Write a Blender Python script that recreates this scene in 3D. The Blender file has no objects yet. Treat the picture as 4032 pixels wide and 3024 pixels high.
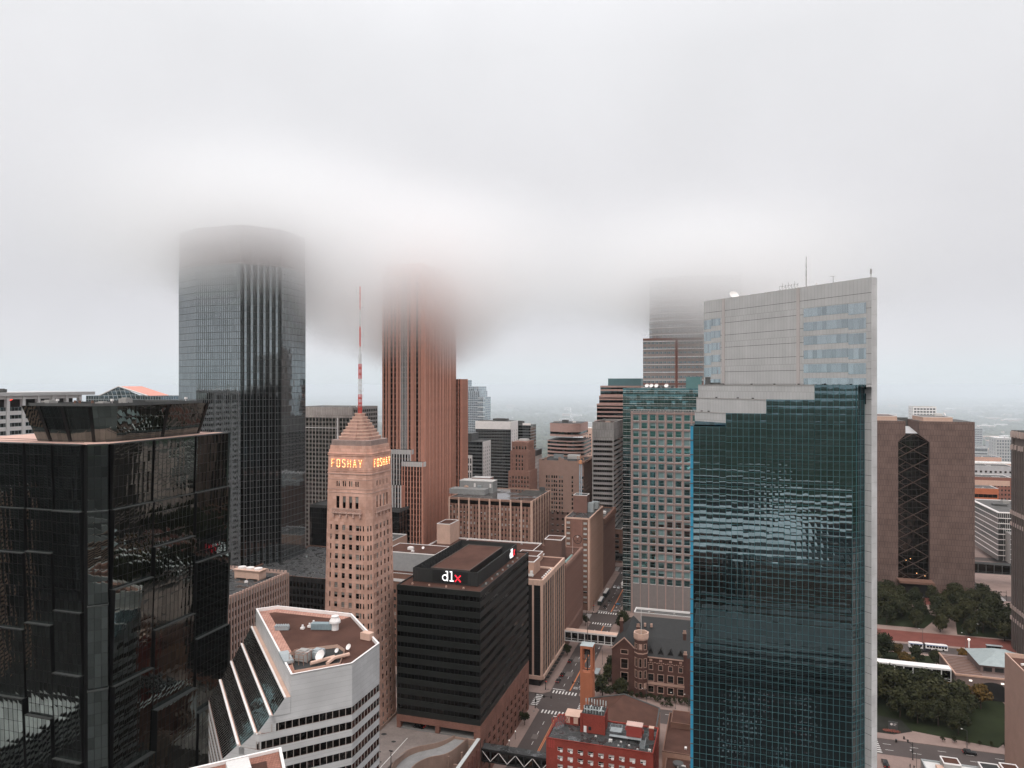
import bpy, math, random
from mathutils import Vector, Matrix
random.seed(7)
sc = bpy.context.scene
COL = sc.collection
# ---------------------------------------------------------------- camera, sky, sun, exposure
F = 710.0; H = 148.0; TH = math.radians(17.1); S = math.sin(TH); C = math.cos(TH)
cd = bpy.data.cameras.new("camera"); cam = bpy.data.objects.new("camera", cd); COL.objects.link(cam)
cam.location = (0, 0, H); cam.rotation_euler = (math.pi/2, 0, 0)
cd.sensor_width = 36; cd.lens = 36*F/1024; cd.clip_start = 1; cd.clip_end = 60000
sc.camera = cam
sc.view_settings.view_transform = 'Standard'; sc.view_settings.look = 'None'
sc.view_settings.exposure = 0.12; sc.view_settings.gamma = 1.0; sc.view_settings.use_curve_mapping = False
SUN_EL = math.radians(52); SUN_AZ = math.radians(205)   # soft light from behind and left of the camera
w = bpy.data.worlds.new("World"); sc.world = w; w.use_nodes = True
nt = w.node_tree; nt.nodes.clear()
def N(t, **kw):
    n = nt.nodes.new(t)
    for k, v in kw.items(): setattr(n, k, v)
    return n
def L(a, b): nt.links.new(a, b)
tc = N('ShaderNodeTexCoord'); sep = N('ShaderNodeSeparateXYZ'); L(tc.outputs['Generated'], sep.inputs[0])
mr = N('ShaderNodeMapRange'); L(sep.outputs['Z'], mr.inputs[0]); mr.inputs[1].default_value = -1; mr.inputs[2].default_value = 1
rp = N('ShaderNodeValToRGB'); L(mr.outputs[0], rp.inputs[0])
def zz(s): return (s+1)/2
stops = [(-1, (.30, .30, .30)), (-.02, (.60, .66, .71)), (.012, (.69, .75, .79)), (.05, (.70, .71, .745)), (.13, (.66, .658, .70)),
         (.27, (.72, .72, .75)), (.42, (.78, .785, .81)), (.60, (1.05, 1.055, 1.09)), (1, (2.05, 2.07, 2.15))]
el = rp.color_ramp.elements
el[0].position = zz(stops[0][0]); el[0].color = (*stops[0][1], 1)
el[1].position = 1; el[1].color = (*stops[-1][1], 1)
for z_, c_ in stops[1:-1]:
    e_ = el.new(zz(z_)); e_.color = (*c_, 1)
sky = N('ShaderNodeTexSky', sky_type='NISHITA', sun_disc=False, sun_elevation=SUN_EL, sun_rotation=SUN_AZ)
hs = N('ShaderNodeHueSaturation'); L(sky.outputs[0], hs.inputs['Color']); hs.inputs['Saturation'].default_value = .12; hs.inputs['Value'].default_value = .1
nz = N('ShaderNodeTexNoise'); nz.inputs['Scale'].default_value = 3.2; nz.inputs['Detail'].default_value = 7; L(tc.outputs['Generated'], nz.inputs['Vector'])
nm = N('ShaderNodeMapRange'); L(nz.outputs[0], nm.inputs[0]); nm.inputs[1].default_value = .3; nm.inputs[2].default_value = .7; nm.inputs[3].default_value = .93; nm.inputs[4].default_value = 1.05
mul = N('ShaderNodeMixRGB', blend_type='MULTIPLY'); mul.inputs[0].default_value = 1; L(rp.outputs[0], mul.inputs[1]); L(nm.outputs[0], mul.inputs[2])
mx = N('ShaderNodeMixRGB'); mx.inputs[0].default_value = .06; L(mul.outputs[0], mx.inputs[1]); L(hs.outputs[0], mx.inputs[2])
bg = N('ShaderNodeBackground'); L(mx.outputs[0], bg.inputs[0]); bg.inputs[1].default_value = 1.0
wo = N('ShaderNodeOutputWorld'); L(bg.outputs[0], wo.inputs[0])
sd = bpy.data.lights.new("sun", 'SUN'); sd.energy = 1.5; sd.angle = math.radians(40); sd.color = (1, .92, .84)
sun = bpy.data.objects.new("sun", sd); COL.objects.link(sun)
sun.rotation_euler = (math.pi/2-SUN_EL, 0, math.radians(-25)); sun.location = (0, -50, 300)
cy = sc.cycles
cy.max_bounces = 24; cy.diffuse_bounces = 3; cy.glossy_bounces = 4; cy.transmission_bounces = 2; cy.volume_bounces = 22; cy.transparent_max_bounces = 6
cy.use_denoising = True
try: cy.denoising_input_passes = 'RGB_ALBEDO_NORMAL'
except Exception: pass
cy.caustics_reflective = False; cy.caustics_refractive = False; cy.sample_clamp_indirect = 6

# ---------------------------------------------------------------- street grid helpers (u away along the avenues, w across to the right)
def XY(u, w): return (u*S+w*C, u*C-w*S)
def wx(px, u): r = (px-512)/F; return (r*u*C-u*S)/(C+r*S)
def ux(px, w): r = (px-512)/F; return (-w*C-r*w*S)/(S-r*C)
def zy(py, u, w): return H-(py-384)/F*(u*C-w*S)

# ---------------------------------------------------------------- mesh collector
class MB:
    def __init__(self): self.v = []; self.f = []; self.m = []; self.uv = []; self.has_uv = False
    def face(self, pts, m=0, uv=None):
        i = len(self.v); self.v += [tuple(p) for p in pts]; self.f.append(tuple(range(i, i+len(pts)))); self.m.append(m)
        self.uv.append(uv)
        if uv: self.has_uv = True
    def box(self, x0, x1, y0, y1, z0, z1, m=0, bottom=True):
        p = [(x0,y0,z0),(x1,y0,z0),(x1,y1,z0),(x0,y1,z0),(x0,y0,z1),(x1,y0,z1),(x1,y1,z1),(x0,y1,z1)]
        for q in ((0,1,5,4),(1,2,6,5),(2,3,7,6),(3,0,4,7),(4,5,6,7))+(((3,2,1,0),) if bottom else ()):
            self.face([p[k] for k in q], m)
    def prism(self, pts, z0, z1, m=0, mt=None, bottom=False, top=True, pts1=None):
        q = pts1 or pts; n = len(pts)
        for i in range(n):
            a, b = pts[i], pts[(i+1) % n]; a1, b1 = q[i], q[(i+1) % n]
            self.face([(a[0],a[1],z0),(b[0],b[1],z0),(b1[0],b1[1],z1),(a1[0],a1[1],z1)], m)
        if top: self.face([(p[0],p[1],z1) for p in q], m if mt is None else mt)
        if bottom: self.face([(p[0],p[1],z0) for p in reversed(pts)], m)
    def tube(self, p0, p1, r, n=8, r1=None, m=0, caps=True):
        p0 = Vector(p0); p1 = Vector(p1); d = (p1-p0)
        if d.length < 1e-6: return
        d.normalize(); r1 = r if r1 is None else r1
        a = d.orthogonal().normalized(); b = d.cross(a)
        A = []; B = []
        for k in range(n):
            t = 2*math.pi*k/n; o = a*math.cos(t)+b*math.sin(t)
            A.append(p0+o*r); B.append(p1+o*r1)
        for k in range(n):
            j = (k+1) % n
            self.face([A[k], A[j], B[j], B[k]], m)
        if caps:
            self.face(list(reversed(A)), m); self.face(B, m)
    def wbox(self, fr, s0, s1, z0, z1, t0, t1, m=0):
        P = fr.pt
        a = [P(s0,z0,t1),P(s1,z0,t1),P(s1,z1,t1),P(s0,z1,t1)]; b = [P(s0,z0,t0),P(s1,z0,t0),P(s1,z1,t0),P(s0,z1,t0)]
        self.face(a, m); self.face([a[1],b[1],b[2],a[2]], m); self.face([b[0],a[0],a[3],b[3]], m)
        self.face([a[3],a[2],b[2],b[3]], m); self.face([b[0],b[1],a[1],a[0]], m)
    def wquad(self, fr, s0, s1, z0, z1, t=0, m=0, uv=None):
        P = fr.pt; self.face([P(s0,z0,t),P(s1,z0,t),P(s1,z1,t),P(s0,z1,t)], m, uv)
    def mesh(self, name, mats):
        me = bpy.data.meshes.new(name); me.from_pydata(self.v, [], self.f)
        for x in mats: me.materials.append(x)
        if len(mats) > 1: me.polygons.foreach_set('material_index', self.m)
        if self.has_uv:
            l = me.uv_layers.new(name='uv'); buf = []
            for f, u in zip(self.f, self.uv):
                for k in range(len(f)):
                    buf += list(u[k]) if u else [0.0, 0.0]
            l.data.foreach_set('uv', buf)
        me.update(); return me
    def build(self, name, mats, parent=None, loc=(0,0,0), rot=0, kind=None, label=None, smooth=False):
        if not self.f: return None
        if not isinstance(mats, (list, tuple)): mats = [mats]
        me = self.mesh(name, mats)
        if smooth:
            me.polygons.foreach_set('use_smooth', [True]*len(me.polygons))
        return link(me, name, parent, loc, rot, kind, label)
def link(me, name, parent=None, loc=(0,0,0), rot=0, kind=None, label=None):
    o = bpy.data.objects.new(name, me); COL.objects.link(o); o.parent = parent; o.location = loc; o.rotation_euler = (0,0,rot)
    if kind: o['kind'] = kind
    if label: o['label'] = label
    return o
class Fr:   # a wall from a to b, outside on its right-hand side
    def __init__(s, a, b):
        s.a = Vector(a[:2]); s.b = Vector(b[:2]); s.L = (s.b-s.a).length; s.d = (s.b-s.a)/s.L; s.n = Vector((s.d.y, -s.d.x)); s.ang = math.atan2(s.d.y, s.d.x)
    def pt(s, x, z, t=0):
        q = s.a+s.d*x+s.n*t; return (q.x, q.y, z)
def thing(name, label, cat, u, w, z=0, group=None, rot=None):
    o = bpy.data.objects.new(name, None); COL.objects.link(o); x, y = XY(u, w)
    o.location = (x, y, z); o.rotation_euler = (0,0,-TH if rot is None else rot); o.empty_display_size = 1
    o['label'] = label; o['category'] = cat
    if group: o['group'] = group
    return o
def tag(o, label, cat, group=None):
    o['label'] = label; o['category'] = cat
    if group: o['group'] = group
    return o
def copy_tree(o, parent=None):
    c = o.copy(); COL.objects.link(c)
    if parent: c.parent = parent
    for ch in list(o.children): copy_tree(ch, c)
    return c
def clip(poly, a, b, c):   # keep a*x+b*y >= c
    out = []
    for i in range(len(poly)):
        p, q = poly[i], poly[(i+1) % len(poly)]; fp = a*p[0]+b*p[1]-c; fq = a*q[0]+b*q[1]-c
        if fp >= 0: out.append(p)
        if (fp >= 0) != (fq >= 0):
            t = fp/(fp-fq); out.append((p[0]+(q[0]-p[0])*t, p[1]+(q[1]-p[1])*t))
    return out

# ---------------------------------------------------------------- materials
def newmat(name):
    m = bpy.data.materials.new(name); m.use_nodes = True; t = m.node_tree; b = t.nodes['Principled BSDF']; return m, t, b
def M(name, col, rough=.85, var=.16, scale=.25, fine=3.0, streak=0, spec=.25, bump=0, metal=0, emit=0, obj_var=0):
    m, t, b = newmat(name); ln = t.links.new; nn = t.nodes.new
    tc = nn('ShaderNodeTexCoord')
    n1 = nn('ShaderNodeTexNoise'); n1.inputs['Scale'].default_value = scale; n1.inputs['Detail'].default_value = 5
    ln(tc.outputs['Object'], n1.inputs['Vector'])
    n2 = nn('ShaderNodeTexNoise'); n2.inputs['Scale'].default_value = fine; n2.inputs['Detail'].default_value = 2; ln(tc.outputs['Object'], n2.inputs['Vector'])
    ad = nn('ShaderNodeMath'); ad.operation = 'MULTIPLY_ADD'; ln(n2.outputs[0], ad.inputs[0]); ad.inputs[1].default_value = .45; ln(n1.outputs[0], ad.inputs[2])
    last = ad.outputs[0]
    if streak:
        mp = nn('ShaderNodeMapping'); mp.inputs['Scale'].default_value = (1.3, 1.3, .05); ln(tc.outputs['Object'], mp.inputs[0])
        n3 = nn('ShaderNodeTexNoise'); n3.inputs['Scale'].default_value = 1; n3.inputs['Detail'].default_value = 3; ln(mp.outputs[0], n3.inputs['Vector'])
        a2 = nn('ShaderNodeMath'); a2.operation = 'MULTIPLY_ADD'; ln(n3.outputs[0], a2.inputs[0]); a2.inputs[1].default_value = streak; ln(last, a2.inputs[2]); last = a2.outputs[0]
    r = nn('ShaderNodeMapRange'); ln(last, r.inputs[0]); r.inputs[1].default_value = .4+.25*streak; r.inputs[2].default_value = 1.05+.75*streak
    r.inputs[3].default_value = 1-var; r.inputs[4].default_value = 1+var
    mu = nn('ShaderNodeMixRGB'); mu.blend_type = 'MULTIPLY'; mu.inputs[0].default_value = 1; mu.inputs[1].default_value = (*col, 1); ln(r.outputs[0], mu.inputs[2])
    out = mu.outputs[0]
    if obj_var:
        oi = nn('ShaderNodeObjectInfo'); r2 = nn('ShaderNodeMapRange'); ln(oi.outputs['Random'], r2.inputs[0]); r2.inputs[3].default_value = 1-obj_var; r2.inputs[4].default_value = 1+obj_var
        m2 = nn('ShaderNodeMixRGB'); m2.blend_type = 'MULTIPLY'; m2.inputs[0].default_value = 1; ln(out, m2.inputs[1]); ln(r2.outputs[0], m2.inputs[2]); out = m2.outputs[0]
    ln(out, b.inputs['Base Color']); b.inputs['Roughness'].default_value = rough; b.inputs['Specular IOR Level'].default_value = spec; b.inputs['Metallic'].default_value = metal
    if bump:
        bp = nn('ShaderNodeBump'); bp.inputs['Strength'].default_value = bump; bp.inputs['Distance'].default_value = .1; ln(n2.outputs[0], bp.inputs['Height']); ln(bp.outputs[0], b.inputs['Normal'])
    if emit:
        b.inputs['Emission Color'].default_value = (*col, 1); b.inputs['Emission Strength'].default_value = emit
    return m
def BR(name, c1, c2, mortar, bw=.6, bh=.2, ms=.02, rough=.9, axis='z', bv=.17):   # brick, stone block or panel courses; pattern size in metres
    m, t, b = newmat(name); ln = t.links.new; nn = t.nodes.new
    tc = nn('ShaderNodeTexCoord'); sp = nn('ShaderNodeSeparateXYZ'); ln(tc.outputs['Object'], sp.inputs[0])
    cb = nn('ShaderNodeCombineXYZ')
    if axis in 'zd':
        ad = nn('ShaderNodeMath'); ad.operation = 'SUBTRACT' if axis == 'd' else 'ADD'; ln(sp.outputs[0], ad.inputs[0]); ln(sp.outputs[1], ad.inputs[1]); ln(ad.outputs[0], cb.inputs[0]); ln(sp.outputs[2], cb.inputs[1])
    else:
        ln(sp.outputs[0], cb.inputs[0]); ln(sp.outputs[1], cb.inputs[1])
    k = nn('ShaderNodeTexBrick'); ln(cb.outputs[0], k.inputs['Vector']); k.inputs['Color1'].default_value = (*c1, 1); k.inputs['Color2'].default_value = (*c2, 1); k.inputs['Mortar'].default_value = (*mortar, 1)
    k.inputs['Scale'].default_value = 1; k.inputs['Brick Width'].default_value = bw; k.inputs['Row Height'].default_value = bh; k.inputs['Mortar Size'].default_value = ms; k.inputs['Bias'].default_value = 0
    n1 = nn('ShaderNodeTexNoise'); n1.inputs['Scale'].default_value = .18; n1.inputs['Detail'].default_value = 6; ln(tc.outputs['Object'], n1.inputs['Vector'])
    r = nn('ShaderNodeMapRange'); ln(n1.outputs[0], r.inputs[0]); r.inputs[1].default_value = .3; r.inputs[2].default_value = .7; r.inputs[3].default_value = 1-bv; r.inputs[4].default_value = 1+bv
    mu = nn('ShaderNodeMixRGB'); mu.blend_type = 'MULTIPLY'; mu.inputs[0].default_value = 1; ln(k.outputs[0], mu.inputs[1]); ln(r.outputs[0], mu.inputs[2]); ln(mu.outputs[0], b.inputs['Base Color'])
    b.inputs['Roughness'].default_value = rough; b.inputs['Specular IOR Level'].default_value = .2
    return m
def GL(name, f0, wob=.02, rnd=.012, pil=.03, rough=.02, line=None, lx=.06, ly=.05, nscale=1.5, dark=.35):
    """mirror-like curtain wall glass; the UVs count panes, each pane is bowed and set at its own slight tilt; line = frame colour"""
    m, t, b = newmat(name); ln = t.links.new; nn = t.nodes.new
    def mth(op, a, c=None, d=None):
        n = nn('ShaderNodeMath'); n.operation = op
        for i, x in enumerate((a, c, d)):
            if x is None: continue
            if isinstance(x, (int, float)): n.inputs[i].default_value = x
            else: ln(x, n.inputs[i])
        return n.outputs[0]
    uv = nn('ShaderNodeUVMap'); sp = nn('ShaderNodeSeparateXYZ'); ln(uv.outputs[0], sp.inputs[0])
    fx = mth('FRACT', sp.outputs[0]); fy = mth('FRACT', sp.outputs[1])
    fl = nn('ShaderNodeVectorMath'); fl.operation = 'FLOOR'; ln(uv.outputs[0], fl.inputs[0])
    wn = nn('ShaderNodeTexWhiteNoise'); wn.noise_dimensions = '2D'; ln(fl.outputs[0], wn.inputs['Vector'])
    ws = nn('ShaderNodeSeparateXYZ'); ln(wn.outputs['Color'], ws.inputs[0])
    no = nn('ShaderNodeTexNoise'); no.inputs['Scale'].default_value = nscale; no.inputs['Detail'].default_value = 1.5; ln(uv.outputs[0], no.inputs['Vector'])
    ns = nn('ShaderNodeSeparateXYZ'); ln(no.outputs['Color'], ns.inputs[0])
    def tilt(f, r, n):
        a = mth('MULTIPLY_ADD', f, pil, -pil/2); a = mth('ADD', a, mth('MULTIPLY_ADD', r, rnd, -rnd/2)); return mth('ADD', a, mth('MULTIPLY_ADD', n, wob*2, -wob))
    ax = tilt(fx, ws.outputs[0], ns.outputs[0]); ay = tilt(fy, ws.outputs[1], ns.outputs[1])
    ge = nn('ShaderNodeNewGeometry'); cr = nn('ShaderNodeVectorMath'); cr.operation = 'CROSS_PRODUCT'; cr.inputs[0].default_value = (0,0,1); ln(ge.outputs['Normal'], cr.inputs[1])
    s1 = nn('ShaderNodeVectorMath'); s1.operation = 'SCALE'; ln(cr.outputs[0], s1.inputs[0]); ln(ax, s1.inputs['Scale'])
    cz = nn('ShaderNodeCombineXYZ'); ln(ay, cz.inputs[2])
    a1 = nn('ShaderNodeVectorMath'); a1.operation = 'ADD'; ln(ge.outputs['Normal'], a1.inputs[0]); ln(s1.outputs[0], a1.inputs[1])
    a2 = nn('ShaderNodeVectorMath'); a2.operation = 'ADD'; ln(a1.outputs[0], a2.inputs[0]); ln(cz.outputs[0], a2.inputs[1])
    nrm = nn('ShaderNodeVectorMath'); nrm.operation = 'NORMALIZE'; ln(a2.outputs[0], nrm.inputs[0]); ln(nrm.outputs[0], b.inputs['Normal'])
    b.inputs['Metallic'].default_value = 1
    rr = mth('MULTIPLY_ADD', ws.outputs[2], dark, 1-dark*.5)
    mu = nn('ShaderNodeMixRGB'); mu.blend_type = 'MULTIPLY'; mu.inputs[0].default_value = 1; mu.inputs[1].default_value = (*f0, 1); ln(rr, mu.inputs[2])
    col = mu.outputs[0]; b.inputs['Roughness'].default_value = rough
    if line:
        e = mth('MAXIMUM', mth('GREATER_THAN', mth('ABSOLUTE', mth('SUBTRACT', fx, .5)), .5-lx/2), mth('GREATER_THAN', mth('ABSOLUTE', mth('SUBTRACT', fy, .5)), .5-ly/2))
        mm = nn('ShaderNodeMixRGB'); ln(e, mm.inputs[0]); ln(col, mm.inputs[1]); mm.inputs[2].default_value = (*line, 1); col = mm.outputs[0]
        ln(mth('SUBTRACT', 1, e), b.inputs['Metallic']); ln(mth('MULTIPLY_ADD', e, .5, rough), b.inputs['Roughness'])
    ln(col, b.inputs['Base Color'])
    return m
def WET(name, col, wet=.5, scale=.12):   # flat roof with standing rain water
    m, t, b = newmat(name); ln = t.links.new; nn = t.nodes.new
    tc = nn('ShaderNodeTexCoord'); n1 = nn('ShaderNodeTexNoise'); n1.inputs['Scale'].default_value = scale; n1.inputs['Detail'].default_value = 6; ln(tc.outputs['Object'], n1.inputs['Vector'])
    n2 = nn('ShaderNodeTexNoise'); n2.inputs['Scale'].default_value = 1.2; n2.inputs['Detail'].default_value = 4; ln(tc.outputs['Object'], n2.inputs['Vector'])
    r = nn('ShaderNodeMapRange'); ln(n1.outputs[0], r.inputs[0]); r.inputs[1].default_value = wet-.06; r.inputs[2].default_value = wet+.04; r.inputs[3].default_value = .9; r.inputs[4].default_value = .02
    ln(r.outputs[0], b.inputs['Roughness'])
    r2 = nn('ShaderNodeMapRange'); ln(n2.outputs[0], r2.inputs[0]); r2.inputs[1].default_value = .3; r2.inputs[2].default_value = .7; r2.inputs[3].default_value = .65; r2.inputs[4].default_value = 1.3
    mu = nn('ShaderNodeMixRGB'); mu.blend_type = 'MULTIPLY'; mu.inputs[0].default_value = 1; mu.inputs[1].default_value = (*col, 1); ln(r2.outputs[0], mu.inputs[2]); ln(mu.outputs[0], b.inputs['Base Color'])
    b.inputs['Specular IOR Level'].default_value = .6
    return m
def EM(name, col, s):
    m, t, b = newmat(name); b.inputs['Base Color'].default_value = (*col, 1); b.inputs['Emission Color'].default_value = (*col, 1); b.inputs['Emission Strength'].default_value = s; return m

m_lime = BR('limestone', (.54,.31,.235), (.66,.405,.32), (.44,.27,.205), 1.6, 1.2, .02)
m_lime2 = M('carved_limestone', (.52,.345,.285), .85, .2, .5, 2, .3)
m_dlx_sp = M('dark_spandrel', (.0125,.014,.0125), .45, .2, .1, 2, 0, .4)
m_dlx_gl = GL('black_window_glass', (.022,.021,.02), .01, .02, .01, .03, (.012,.012,.012), .05, .02, 1.5, .8)
m_brick = BR('podium_brick', (.21,.10,.075), (.26,.125,.095), (.16,.09,.07), .6, .25, .02)
m_roof_br = M('brown_roof_gravel', (.085,.043,.033), .95, .35, .15, 6, 0, .1, .3)
m_roof_gr = M('grey_roof', (.10,.096,.092), .9, .3, .12, 5, 0, .2)
m_roof_dk = M('dark_roof', (.035,.035,.034), .8, .4, .1, 4, 0, .3)
m_roof_wh = M('white_roof', (.62,.60,.58), .8, .15, .1, 2)
m_wet = WET('wet_roof', (.07,.06,.056), .44, .07)
m_wetd = WET('wet_dark_roof', (.04,.04,.04), .52, .3)
m_pink = M('pink_precast', (.47,.295,.225), .85, .16, .3, 2, .4)
m_pinkd = M('brown_spandrel', (.185,.10,.073), .85, .15, .3, 2)
m_pinkl = M('pale_pink_stone', (.57,.385,.305), .85, .14, .3, 2, .3)
m_white = M('white_panel', (.50,.49,.485), .7, .10, .25, 2, .25)
m_white2 = M('white_metal', (.62,.60,.59), .6, .1, .3, 2, .2)
m_cap = M('bright_coping', (.78,.74,.72), .7, .08, .4)
m_gray = M('grey_concrete', (.33,.315,.30), .85, .14, .3, 2, .4)
m_grayd = M('dark_grey_metal', (.09,.09,.088), .6, .2, .4)
m_metal = M('galvanised_metal', (.32,.35,.36), .45, .2, .5, 3, .2, .5)
m_black = M('black_metal', (.018,.018,.018), .5, .2, .4)
m_win = GL('window_glass', (.055,.058,.058), .02, .03, .02, .04, None, 0, 0, 1.5, .9)
m_frame = M('window_frame', (.10,.085,.075), .6, .1)
m_blind = M('window_blind', (.24,.22,.20), .8, .1, .5, 2, 0, .2, 0, 0, 0, .45)
m_orange = M('orange_granite', (.64,.31,.225), .6, .12, .2, 2, .2, .3)
m_teal = GL('teal_curtain_glass', (.10,.185,.19), .012, .02, .02, .03, (.05,.085,.09), .05, .03)
m_asph = M('asphalt', (.078,.060,.055), .8, .22, .06, 1.5, 0, .35)
m_walk = M('pavement_concrete', (.26,.185,.16), .9, .16, .15, 1.2)
m_line = M('road_paint', (.72,.69,.66), .8, .12, .5)
m_oline = M('orange_road_paint', (.55,.19,.08), .8, .15, .5)
m_gline = M('green_road_paint', (.30,.40,.24), .8, .15, .5)
m_grass = M('lawn_grass', (.020,.026,.011), .95, .35, .12, 3, 0, .1)
m_plaza = M('red_brick_paving', (.16,.052,.04), .9, .2, .2, 3)
m_rubber = M('tyre_rubber', (.012,.012,.012), .8)
m_red = M('red_paint', (.42,.04,.035), .5)
m_lampred = EM('red_signal_lamp', (1,.06,.03), 3)
m_tail = EM('tail_lamp', (.8,.03,.02), .5)
m_lampw = EM('street_lamp_glow', (1,.93,.85), .95)
m_warm = EM('warm_lamp', (1,.55,.22), 2.2)

# ---------------------------------------------------------------- windows and facades
win_cache = {}
def window_mesh(wd, h, kind, mats):
    key = (round(wd,2), round(h,2), kind, mats)
    if key in win_cache: return win_cache[key]
    b = MB(); a = wd/2
    b.face([(-a,0,0),(a,0,0),(a,0,h),(-a,0,h)], 0, [(0,0),(1,0),(1,1),(0,1)])
    if h > 1.2: b.box(-a, a, -.05, -.005, h*.5-.05, h*.5+.05, 1)
    b.box(-a, a, -.08, -.005, 0, .08, 1); b.box(-a, -a+.07, -.06, -.005, .08, h, 1); b.box(a-.07, a, -.06, -.005, .08, h, 1)
    if kind: 
        z = h*(1-kind); b.face([(-a+.07,-.03,z),(a-.07,-.03,z),(a-.07,-.03,h),(-a+.07,-.03,h)], 2)
    me = b.mesh('window', list(mats)); win_cache[key] = me; return me
def put_windows(root, wins, glass=None, frame=None, blind=None, limit=100, blinds=(0,0,.45,.5,1), name='window'):
    mats = (glass or m_win, frame or m_frame, blind or m_blind)
    cx, cyy = cam.location.x, cam.location.y
    mw = Matrix.Translation(root.location) @ root.rotation_euler.to_matrix().to_4x4()
    def dist(q):
        p = mw @ Vector(q[0]); return (p-cam.location).length
    wins = sorted(wins, key=dist)
    rest = MB()
    for i, (pos, ang, wd, h) in enumerate(wins):
        me = window_mesh(wd, h, random.choice(blinds), mats)
        if i < limit: link(me, name, root, pos, ang)
        else:
            R_ = Matrix.Translation(pos) @ Matrix.Rotation(ang, 4, 'Z'); off = len(rest.v)
            rest.v += [tuple(R_ @ v.co) for v in me.vertices]
            for p in me.polygons:
                rest.f.append(tuple(off+k for k in p.vertices)); rest.m.append(p.material_index); rest.uv.append([(0,0),(1,0),(1,1),(0,1)] if p.material_index == 0 else None)
            rest.has_uv = True
    if rest.f: rest.build(name, list(mats), root, kind='stuff')
def punch(mb, fr, z0, z1, cols, rows, wins, depth=.35, m=0, s0=0, s1=None):
    """wall with real openings; the glass is set back by depth and listed in wins"""
    s1 = fr.L if s1 is None else s1
    cols = sorted(cols)
    zc = z0
    for (a, b) in sorted(rows):
        if a > zc: mb.wquad(fr, s0, s1, zc, a, 0, m)
        sc_ = s0
        for (p, q) in cols:
            mb.wquad(fr, sc_, p, a, b, 0, m)
            P = fr.pt
            mb.face([P(p,a,0),P(p,a,-depth),P(p,b,-depth),P(p,b,0)][::-1], m); mb.face([P(q,a,0),P(q,a,-depth),P(q,b,-depth),P(q,b,0)], m)
            mb.face([P(p,a,-depth),P(p,a,0),P(q,a,0),P(q,a,-depth)], m); mb.face([P(p,b,0),P(p,b,-depth),P(q,b,-depth),P(q,b,0)], m)
            wins.append((fr.pt((p+q)/2, a, -depth), fr.ang, q-p, b-a))
            sc_ = q
        mb.wquad(fr, sc_, s1, a, b, 0, m); zc = b
    if z1 > zc: mb.wquad(fr, s0, s1, zc, z1, 0, m)
def even(L_, n, wd, m0=0, m1=None):
    m1 = m0 if m1 is None else m1; p = (L_-m0-m1)/n
    return [(m0+p*(i+.5)-wd/2, m0+p*(i+.5)+wd/2) for i in range(n)]
def rows_(z0, z1, fh, sill, h):
    out = []; z = z0
    while z+fh <= z1+.01: out.append((z+sill, z+sill+h)); z += fh
    return out
def rect(u0, u1, w0, w1, ou, ow): return [(w0-ow,u0-ou),(w1-ow,u0-ou),(w1-ow,u1-ou),(w0-ow,u1-ou)]
def inset(poly, d):   # offset a convex CCW polygon inwards
    n = len(poly); out = []
    for i in range(n):
        p0, p1, p2 = Vector(poly[i-1]), Vector(poly[i]), Vector(poly[(i+1) % n])
        d0 = (p1-p0).normalized(); d1 = (p2-p1).normalized(); n0 = Vector((-d0.y,d0.x)); n1 = Vector((-d1.y,d1.x))
        k = 1+n0.dot(n1); out.append(tuple(p1+(n0+n1)*(d/max(k,.2))))
    return out
def roof(root, poly, z, mat, par=1.0, th=.4, pm=None, drop=None):
    """roof deck sunk behind a parapet whose top is at z"""
    q = inset(poly, th); b = MB(); zd = z-par
    b.face([(p[0],p[1],zd) for p in q], 0); b.build('roof', mat, root)
    c = MB(); n = len(poly)
    for i in range(n):
        a, d = poly[i], poly[(i+1) % n]; a1, d1 = q[i], q[(i+1) % n]
        c.face([(a[0],a[1],z),(d[0],d[1],z),(d1[0],d1[1],z),(a1[0],a1[1],z)]); c.face([(a1[0],a1[1],z),(d1[0],d1[1],z),(d1[0],d1[1],zd),(a1[0],a1[1],zd)])
        c.face([(a[0],a[1],z-.35),(d[0],d[1],z-.35),(d[0],d[1],z),(a[0],a[1],z)])
    c.build('parapet', pm or m_cap, root)
def bands(root, edges, z0, z1, fh, sph, glass, sp, rec=.3, pitch=1.6, mul=None, top=None, offset=0):
    """one window band and one spandrel band per floor, copied up the building"""
    g = MB(); s = MB()
    for fr in edges:
        n = max(1, round(fr.L/pitch))
        g.wquad(fr, 0, fr.L, sph, fh, -rec, 0, [(0,0),(n,0),(n,1),(0,1)])
        if mul:
            for i in range(n+1):
                x = min(max(fr.L*i/n, .06), fr.L-.06); g.wbox(fr, x-.05, x+.05, sph, fh, -rec, -rec+.12, 1)
        s.wquad(fr, 0, fr.L, 0, sph, 0)
        P = fr.pt
        s.face([P(0,sph,0),P(fr.L,sph,0),P(fr.L,sph,-rec),P(0,sph,-rec)]); s.face([P(0,0,-rec),P(fr.L,0,-rec),P(fr.L,0,0),P(0,0,0)])
    gm = g.mesh('window_band', [glass]+([mul] if mul else [])); sm = s.mesh('spandrel_band', [sp])
    n = int(round((z1-z0)/fh))
    for i in range(n):
        link(gm, 'window_band', root, (0,0,z0+i*fh)); link(sm, 'spandrel_band', root, (0,0,z0+i*fh))
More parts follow.
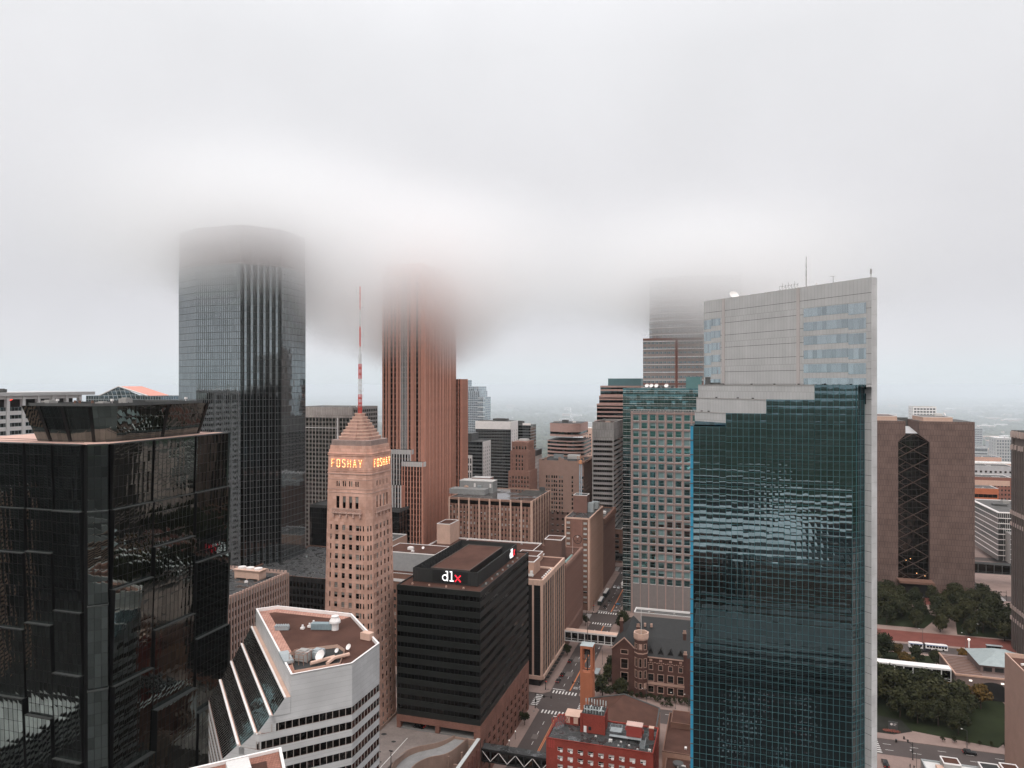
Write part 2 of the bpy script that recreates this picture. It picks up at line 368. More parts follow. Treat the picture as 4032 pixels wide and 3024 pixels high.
def ribs(root, fr, z0, z1, pitch, pw, pt, fh, sph, glass, sp, pier, m0=0, rec=.15, name='pier', uvs=1):
    """piers standing proud of a recessed wall of windows and spandrels"""
    n = max(1, round((fr.L-2*m0)/pitch)); p = (fr.L-2*m0)/n
    b = MB(); nz = max(1, int((z1-z0)/fh))
    for i in range(nz):
        z = z0+i*fh
        b.wquad(fr, m0, fr.L-m0, z, z+sph, 0, 1); b.wquad(fr, m0, fr.L-m0, z+sph, z+fh, -rec, 0, [(0,i),(n*uvs,i),(n*uvs,i+1),(0,i+1)])
        P = fr.pt; b.face([P(m0,z+sph,0),P(fr.L-m0,z+sph,0),P(fr.L-m0,z+sph,-rec),P(m0,z+sph,-rec)], 1)
    if z0+nz*fh < z1: b.wquad(fr, m0, fr.L-m0, z0+nz*fh, z1, 0, 1)
    b.build('window_wall', [glass, sp], root)
    c = MB(); f0 = Fr((0,0),(1,0)); c.wbox(f0, -pw/2, pw/2, 0, z1-z0, -.02, pt); me = c.mesh(name, [pier])
    for i in range(n+1):
        x = min(max(m0+p*i, pw/2), fr.L-pw/2); q = fr.pt(x, z0, 0); link(me, name, root, q, fr.ang)
def curtain(root, polyedges, z0, z1, px, pz, glass, name='glazing', mul=None, mw=.12, mt=.1):
    g = MB(); mm = MB(); ub = 0
    for fr in polyedges:
        n = max(1, round(fr.L/px)); k = max(1, round((z1-z0)/pz))
        g.wquad(fr, 0, fr.L, z0, z1, 0, 0, [(ub,0),(ub+n,0),(ub+n,k),(ub,k)]); ub += n
        if mul:
            for i in range(n+1): mm.wbox(fr, max(0,fr.L*i/n-mw/2), min(fr.L,fr.L*i/n+mw/2), z0, z1, 0, mt)
            for j in range(k+1): mm.wbox(fr, 0, fr.L, z0+(z1-z0)*j/k-mw/2, z0+(z1-z0)*j/k+mw/2, 0, mt*.8)
    g.build(name, glass, root)
    if mul: mm.build('mullion_grid', mul, root)
def edges(poly): return [Fr(poly[i], poly[(i+1) % len(poly)]) for i in range(len(poly))]
def unit(root, x, y, z, sx, sy, sz, mat=None, name='roof_unit', louvre=True):
    b = MB(); b.box(-sx/2, sx/2, -sy/2, sy/2, .2, sz)
    if louvre:
        k = max(2, int(sx/1.2))
        for i in range(k): b.box(-sx/2+sx*(i+.15)/k, -sx/2+sx*(i+.85)/k, -sy/2-.08, -sy/2, sz*.3, sz*.85)
        b.box(-sx*.3, sx*.3, -sy*.3, sy*.3, sz, sz+.25)
    for i in (-1, 1): b.box(i*sx*.4-.1, i*sx*.4+.1, -sy*.45, sy*.45, 0, .2)
    return b.build(name, mat or m_metal, root, (x, y, z))
def dish(root, x, y, z, r, ang=0, name='satellite_dish'):
    b = MB(); n = 14; rim = []; P0 = []
    for k in range(n):
        t = 2*math.pi*k/n; rim.append((r*math.cos(t), -.35*r, r*math.sin(t))); P0.append((.5*r*math.cos(t), -.09*r, .5*r*math.sin(t)))
    for k in range(n):
        j = (k+1) % n; b.face([P0[k], P0[j], rim[j], rim[k]]); b.face([(0,0,0), P0[j], P0[k]]); 
        q = [(p[0], p[1]+.05, p[2]) for p in (rim[k], rim[j], P0[j], P0[k])]; b.face(q)
    o = b.build(name, m_cap, root, (x,y,z+r*1.1), ang); o.rotation_euler = (math.radians(-35),0,ang)
    c = MB(); c.tube((0,0,0),(0,0,r*1.1),.08); c.build('dish_stand', m_metal, root, (x,y,z))
    return o
def mast(root, x, y, z, h, r=.12, mat=None, name='antenna_mast', arms=3):
    b = MB(); b.tube((0,0,0),(0,0,h),r,6,r*.5)
    for i in range(arms):
        zz_ = h*(.35+.55*i/max(1,arms)); a = .6*(1 if i % 2 else -1); b.tube((0,0,zz_),(a,0,zz_),.05,5); b.tube((a,0,zz_-.1),(a,0,zz_+h*.12),.05,5)
    return b.build(name, mat or m_metal, root, (x,y,z))
def penthouse(root, x0, x1, y0, y1, z0, z1, wall, rf, name='penthouse', cm=None):
    b = MB(); b.box(x0, x1, y0, y1, z0, z1, 0, False)
    o = b.build(name, wall, root); c = MB(); c.face([(x0+.3,y0+.3,z1+.02),(x1-.3,y0+.3,z1+.02),(x1-.3,y1-.3,z1+.02),(x0+.3,y1-.3,z1+.02)]); c.build('penthouse_roof', rf, o)
    d = MB(); 
    for (a0,a1,b0,b1) in ((x0-.05,x1+.05,y0-.05,y0+.3),(x0-.05,x1+.05,y1-.3,y1+.05),(x0-.05,x0+.3,y0+.3,y1-.3),(x1-.3,x1+.05,y0+.3,y1-.3)): d.box(a0,a1,b0,b1,z1-.15,z1+.25)
    d.build('coping', cm or m_cap, o); return o
# ================================================================ ground, streets, pavements
UC = [78, 200, 322, 446, 568, 690, 812]; WC = [-442, -320, -198, -76, 46, 168, 290, 412]; RW = 7.0; PW_ = 12.0
def struct(name, mb, mats, loc=(0,0,0)):
    o = mb.build(name, mats, None, loc, -TH, 'structure'); return o
def land_mat():
    m, t, b = newmat('far_land'); ln = t.links.new; nn = t.nodes.new
    tc = nn('ShaderNodeTexCoord'); n1 = nn('ShaderNodeTexNoise'); n1.inputs['Scale'].default_value = .004; n1.inputs['Detail'].default_value = 9; n1.inputs['Roughness'].default_value = .65; ln(tc.outputs['Object'], n1.inputs['Vector'])
    r = nn('ShaderNodeValToRGB'); ln(n1.outputs[0], r.inputs[0]); e = r.color_ramp.elements
    e[0].position = .38; e[0].color = (.035,.05,.03,1); e[1].position = .72; e[1].color = (.19,.16,.14,1)
    a = e.new(.52); a.color = (.05,.065,.04,1); a = e.new(.58); a.color = (.10,.095,.08,1)
    ln(r.outputs[0], b.inputs['Base Color']); b.inputs['Roughness'].default_value = .95; b.inputs['Specular IOR Level'].default_value = .1
    return m
b = MB(); R0 = 14000.0
xs = [-R0, -3000, -700, 0, 700, 3000, R0]
for i in range(6):
    for j in range(6): b.face([(xs[i],xs[j],-.15),(xs[i+1],xs[j],-.15),(xs[i+1],xs[j+1],-.15),(xs[i],xs[j+1],-.15)])
struct('ground', b, land_mat())
m_lot = M('worn_lot_asphalt', (.022,.02,.019), .85, .3, .1, 2)
b = MB(); b.face([(-620,205,-.146),(620,205,-.146),(620,960,-.146),(-620,960,-.146)]); struct('road', b, m_asph); b = MB(); b.face([(-620,-520,-.146),(620,-520,-.146),(620,205,-.146),(-620,205,-.146)]); struct('road', b, m_lot)
we = [-600]+WC+[534]; ue = [-44]+UC+[934]
for i in range(len(we)-1):
    for j in range(len(ue)-1):
        w0, w1, u0, u1 = we[i]+RW, we[i+1]-RW, ue[j]+RW, ue[j+1]-RW
        c = 3.0; p = [(w0+c,u0),(w1-c,u0),(w1,u0+c),(w1,u1-c),(w1-c,u1),(w0+c,u1),(w0,u1-c),(w0,u0+c)]
        q = MB(); q.prism(p, -.14, 0); struct('pavement', q, m_walk if u0 > 205 else m_lot)
# painted markings, a sheet just above the asphalt
def mark(name, quads, mat, z=-.138):
    q = MB()
    for (w0, w1, u0, u1) in quads: q.face([(w0,u0,z),(w1,u0,z),(w1,u1,z),(w0,u1,z)])
    return struct(name, q, mat)
def zebra_u(wc, uc, n=8, half=6.2, ln_=3.2):   # bars run along u, crossing the avenue
    return [(wc-half+2*half*(i+.5)/n-.32, wc-half+2*half*(i+.5)/n+.32, uc-ln_/2, uc+ln_/2) for i in range(n)]
def zebra_w(wc, uc, n=7, half=6.0, ln_=3.2):
    return [(wc-ln_/2, wc+ln_/2, uc-half+2*half*(i+.5)/n-.32, uc-half+2*half*(i+.5)/n+.32) for i in range(n)]
for wc in (-76, 46, 168, -198):
    for uc in (200, 322, 446, 568):
        mark('crosswalk', zebra_u(wc, uc-10.6)+zebra_u(wc, uc+10.8)+zebra_w(wc-10.8, uc)+zebra_w(wc+10.8, uc), m_line)
        st = [(wc-6.6, wc-.4, uc+13.6, uc+14.1), (wc+.4, wc+6.6, uc-14.1, uc-13.6)]
        mark('stop_line', st, m_line)
for (ua, ub) in ((214,308),(336,432),(460,554),(582,676)):
    mark('orange_lane_line', [(-74.5,-74.15,ua+1,ub-1),(-73.9,-73.55,ua+1,ub-1)] if ub < 400 else [(-74.4,-73.8,ua,ub)], m_oline)
    d = []
    u = ua+4
    while u < ub-4: d += [(-78.2,-78.0,u,u+3), (-70.6,-70.4,u,u+3)]; u += 9
    mark('lane_dashes', d, m_line)
d = []
for uc in (322, 446):
    for k in range(10): d += [(60+k*10, 63+k*10, uc+2.4, uc+2.6), (60+k*10, 63+k*10, uc-2.6, uc-2.4)]
    for k in range(8): d += [(-64+k*12, -61+k*12, uc+2.4, uc+2.6)]
mark('lane_dashes', d, m_line)
mark('bike_crossing', [(53.6+i*.0, 56.4, 315.5+i*2.0, 315.9+i*2.0) for i in range(7)], m_gline)
# arrows and BUS lettering before the crossing
def stroke_text(mb, word, w0, u0, cw, ch, th, z):
    SG = {'B': [(0,0,0,1),(0,1,.8,1),(0,.5,.8,.5),(0,0,.8,0),(.8,0,.8,1)], 'U': [(0,0,0,1),(.9,0,.9,1),(0,0,.9,0)], 'S': [(0,1,.9,1),(0,.5,.9,.5),(0,0,.9,0),(0,.5,0,1),(.9,0,.9,.5)]}
    for i, c in enumerate(word):
        for (x0,y0,x1,y1) in SG[c]:
            xa, xb = sorted((x0,x1)); ya, yb = sorted((y0,y1)); W0 = w0+i*cw*1.35
            mb.face([(W0+xa*cw-th/2,u0+ya*ch-th/2,z),(W0+xb*cw+th/2,u0+ya*ch-th/2,z),(W0+xb*cw+th/2,u0+yb*ch+th/2,z),(W0+xa*cw-th/2,u0+yb*ch+th/2,z)])
for (uu, au) in ((338.6, 344.5), (462.5, 469)):
    q = MB(); stroke_text(q, 'BUS', -73.0, uu, .55, 2.2, .14, -.137); stroke_text(q, 'BUS', -69.9, uu, .55, 2.2, .14, -.137); struct('bus_lettering', q, m_line)
    q = MB()
    for wq in (-72.2, -69.0):
        q.face([(wq-.12,au,-.137),(wq+.12,au,-.137),(wq+.12,au+1.9,-.137),(wq-.12,au+1.9,-.137)]); q.face([(wq-.45,au+1.9,-.137),(wq+.45,au+1.9,-.137),(wq,au+3.2,-.137)])
    struct('lane_arrows', q, m_line)
mark('asphalt_patch', [(-80.5,-76.8,352,358),(-80.5,-77,372,379),(-79.8,-77.2,286,290),(-72,-68,300,304)], M('patched_asphalt', (.15,.125,.115), .85, .1), -.1415)
q = MB()
for (w_, u_) in ((-72,322),(-79,318),(-74,327),(-69,317),(-77,326),(-71,330),(-78,296),(52,318),(47,330),(70,322),(-84.5,334),(-85,310)):
    q.prism([(w_+.45*math.cos(t*math.pi/5), u_+.45*math.sin(t*math.pi/5)) for t in range(10)], -.141 if abs(w_+76) < 7 or w_ > 0 else .002, -.1365 if abs(w_+76) < 7 or w_ > 0 else .006)
struct('manhole_covers', q, m_grayd)
def patch(name, poly, mat, z=.004):
    q = MB(); q.face([(p[0],p[1],z) for p in poly]); return struct(name, q, mat)
patch('lawn', [(62,342),(104,334),(121,356),(121,384),(66,392),(56,380),(56,350)], m_grass)
patch('lawn', [(56,402),(104,402),(104,436),(56,436)], m_grass)
patch('lawn', [(60,484),(112,484),(126,510),(112,534),(60,534)], m_grass)
patch('lawn', [(128,478),(160,478),(160,530),(140,530)], m_grass)
patch('plaza', [(55,456),(158,456),(158,476),(55,476)], m_plaza)
patch('plaza', [(55,537),(160,537),(160,556),(55,556)], m_plaza)
patch('garden_bed', [(57,334),(66,334),(74,339),(72,349),(60,352)], M('dark_garden_soil', (.02,.02,.015), .95, .3), .008)

# ================================================================ the obelisk tower with lit lettering
def foshay():
    U0, W0 = 247.3, -138.1
    t = thing('obelisk_tower', 'tapering pinkish stone tower with lit name lettering and a stepped pyramid top', 'tower', U0, W0)
    def a_(z): return 11.4-.0171*z
    TOP = 114.6; A = a_(0); CH = 2.1
    def oct_(a, c): return [(-a+c,-a),(a-c,-a),(a,-a+c),(a,a-c),(a-c,a),(-a+c,a),(-a,a-c),(-a,-a+c)]
    wall = MB(); wins = []
    ed = edges(oct_(A, CH)); fh = 3.62
    for k, fr in enumerate(ed):
        if k in (0, 2, 4, 6):
            L_ = fr.L; cs = [(L_/2+x-.78, L_/2+x+.78) for x in (-5.1,-1.7,1.7,5.1)]+[(1.0,1.65),(L_-1.65,L_-1.0)]
            if k in (0, 2): cs += [(L_-3.15,L_-2.4)] if k == 0 else [(2.4,3.15)]
            if k in (4, 6): cs = cs[:4]
            punch(wall, fr, 0, 99.0, cs, rows_(1.5, 99, fh, .75, 2.05), wins)
        else:
            punch(wall, fr, 0, 99.0, [(fr.L/2-.95,fr.L/2-.35),(fr.L/2+.35,fr.L/2+.95)], rows_(1.5, 99, fh, .75, 2.05), wins, .25)
        # upper part: tall recessed windows above the balcony, the pairs under the cornice, and the frieze
        if k in (0, 2, 4, 6):
            L_ = fr.L; cs = [(L_/2+x-.8, L_/2+x+.8) for x in (-4.8,-1.6,1.6,4.8)]
            punch(wall, fr, 99, 107.5, cs, [(101.0,105.6)], wins, .5)
            cp = []
            for x in (-4.8,-1.6,1.6,4.8): cp += [(L_/2+x-.85,L_/2+x-.2),(L_/2+x+.2,L_/2+x+.85)]
            punch(wall, fr, 107.5, TOP, cp, [(109.3,111.3)], wins, .3)
        else: wall.wquad(fr, 0, fr.L, 99, TOP)
    cor = MB()
    for z, o, h in ((106.9,.12,.3),(108.3,.1,.2),(111.9,.1,.2),(113.9,.25,.35)):
        e2 = oct_(A+o, CH+o*.4); cor.prism(e2, z, z+h, bottom=True)
    sill = MB()
    for k in (0, 2):
        fr = ed[k]
        for x in (-5.1,-1.7,1.7,5.1):
            z = 1.5
            while z+fh <= 99: sill.wbox(fr, fr.L/2+x-1.0, fr.L/2+x+1.0, z+.5, z+.74, 0, .14); z += fh
    bal = MB()
    for k in (0, 2):
        fr = ed[k]; c = fr.L/2; P = fr.pt
        bal.wbox(fr, c-7.4, c+7.4, 99.2, 99.6, 0, .95); bal.wbox(fr, c-7.4, c+7.4, 100.9, 101.15, .7, .95)
        for i in range(13): bal.wbox(fr, c-7.3+i*1.2, c-7.05+i*1.2, 99.6, 100.9, .72, .93)
        for i in range(12):
            x0 = c-7.05+i*1.2; x1 = x0+.95
            bal.face([P(x0,99.6,.83),P(x0+.22,99.6,.83),P(x1,100.9,.83),P(x1-.22,100.9,.83)]); bal.face([P(x1-.22,99.6,.82),P(x1,99.6,.82),P(x0+.22,100.9,.82),P(x0,100.9,.82)])
        for x in (-6.6,-3.3,0,3.3,6.6): bal.wbox(fr, c+x-.3, c+x+.3, 97.7, 99.2, 0, .8)
    # crown above the cornice
    cr = MB(); a1 = A; cr.prism(oct_(A, CH), TOP, 120.9)
    for z, o, h in ((115.0,.2,.25),(115.6,.12,.2),(120.9,.32,.35),(121.5,.22,.3)): cr.prism(oct_(A+o, CH+o*.4), z, z+h, bottom=True)
    cr.prism(oct_(A-.2, CH), 120.9, 123.0); cr.prism(oct_(A-.5, CH), 123.0, 124.6)
    pyr = MB(); z = 126.6
    n = 8
    for i in range(n):
        a = 7.9-(7.9-2.0)*i/(n-1); h = (136.6-126.6)/n
        pyr.prism(oct_(a, a*.22), z, z+h); pyr.prism(oct_(a+.12, a*.22+.05), z+h-.34, z+h+.02, 1, bottom=True)  # dark risers under pale rims paint the light contrast of the steps
        if i < 6:
            for k in range(4):
                ca, sa = math.cos(k*math.pi/2), math.sin(k*math.pi/2)
                for (px_, hw) in ((0, a*.3),):
                    c0 = [(-hw,-a-.45),(hw,-a-.45),(hw,-a+.1),(-hw,-a+.1)]
                    pyr.prism([(x*ca-y*sa, x*sa+y*ca) for x, y in c0], z, z+h*.8, 0)
        z += h
    drum = MB(); drum.prism(oct_(A-1.0, CH), 124.6, 126.6)
    for mb in (wall, cor, sill, bal, cr, pyr, drum):
        out = []
        for (x, y, z) in mb.v:
            k = a_(min(z, 124))/A; out.append((x*k, y*k, z))
        mb.v = out
    wins = [((p[0]*a_(p[2])/A, p[1]*a_(p[2])/A, p[2]), an, wd, h) for p, an, wd, h in wins]
    wall.build('wall', m_lime, t); cor.build('cornice', m_lime2, t); sill.build('window_sills', m_lime2, t); bal.build('balcony', m_lime2, t)
    c_ = cr.build('crown', m_lime, t); drum.build('crown_drum', M('dark_drum_stone', (.29,.215,.19), .9, .25, .5, 2, .5), c_); pyr.build('stepped_pyramid', [M('dark_riser_stone', (.42,.265,.215), .9, .3, .6, 2, .3), m_pinkl], c_)  # drum is a darker streaked tone than the wall stone
    put_windows(t, wins, blinds=(0,0,0,.4,.5,1))
    # lettering built from rows of lamps, on the two visible faces
    G = {'F': [(0,0,0,1),(0,1,.85,1),(0,.52,.65,.52)], 'O': [(0,.12,0,.88),(.8,.12,.8,.88),(.12,1,.68,1),(.12,0,.68,0),(0,.88,.12,1),(.8,.88,.68,1),(0,.12,.12,0),(.8,.12,.68,0)],
         'S': [(.8,.85,.66,1),(.66,1,.14,1),(.14,1,0,.85),(0,.85,0,.64),(0,.64,.8,.4),(.8,.4,.8,.14),(.8,.14,.66,0),(.66,0,.14,0),(.14,0,0,.15)],
         'H': [(0,0,0,1),(.8,0,.8,1),(0,.5,.8,.5)], 'A': [(0,0,.42,1),(.42,1,.85,0),(.16,.36,.69,.36)], 'Y': [(0,1,.42,.48),(.85,1,.42,.48),(.42,.48,.42,0)]}
    mg = EM('gold_lamp_letters', (1,.38,.10), 1.25); mh = EM('hot_lamp_cores', (1,.80,.50), 1.7)
    a = a_(118); 
    for (rot, off) in ((0, 0), (math.pi/2, 0)):
        fr = Fr((-a+1.6, -a-.02), (a-1.6, -a-.02))
        ca, sa = math.cos(rot), math.sin(rot)
        for i, ch in enumerate('FOSHAY'):
            mb = MB(); x0 = fr.L*(.075+.148*i)+ (.1 if rot else 0); lh = 2.9; lw = 1.4
            for (xa, ya, xb, yb) in G[ch]:
                p = fr.pt(x0+xa*lw, 116.6+ya*lh, .28); q = fr.pt(x0+xb*lw, 116.6+yb*lh, .28)
                n_ = max(1, int(math.hypot((xb-xa)*lw, (yb-ya)*lh)/.42))
                rp_ = lambda v: (v[0]*ca-v[1]*sa, v[0]*sa+v[1]*ca, v[2])
                for j in range(n_):
                    A_ = Vector(p).lerp(Vector(q), j/n_); B_ = Vector(p).lerp(Vector(q), (j+.92)/n_)
                    mb.tube(rp_(A_), rp_(B_), .13, 6, m=0)
                    if j % 2 == 0: 
                        mid = (A_+B_)/2; o = Vector((0,-.12,0)); mb.tube(rp_(mid+o-Vector((0,0,.1))), rp_(mid+o+Vector((0,0,.1))), .12, 6, m=1)
            mb.build('sign_letter', [mg, mh], t)
    return t
fo = foshay()
# red and white lattice mast on its top
am = thing('antenna_mast', 'tall red and white lattice mast standing on the stepped stone pyramid', 'antenna', 247.3, -138.1, 136.6)
def mast_section(z0, z1, r, mat, lattice):
    b = MB()
    if lattice:
        for k in range(4):
            x, y = r*math.cos(k*math.pi/2+.4), r*math.sin(k*math.pi/2+.4); b.tube((x,y,z0),(x,y,z1),.17,6)
        n = max(2, int((z1-z0)/1.0))
        for i in range(n+1):
            z = z0+(z1-z0)*i/n
            for k in range(4):
                t0, t1 = k*math.pi/2+.4, (k+1)*math.pi/2+.4; za = z; zb = min(z1, z+(z1-z0)/n)
                b.tube((r*math.cos(t0),r*math.sin(t0),za),(r*math.cos(t1),r*math.sin(t1),zb if i % 2 else za),.09,5)
    else: b.tube((0,0,z0),(0,0,z1),r,8)
    b.build('mast_section', mat, am)
mr_ = M('mast_red', (.58,.075,.06), .6, .15, .5); mw_ = M('mast_white', (.66,.66,.66), .6, .1, .5)
for z0, z1, r, m_, la in ((0,7.3,.62,mr_,1),(7.3,13.4,.55,mw_,1),(13.4,19.2,.52,mr_,1),(19.2,23,.45,mw_,1),(23,26,.3,mw_,0),(26,33.7,.26,mr_,0),(33.7,40.5,.2,mw_,0),(40.5,49.4,.13,mr_,0)): mast_section(z0, z1, r, m_, la)
b = MB()
for z, x in ((6.2,1.3),(2.4,-1.6),(8.6,1.4),(24.5,1.5),(24.5,-1.3),(29.8,1.5),(41.2,1.3),(46.6,-1.5)):
    b.tube((0,0,z),(x,0,z),.07,5); b.tube((x,0,z-.1),(x,0,z+2.6 if z > 20 else z+1.2),.06,5)
b.build('side_antennas', mw_, am)

# ================================================================ dark office tower carrying the three-letter sign, on its brick podium
def dlx_tower():
    u0, u1, w0, w1 = 246.4, 311.7, -121.9, -88.0; ou, ow = 279, -105
    t = thing('striped_dark_office_tower', 'black office block with dark grey window stripes and lit roof screen sign', 'office tower', ou, ow)
    P = rect(u0, u1, w0, w1, ou, ow); E_ = edges(P)
    z0 = 22.0; zt = 71.4
    bands(t, E_, z0, z0+12*3.95, 3.95, 2.15, m_dlx_gl, m_dlx_sp, .3, 1.5, m_black)
    b = MB()
    for fr in E_: b.wquad(fr, 0, fr.L, z0+12*3.95, zt, .02)
    b.build('roof_band', m_dlx_sp, t)
    roof(t, P, zt, m_roof_br, .5, .35, m_dlx_sp)
    # rooftop screen
    s0, s1, v0, v1 = 253.5-ou, 305-ou, -118.4-ow, -91.6-ow
    sc_ = MB(); 
    for (x0,x1,y0,y1) in ((v0,v1,s0,s0+.25),(v1-.25,v1,s0+.25,s1),(v0,v0+.25,s0+.25,s1),(v0+.25,v1-.25,s1-.25,s1)): sc_.box(x0,x1,y0,y1,71.2,76.4)
    so = sc_.build('roof_screen', M('dark_screen_panel', (.034,.034,.033), .55, .25, .3, 2, .3), t)
    fr_ = MB()
    n = 16
    for i in range(n+1):
        y = s0+(s1-s0)*i/n
        for x in (v0+.3, v1-.3):
            fr_.tube((x,y,71),(x,y,76.3),.1,5); 
            if i < n:
                d = 2.6 if x < 0 else -2.6
                fr_.tube((x,y,76.2),(x+d,y,74.6),.08,5); fr_.tube((x+d,y,71),(x+d,y,74.6),.08,5); fr_.tube((x,y,72),(x,y+(s1-s0)/n,76),.07,5)
    for i in range(9): fr_.tube((v0+3*i, s0+.3, 71),(v0+3*i, s0+.3, 76.3),.1,5); fr_.tube((v0+3*i, s0+.3, 76.2),(v0+3*i, s0+3, 74),.08,5)
    for i in range(34): fr_.box(v1, v1+.05, s0+(s1-s0)*i/34, s0+(s1-s0)*i/34+.12, 71.5, 76.4)
    for i in range(19): fr_.box(v0+(v1-v0)*i/19, v0+(v1-v0)*i/19+.1, s0-.05, s0, 71.5, 76.4)
    fr_.build('screen_framing', m_black, so)
    ph = penthouse(t, -113.2-ow, -97-ow, 259-ou, 301-ou, 71, 75.3, m_dlx_sp, m_roof_br, 'penthouse', M('dark_coping', (.10,.075,.065), .8))
    unit(t, -111-ow, 256.5-ou, 71, 3, 1.5, 2.2, m_metal); unit(t, -101-ow, 257-ou, 71, 2.4, 1.2, 2.4); unit(t, -95-ow, 296-ou, 71, 1.5, 2.6, 2.4)
    for i in range(7): unit(t, -89.8-ow, 258-ou+i*7, 70.9, .6, .6, .7, m_gray, 'roof_vent', False)
    for i in range(4): unit(t, -117-ow+i*7, 250-ou, 70.9, .5, .5, .6, m_pinkl, 'roof_vent', False)
    pt_ = MB()
    for (x0,x1,y0,y1) in ((-113,-100,247.6,248.4),(-108,-94,249,249.4),(-91,-89.4,254,262),(-91,-89.6,270,277),(-90.6,-89,284,290)): pt_.box(x0-ow,x1-ow,y0-ou,y1-ou,70.9,70.94)
    pt_.build('roof_patches', m_roof_dk, t)
    # the lit signs: white d and l, red x
    mwh = EM('white_sign_lamp', (1,1,1), 1.05); mrd = EM('red_sign_lamp', (1,.025,.05), .85)
    def sign(fr, sx, w_, zb, sc2):
        p = MB(); p.wbox(fr, sx, sx+w_, 71.9, 76.35, -.1, .12); po = p.build('sign_panel', m_black, t)
        x = sx+w_*.27; h = sc2; lw = .19*h
        def bar(mb, x0, x1, z0, z1): mb.wbox(fr, x0, x1, z0, z1, .12, .3)
        d = MB(); cx, cz, r = x+.36*h, zb+.33*h, .33*h
        for k in range(18):
            a0, a1 = 2*math.pi*k/18, 2*math.pi*(k+1)/18
            q = [fr.pt(cx+rr*math.cos(a)*.98, cz+rr*math.sin(a), .3) for rr, a in ((r-.1*h,a0),(r,a0),(r,a1),(r-.1*h,a1))]; d.face(q)
            q2 = [fr.pt(cx+r*math.cos(a)*.98, cz+r*math.sin(a), tt) for a, tt in ((a0,.3),(a0,.12),(a1,.12),(a1,.3))]; d.face(q2)
        bar(d, x+.57*h, x+.67*h, zb, zb+1.02*h); bar(d, x+.42*h, x+.57*h, zb+.93*h, zb+1.02*h); d.build('sign_letter', mwh, po)
        l = MB(); lx = x+1.0*h; bar(l, lx+.03*h, lx+.13*h, zb+.1*h, zb+1.02*h); bar(l, lx-.12*h, lx+.03*h, zb+.93*h, zb+1.02*h); bar(l, lx-.14*h, lx+.3*h, zb, zb+.1*h); l.build('sign_letter', mwh, po)
        c = MB(); cx0 = x+1.45*h
        for (za, zb_) in ((0,.68),(.68,0)):
            for (xa, xb) in (((0,.62) if za < zb_ else (0,.62)),):
                A_, B_ = (cx0+xa*h, zb+za*h), (cx0+xb*h, zb+zb_*h); dx, dz = B_[0]-A_[0], B_[1]-A_[1]; l_ = math.hypot(dx, dz); nx, nz = -dz/l_*.055*h, dx/l_*.055*h
                tt = .3 if za < zb_ else .31
                c.face([fr.pt(A_[0]-nx,A_[1]-nz,tt),fr.pt(B_[0]-nx,B_[1]-nz,tt),fr.pt(B_[0]+nx,B_[1]+nz,tt),fr.pt(A_[0]+nx,A_[1]+nz,tt)])
                c.face([fr.pt(A_[0]+nx,A_[1]+nz,tt),fr.pt(B_[0]+nx,B_[1]+nz,tt),fr.pt(B_[0]+nx,B_[1]+nz,.12),fr.pt(A_[0]+nx,A_[1]+nz,.12)])
        c.build('sign_letter', mrd, po)
    f1 = Fr((v0, s0-.06), (v1, s0-.06)); sign(f1, 8.3, 14.6, 72.35, 3.75)
    f2 = Fr((v1+.06, s0), (v1+.06, s1)); sign(f2, 36.5, 13.5, 72.2, 3.6)
    # brick podium: arcaded car decks on the avenue side, open deck at the front
    bk = MB(); wins = []
    fr = Fr((w1-ow+.15, u0-ou), (w1-ow+.15, u1-ou)); n = 11
    cols = even(fr.L, n, 2.9, 1.6, 1.2); punch(bk, fr, 0, 21.9, cols, [(1.0,4.2),(5.6,7.9),(9.2,11.5),(12.8,15.1)], wins, .3); put_windows(t, wins, m_dlx_gl, m_brick, m_black, 100, (0,), 'dark_deck_panel')  # dark panes stand in for the shade inside the deck openings
    bk2 = MB()
    for (x0,x1,y0,y1,za,zb) in ((w0,w1+.1,u0-.2,u0+1.4,19.6,21.95),(w0,w0+1.6,u0,u0+1.6,16.9,19.6),(-106,-104.4,u0,u0+1.6,16.9,19.6),(w1-2.6,w1+.1,u0,u0+2.4,16.9,19.6),(w0,w0+.8,u0+1.6,u1,0,21.9),(w0,w1,u1-.8,u1,0,21.9),(w0,w1+.1,u0+1.4,u1,21.0,21.9)):
        bk2.box(x0-ow,x1-ow,y0-ou,y1-ou,za,zb)
    punch(bk, Fr((w1-ow+.15, u0-ou),(w1-ow+.15,u1-ou)), 21.9, 21.95, [], [], [])
    bk.build('podium_wall', m_brick, t); bk2.build('podium_beam', m_brick, t)
    pil = MB(); f0 = Fr((0,0),(1,0)); pil.wbox(f0, -.35, .35, 0, 18.6, 0, .1); me = pil.mesh('pilaster', [m_brick])
    p_ = (fr.L-2.8)/n
    for i in range(n+1): q = fr.pt(1.6+p_*i, 0, 0); link(me, 'pilaster', t, q, fr.ang)
    dk = MB(); dk.box(w0-ow+1, w1-ow-.8, u0-ou+1, u1-ou-1, 16.3, 16.9)
    for z in (4.9, 8.5, 12.1): dk.box(w0-ow+1, w1-ow-.6, u0-ou+1, u1-ou-1, z-.3, z)
    dk.build('car_deck_floor', m_gray, t); k = MB(); k.box(w0-ow+6, w1-ow-5, u0-ou+14, u1-ou-3, 0, 21); k.build('podium_core', m_grayd, t)
    return t
dlx = dlx_tower()
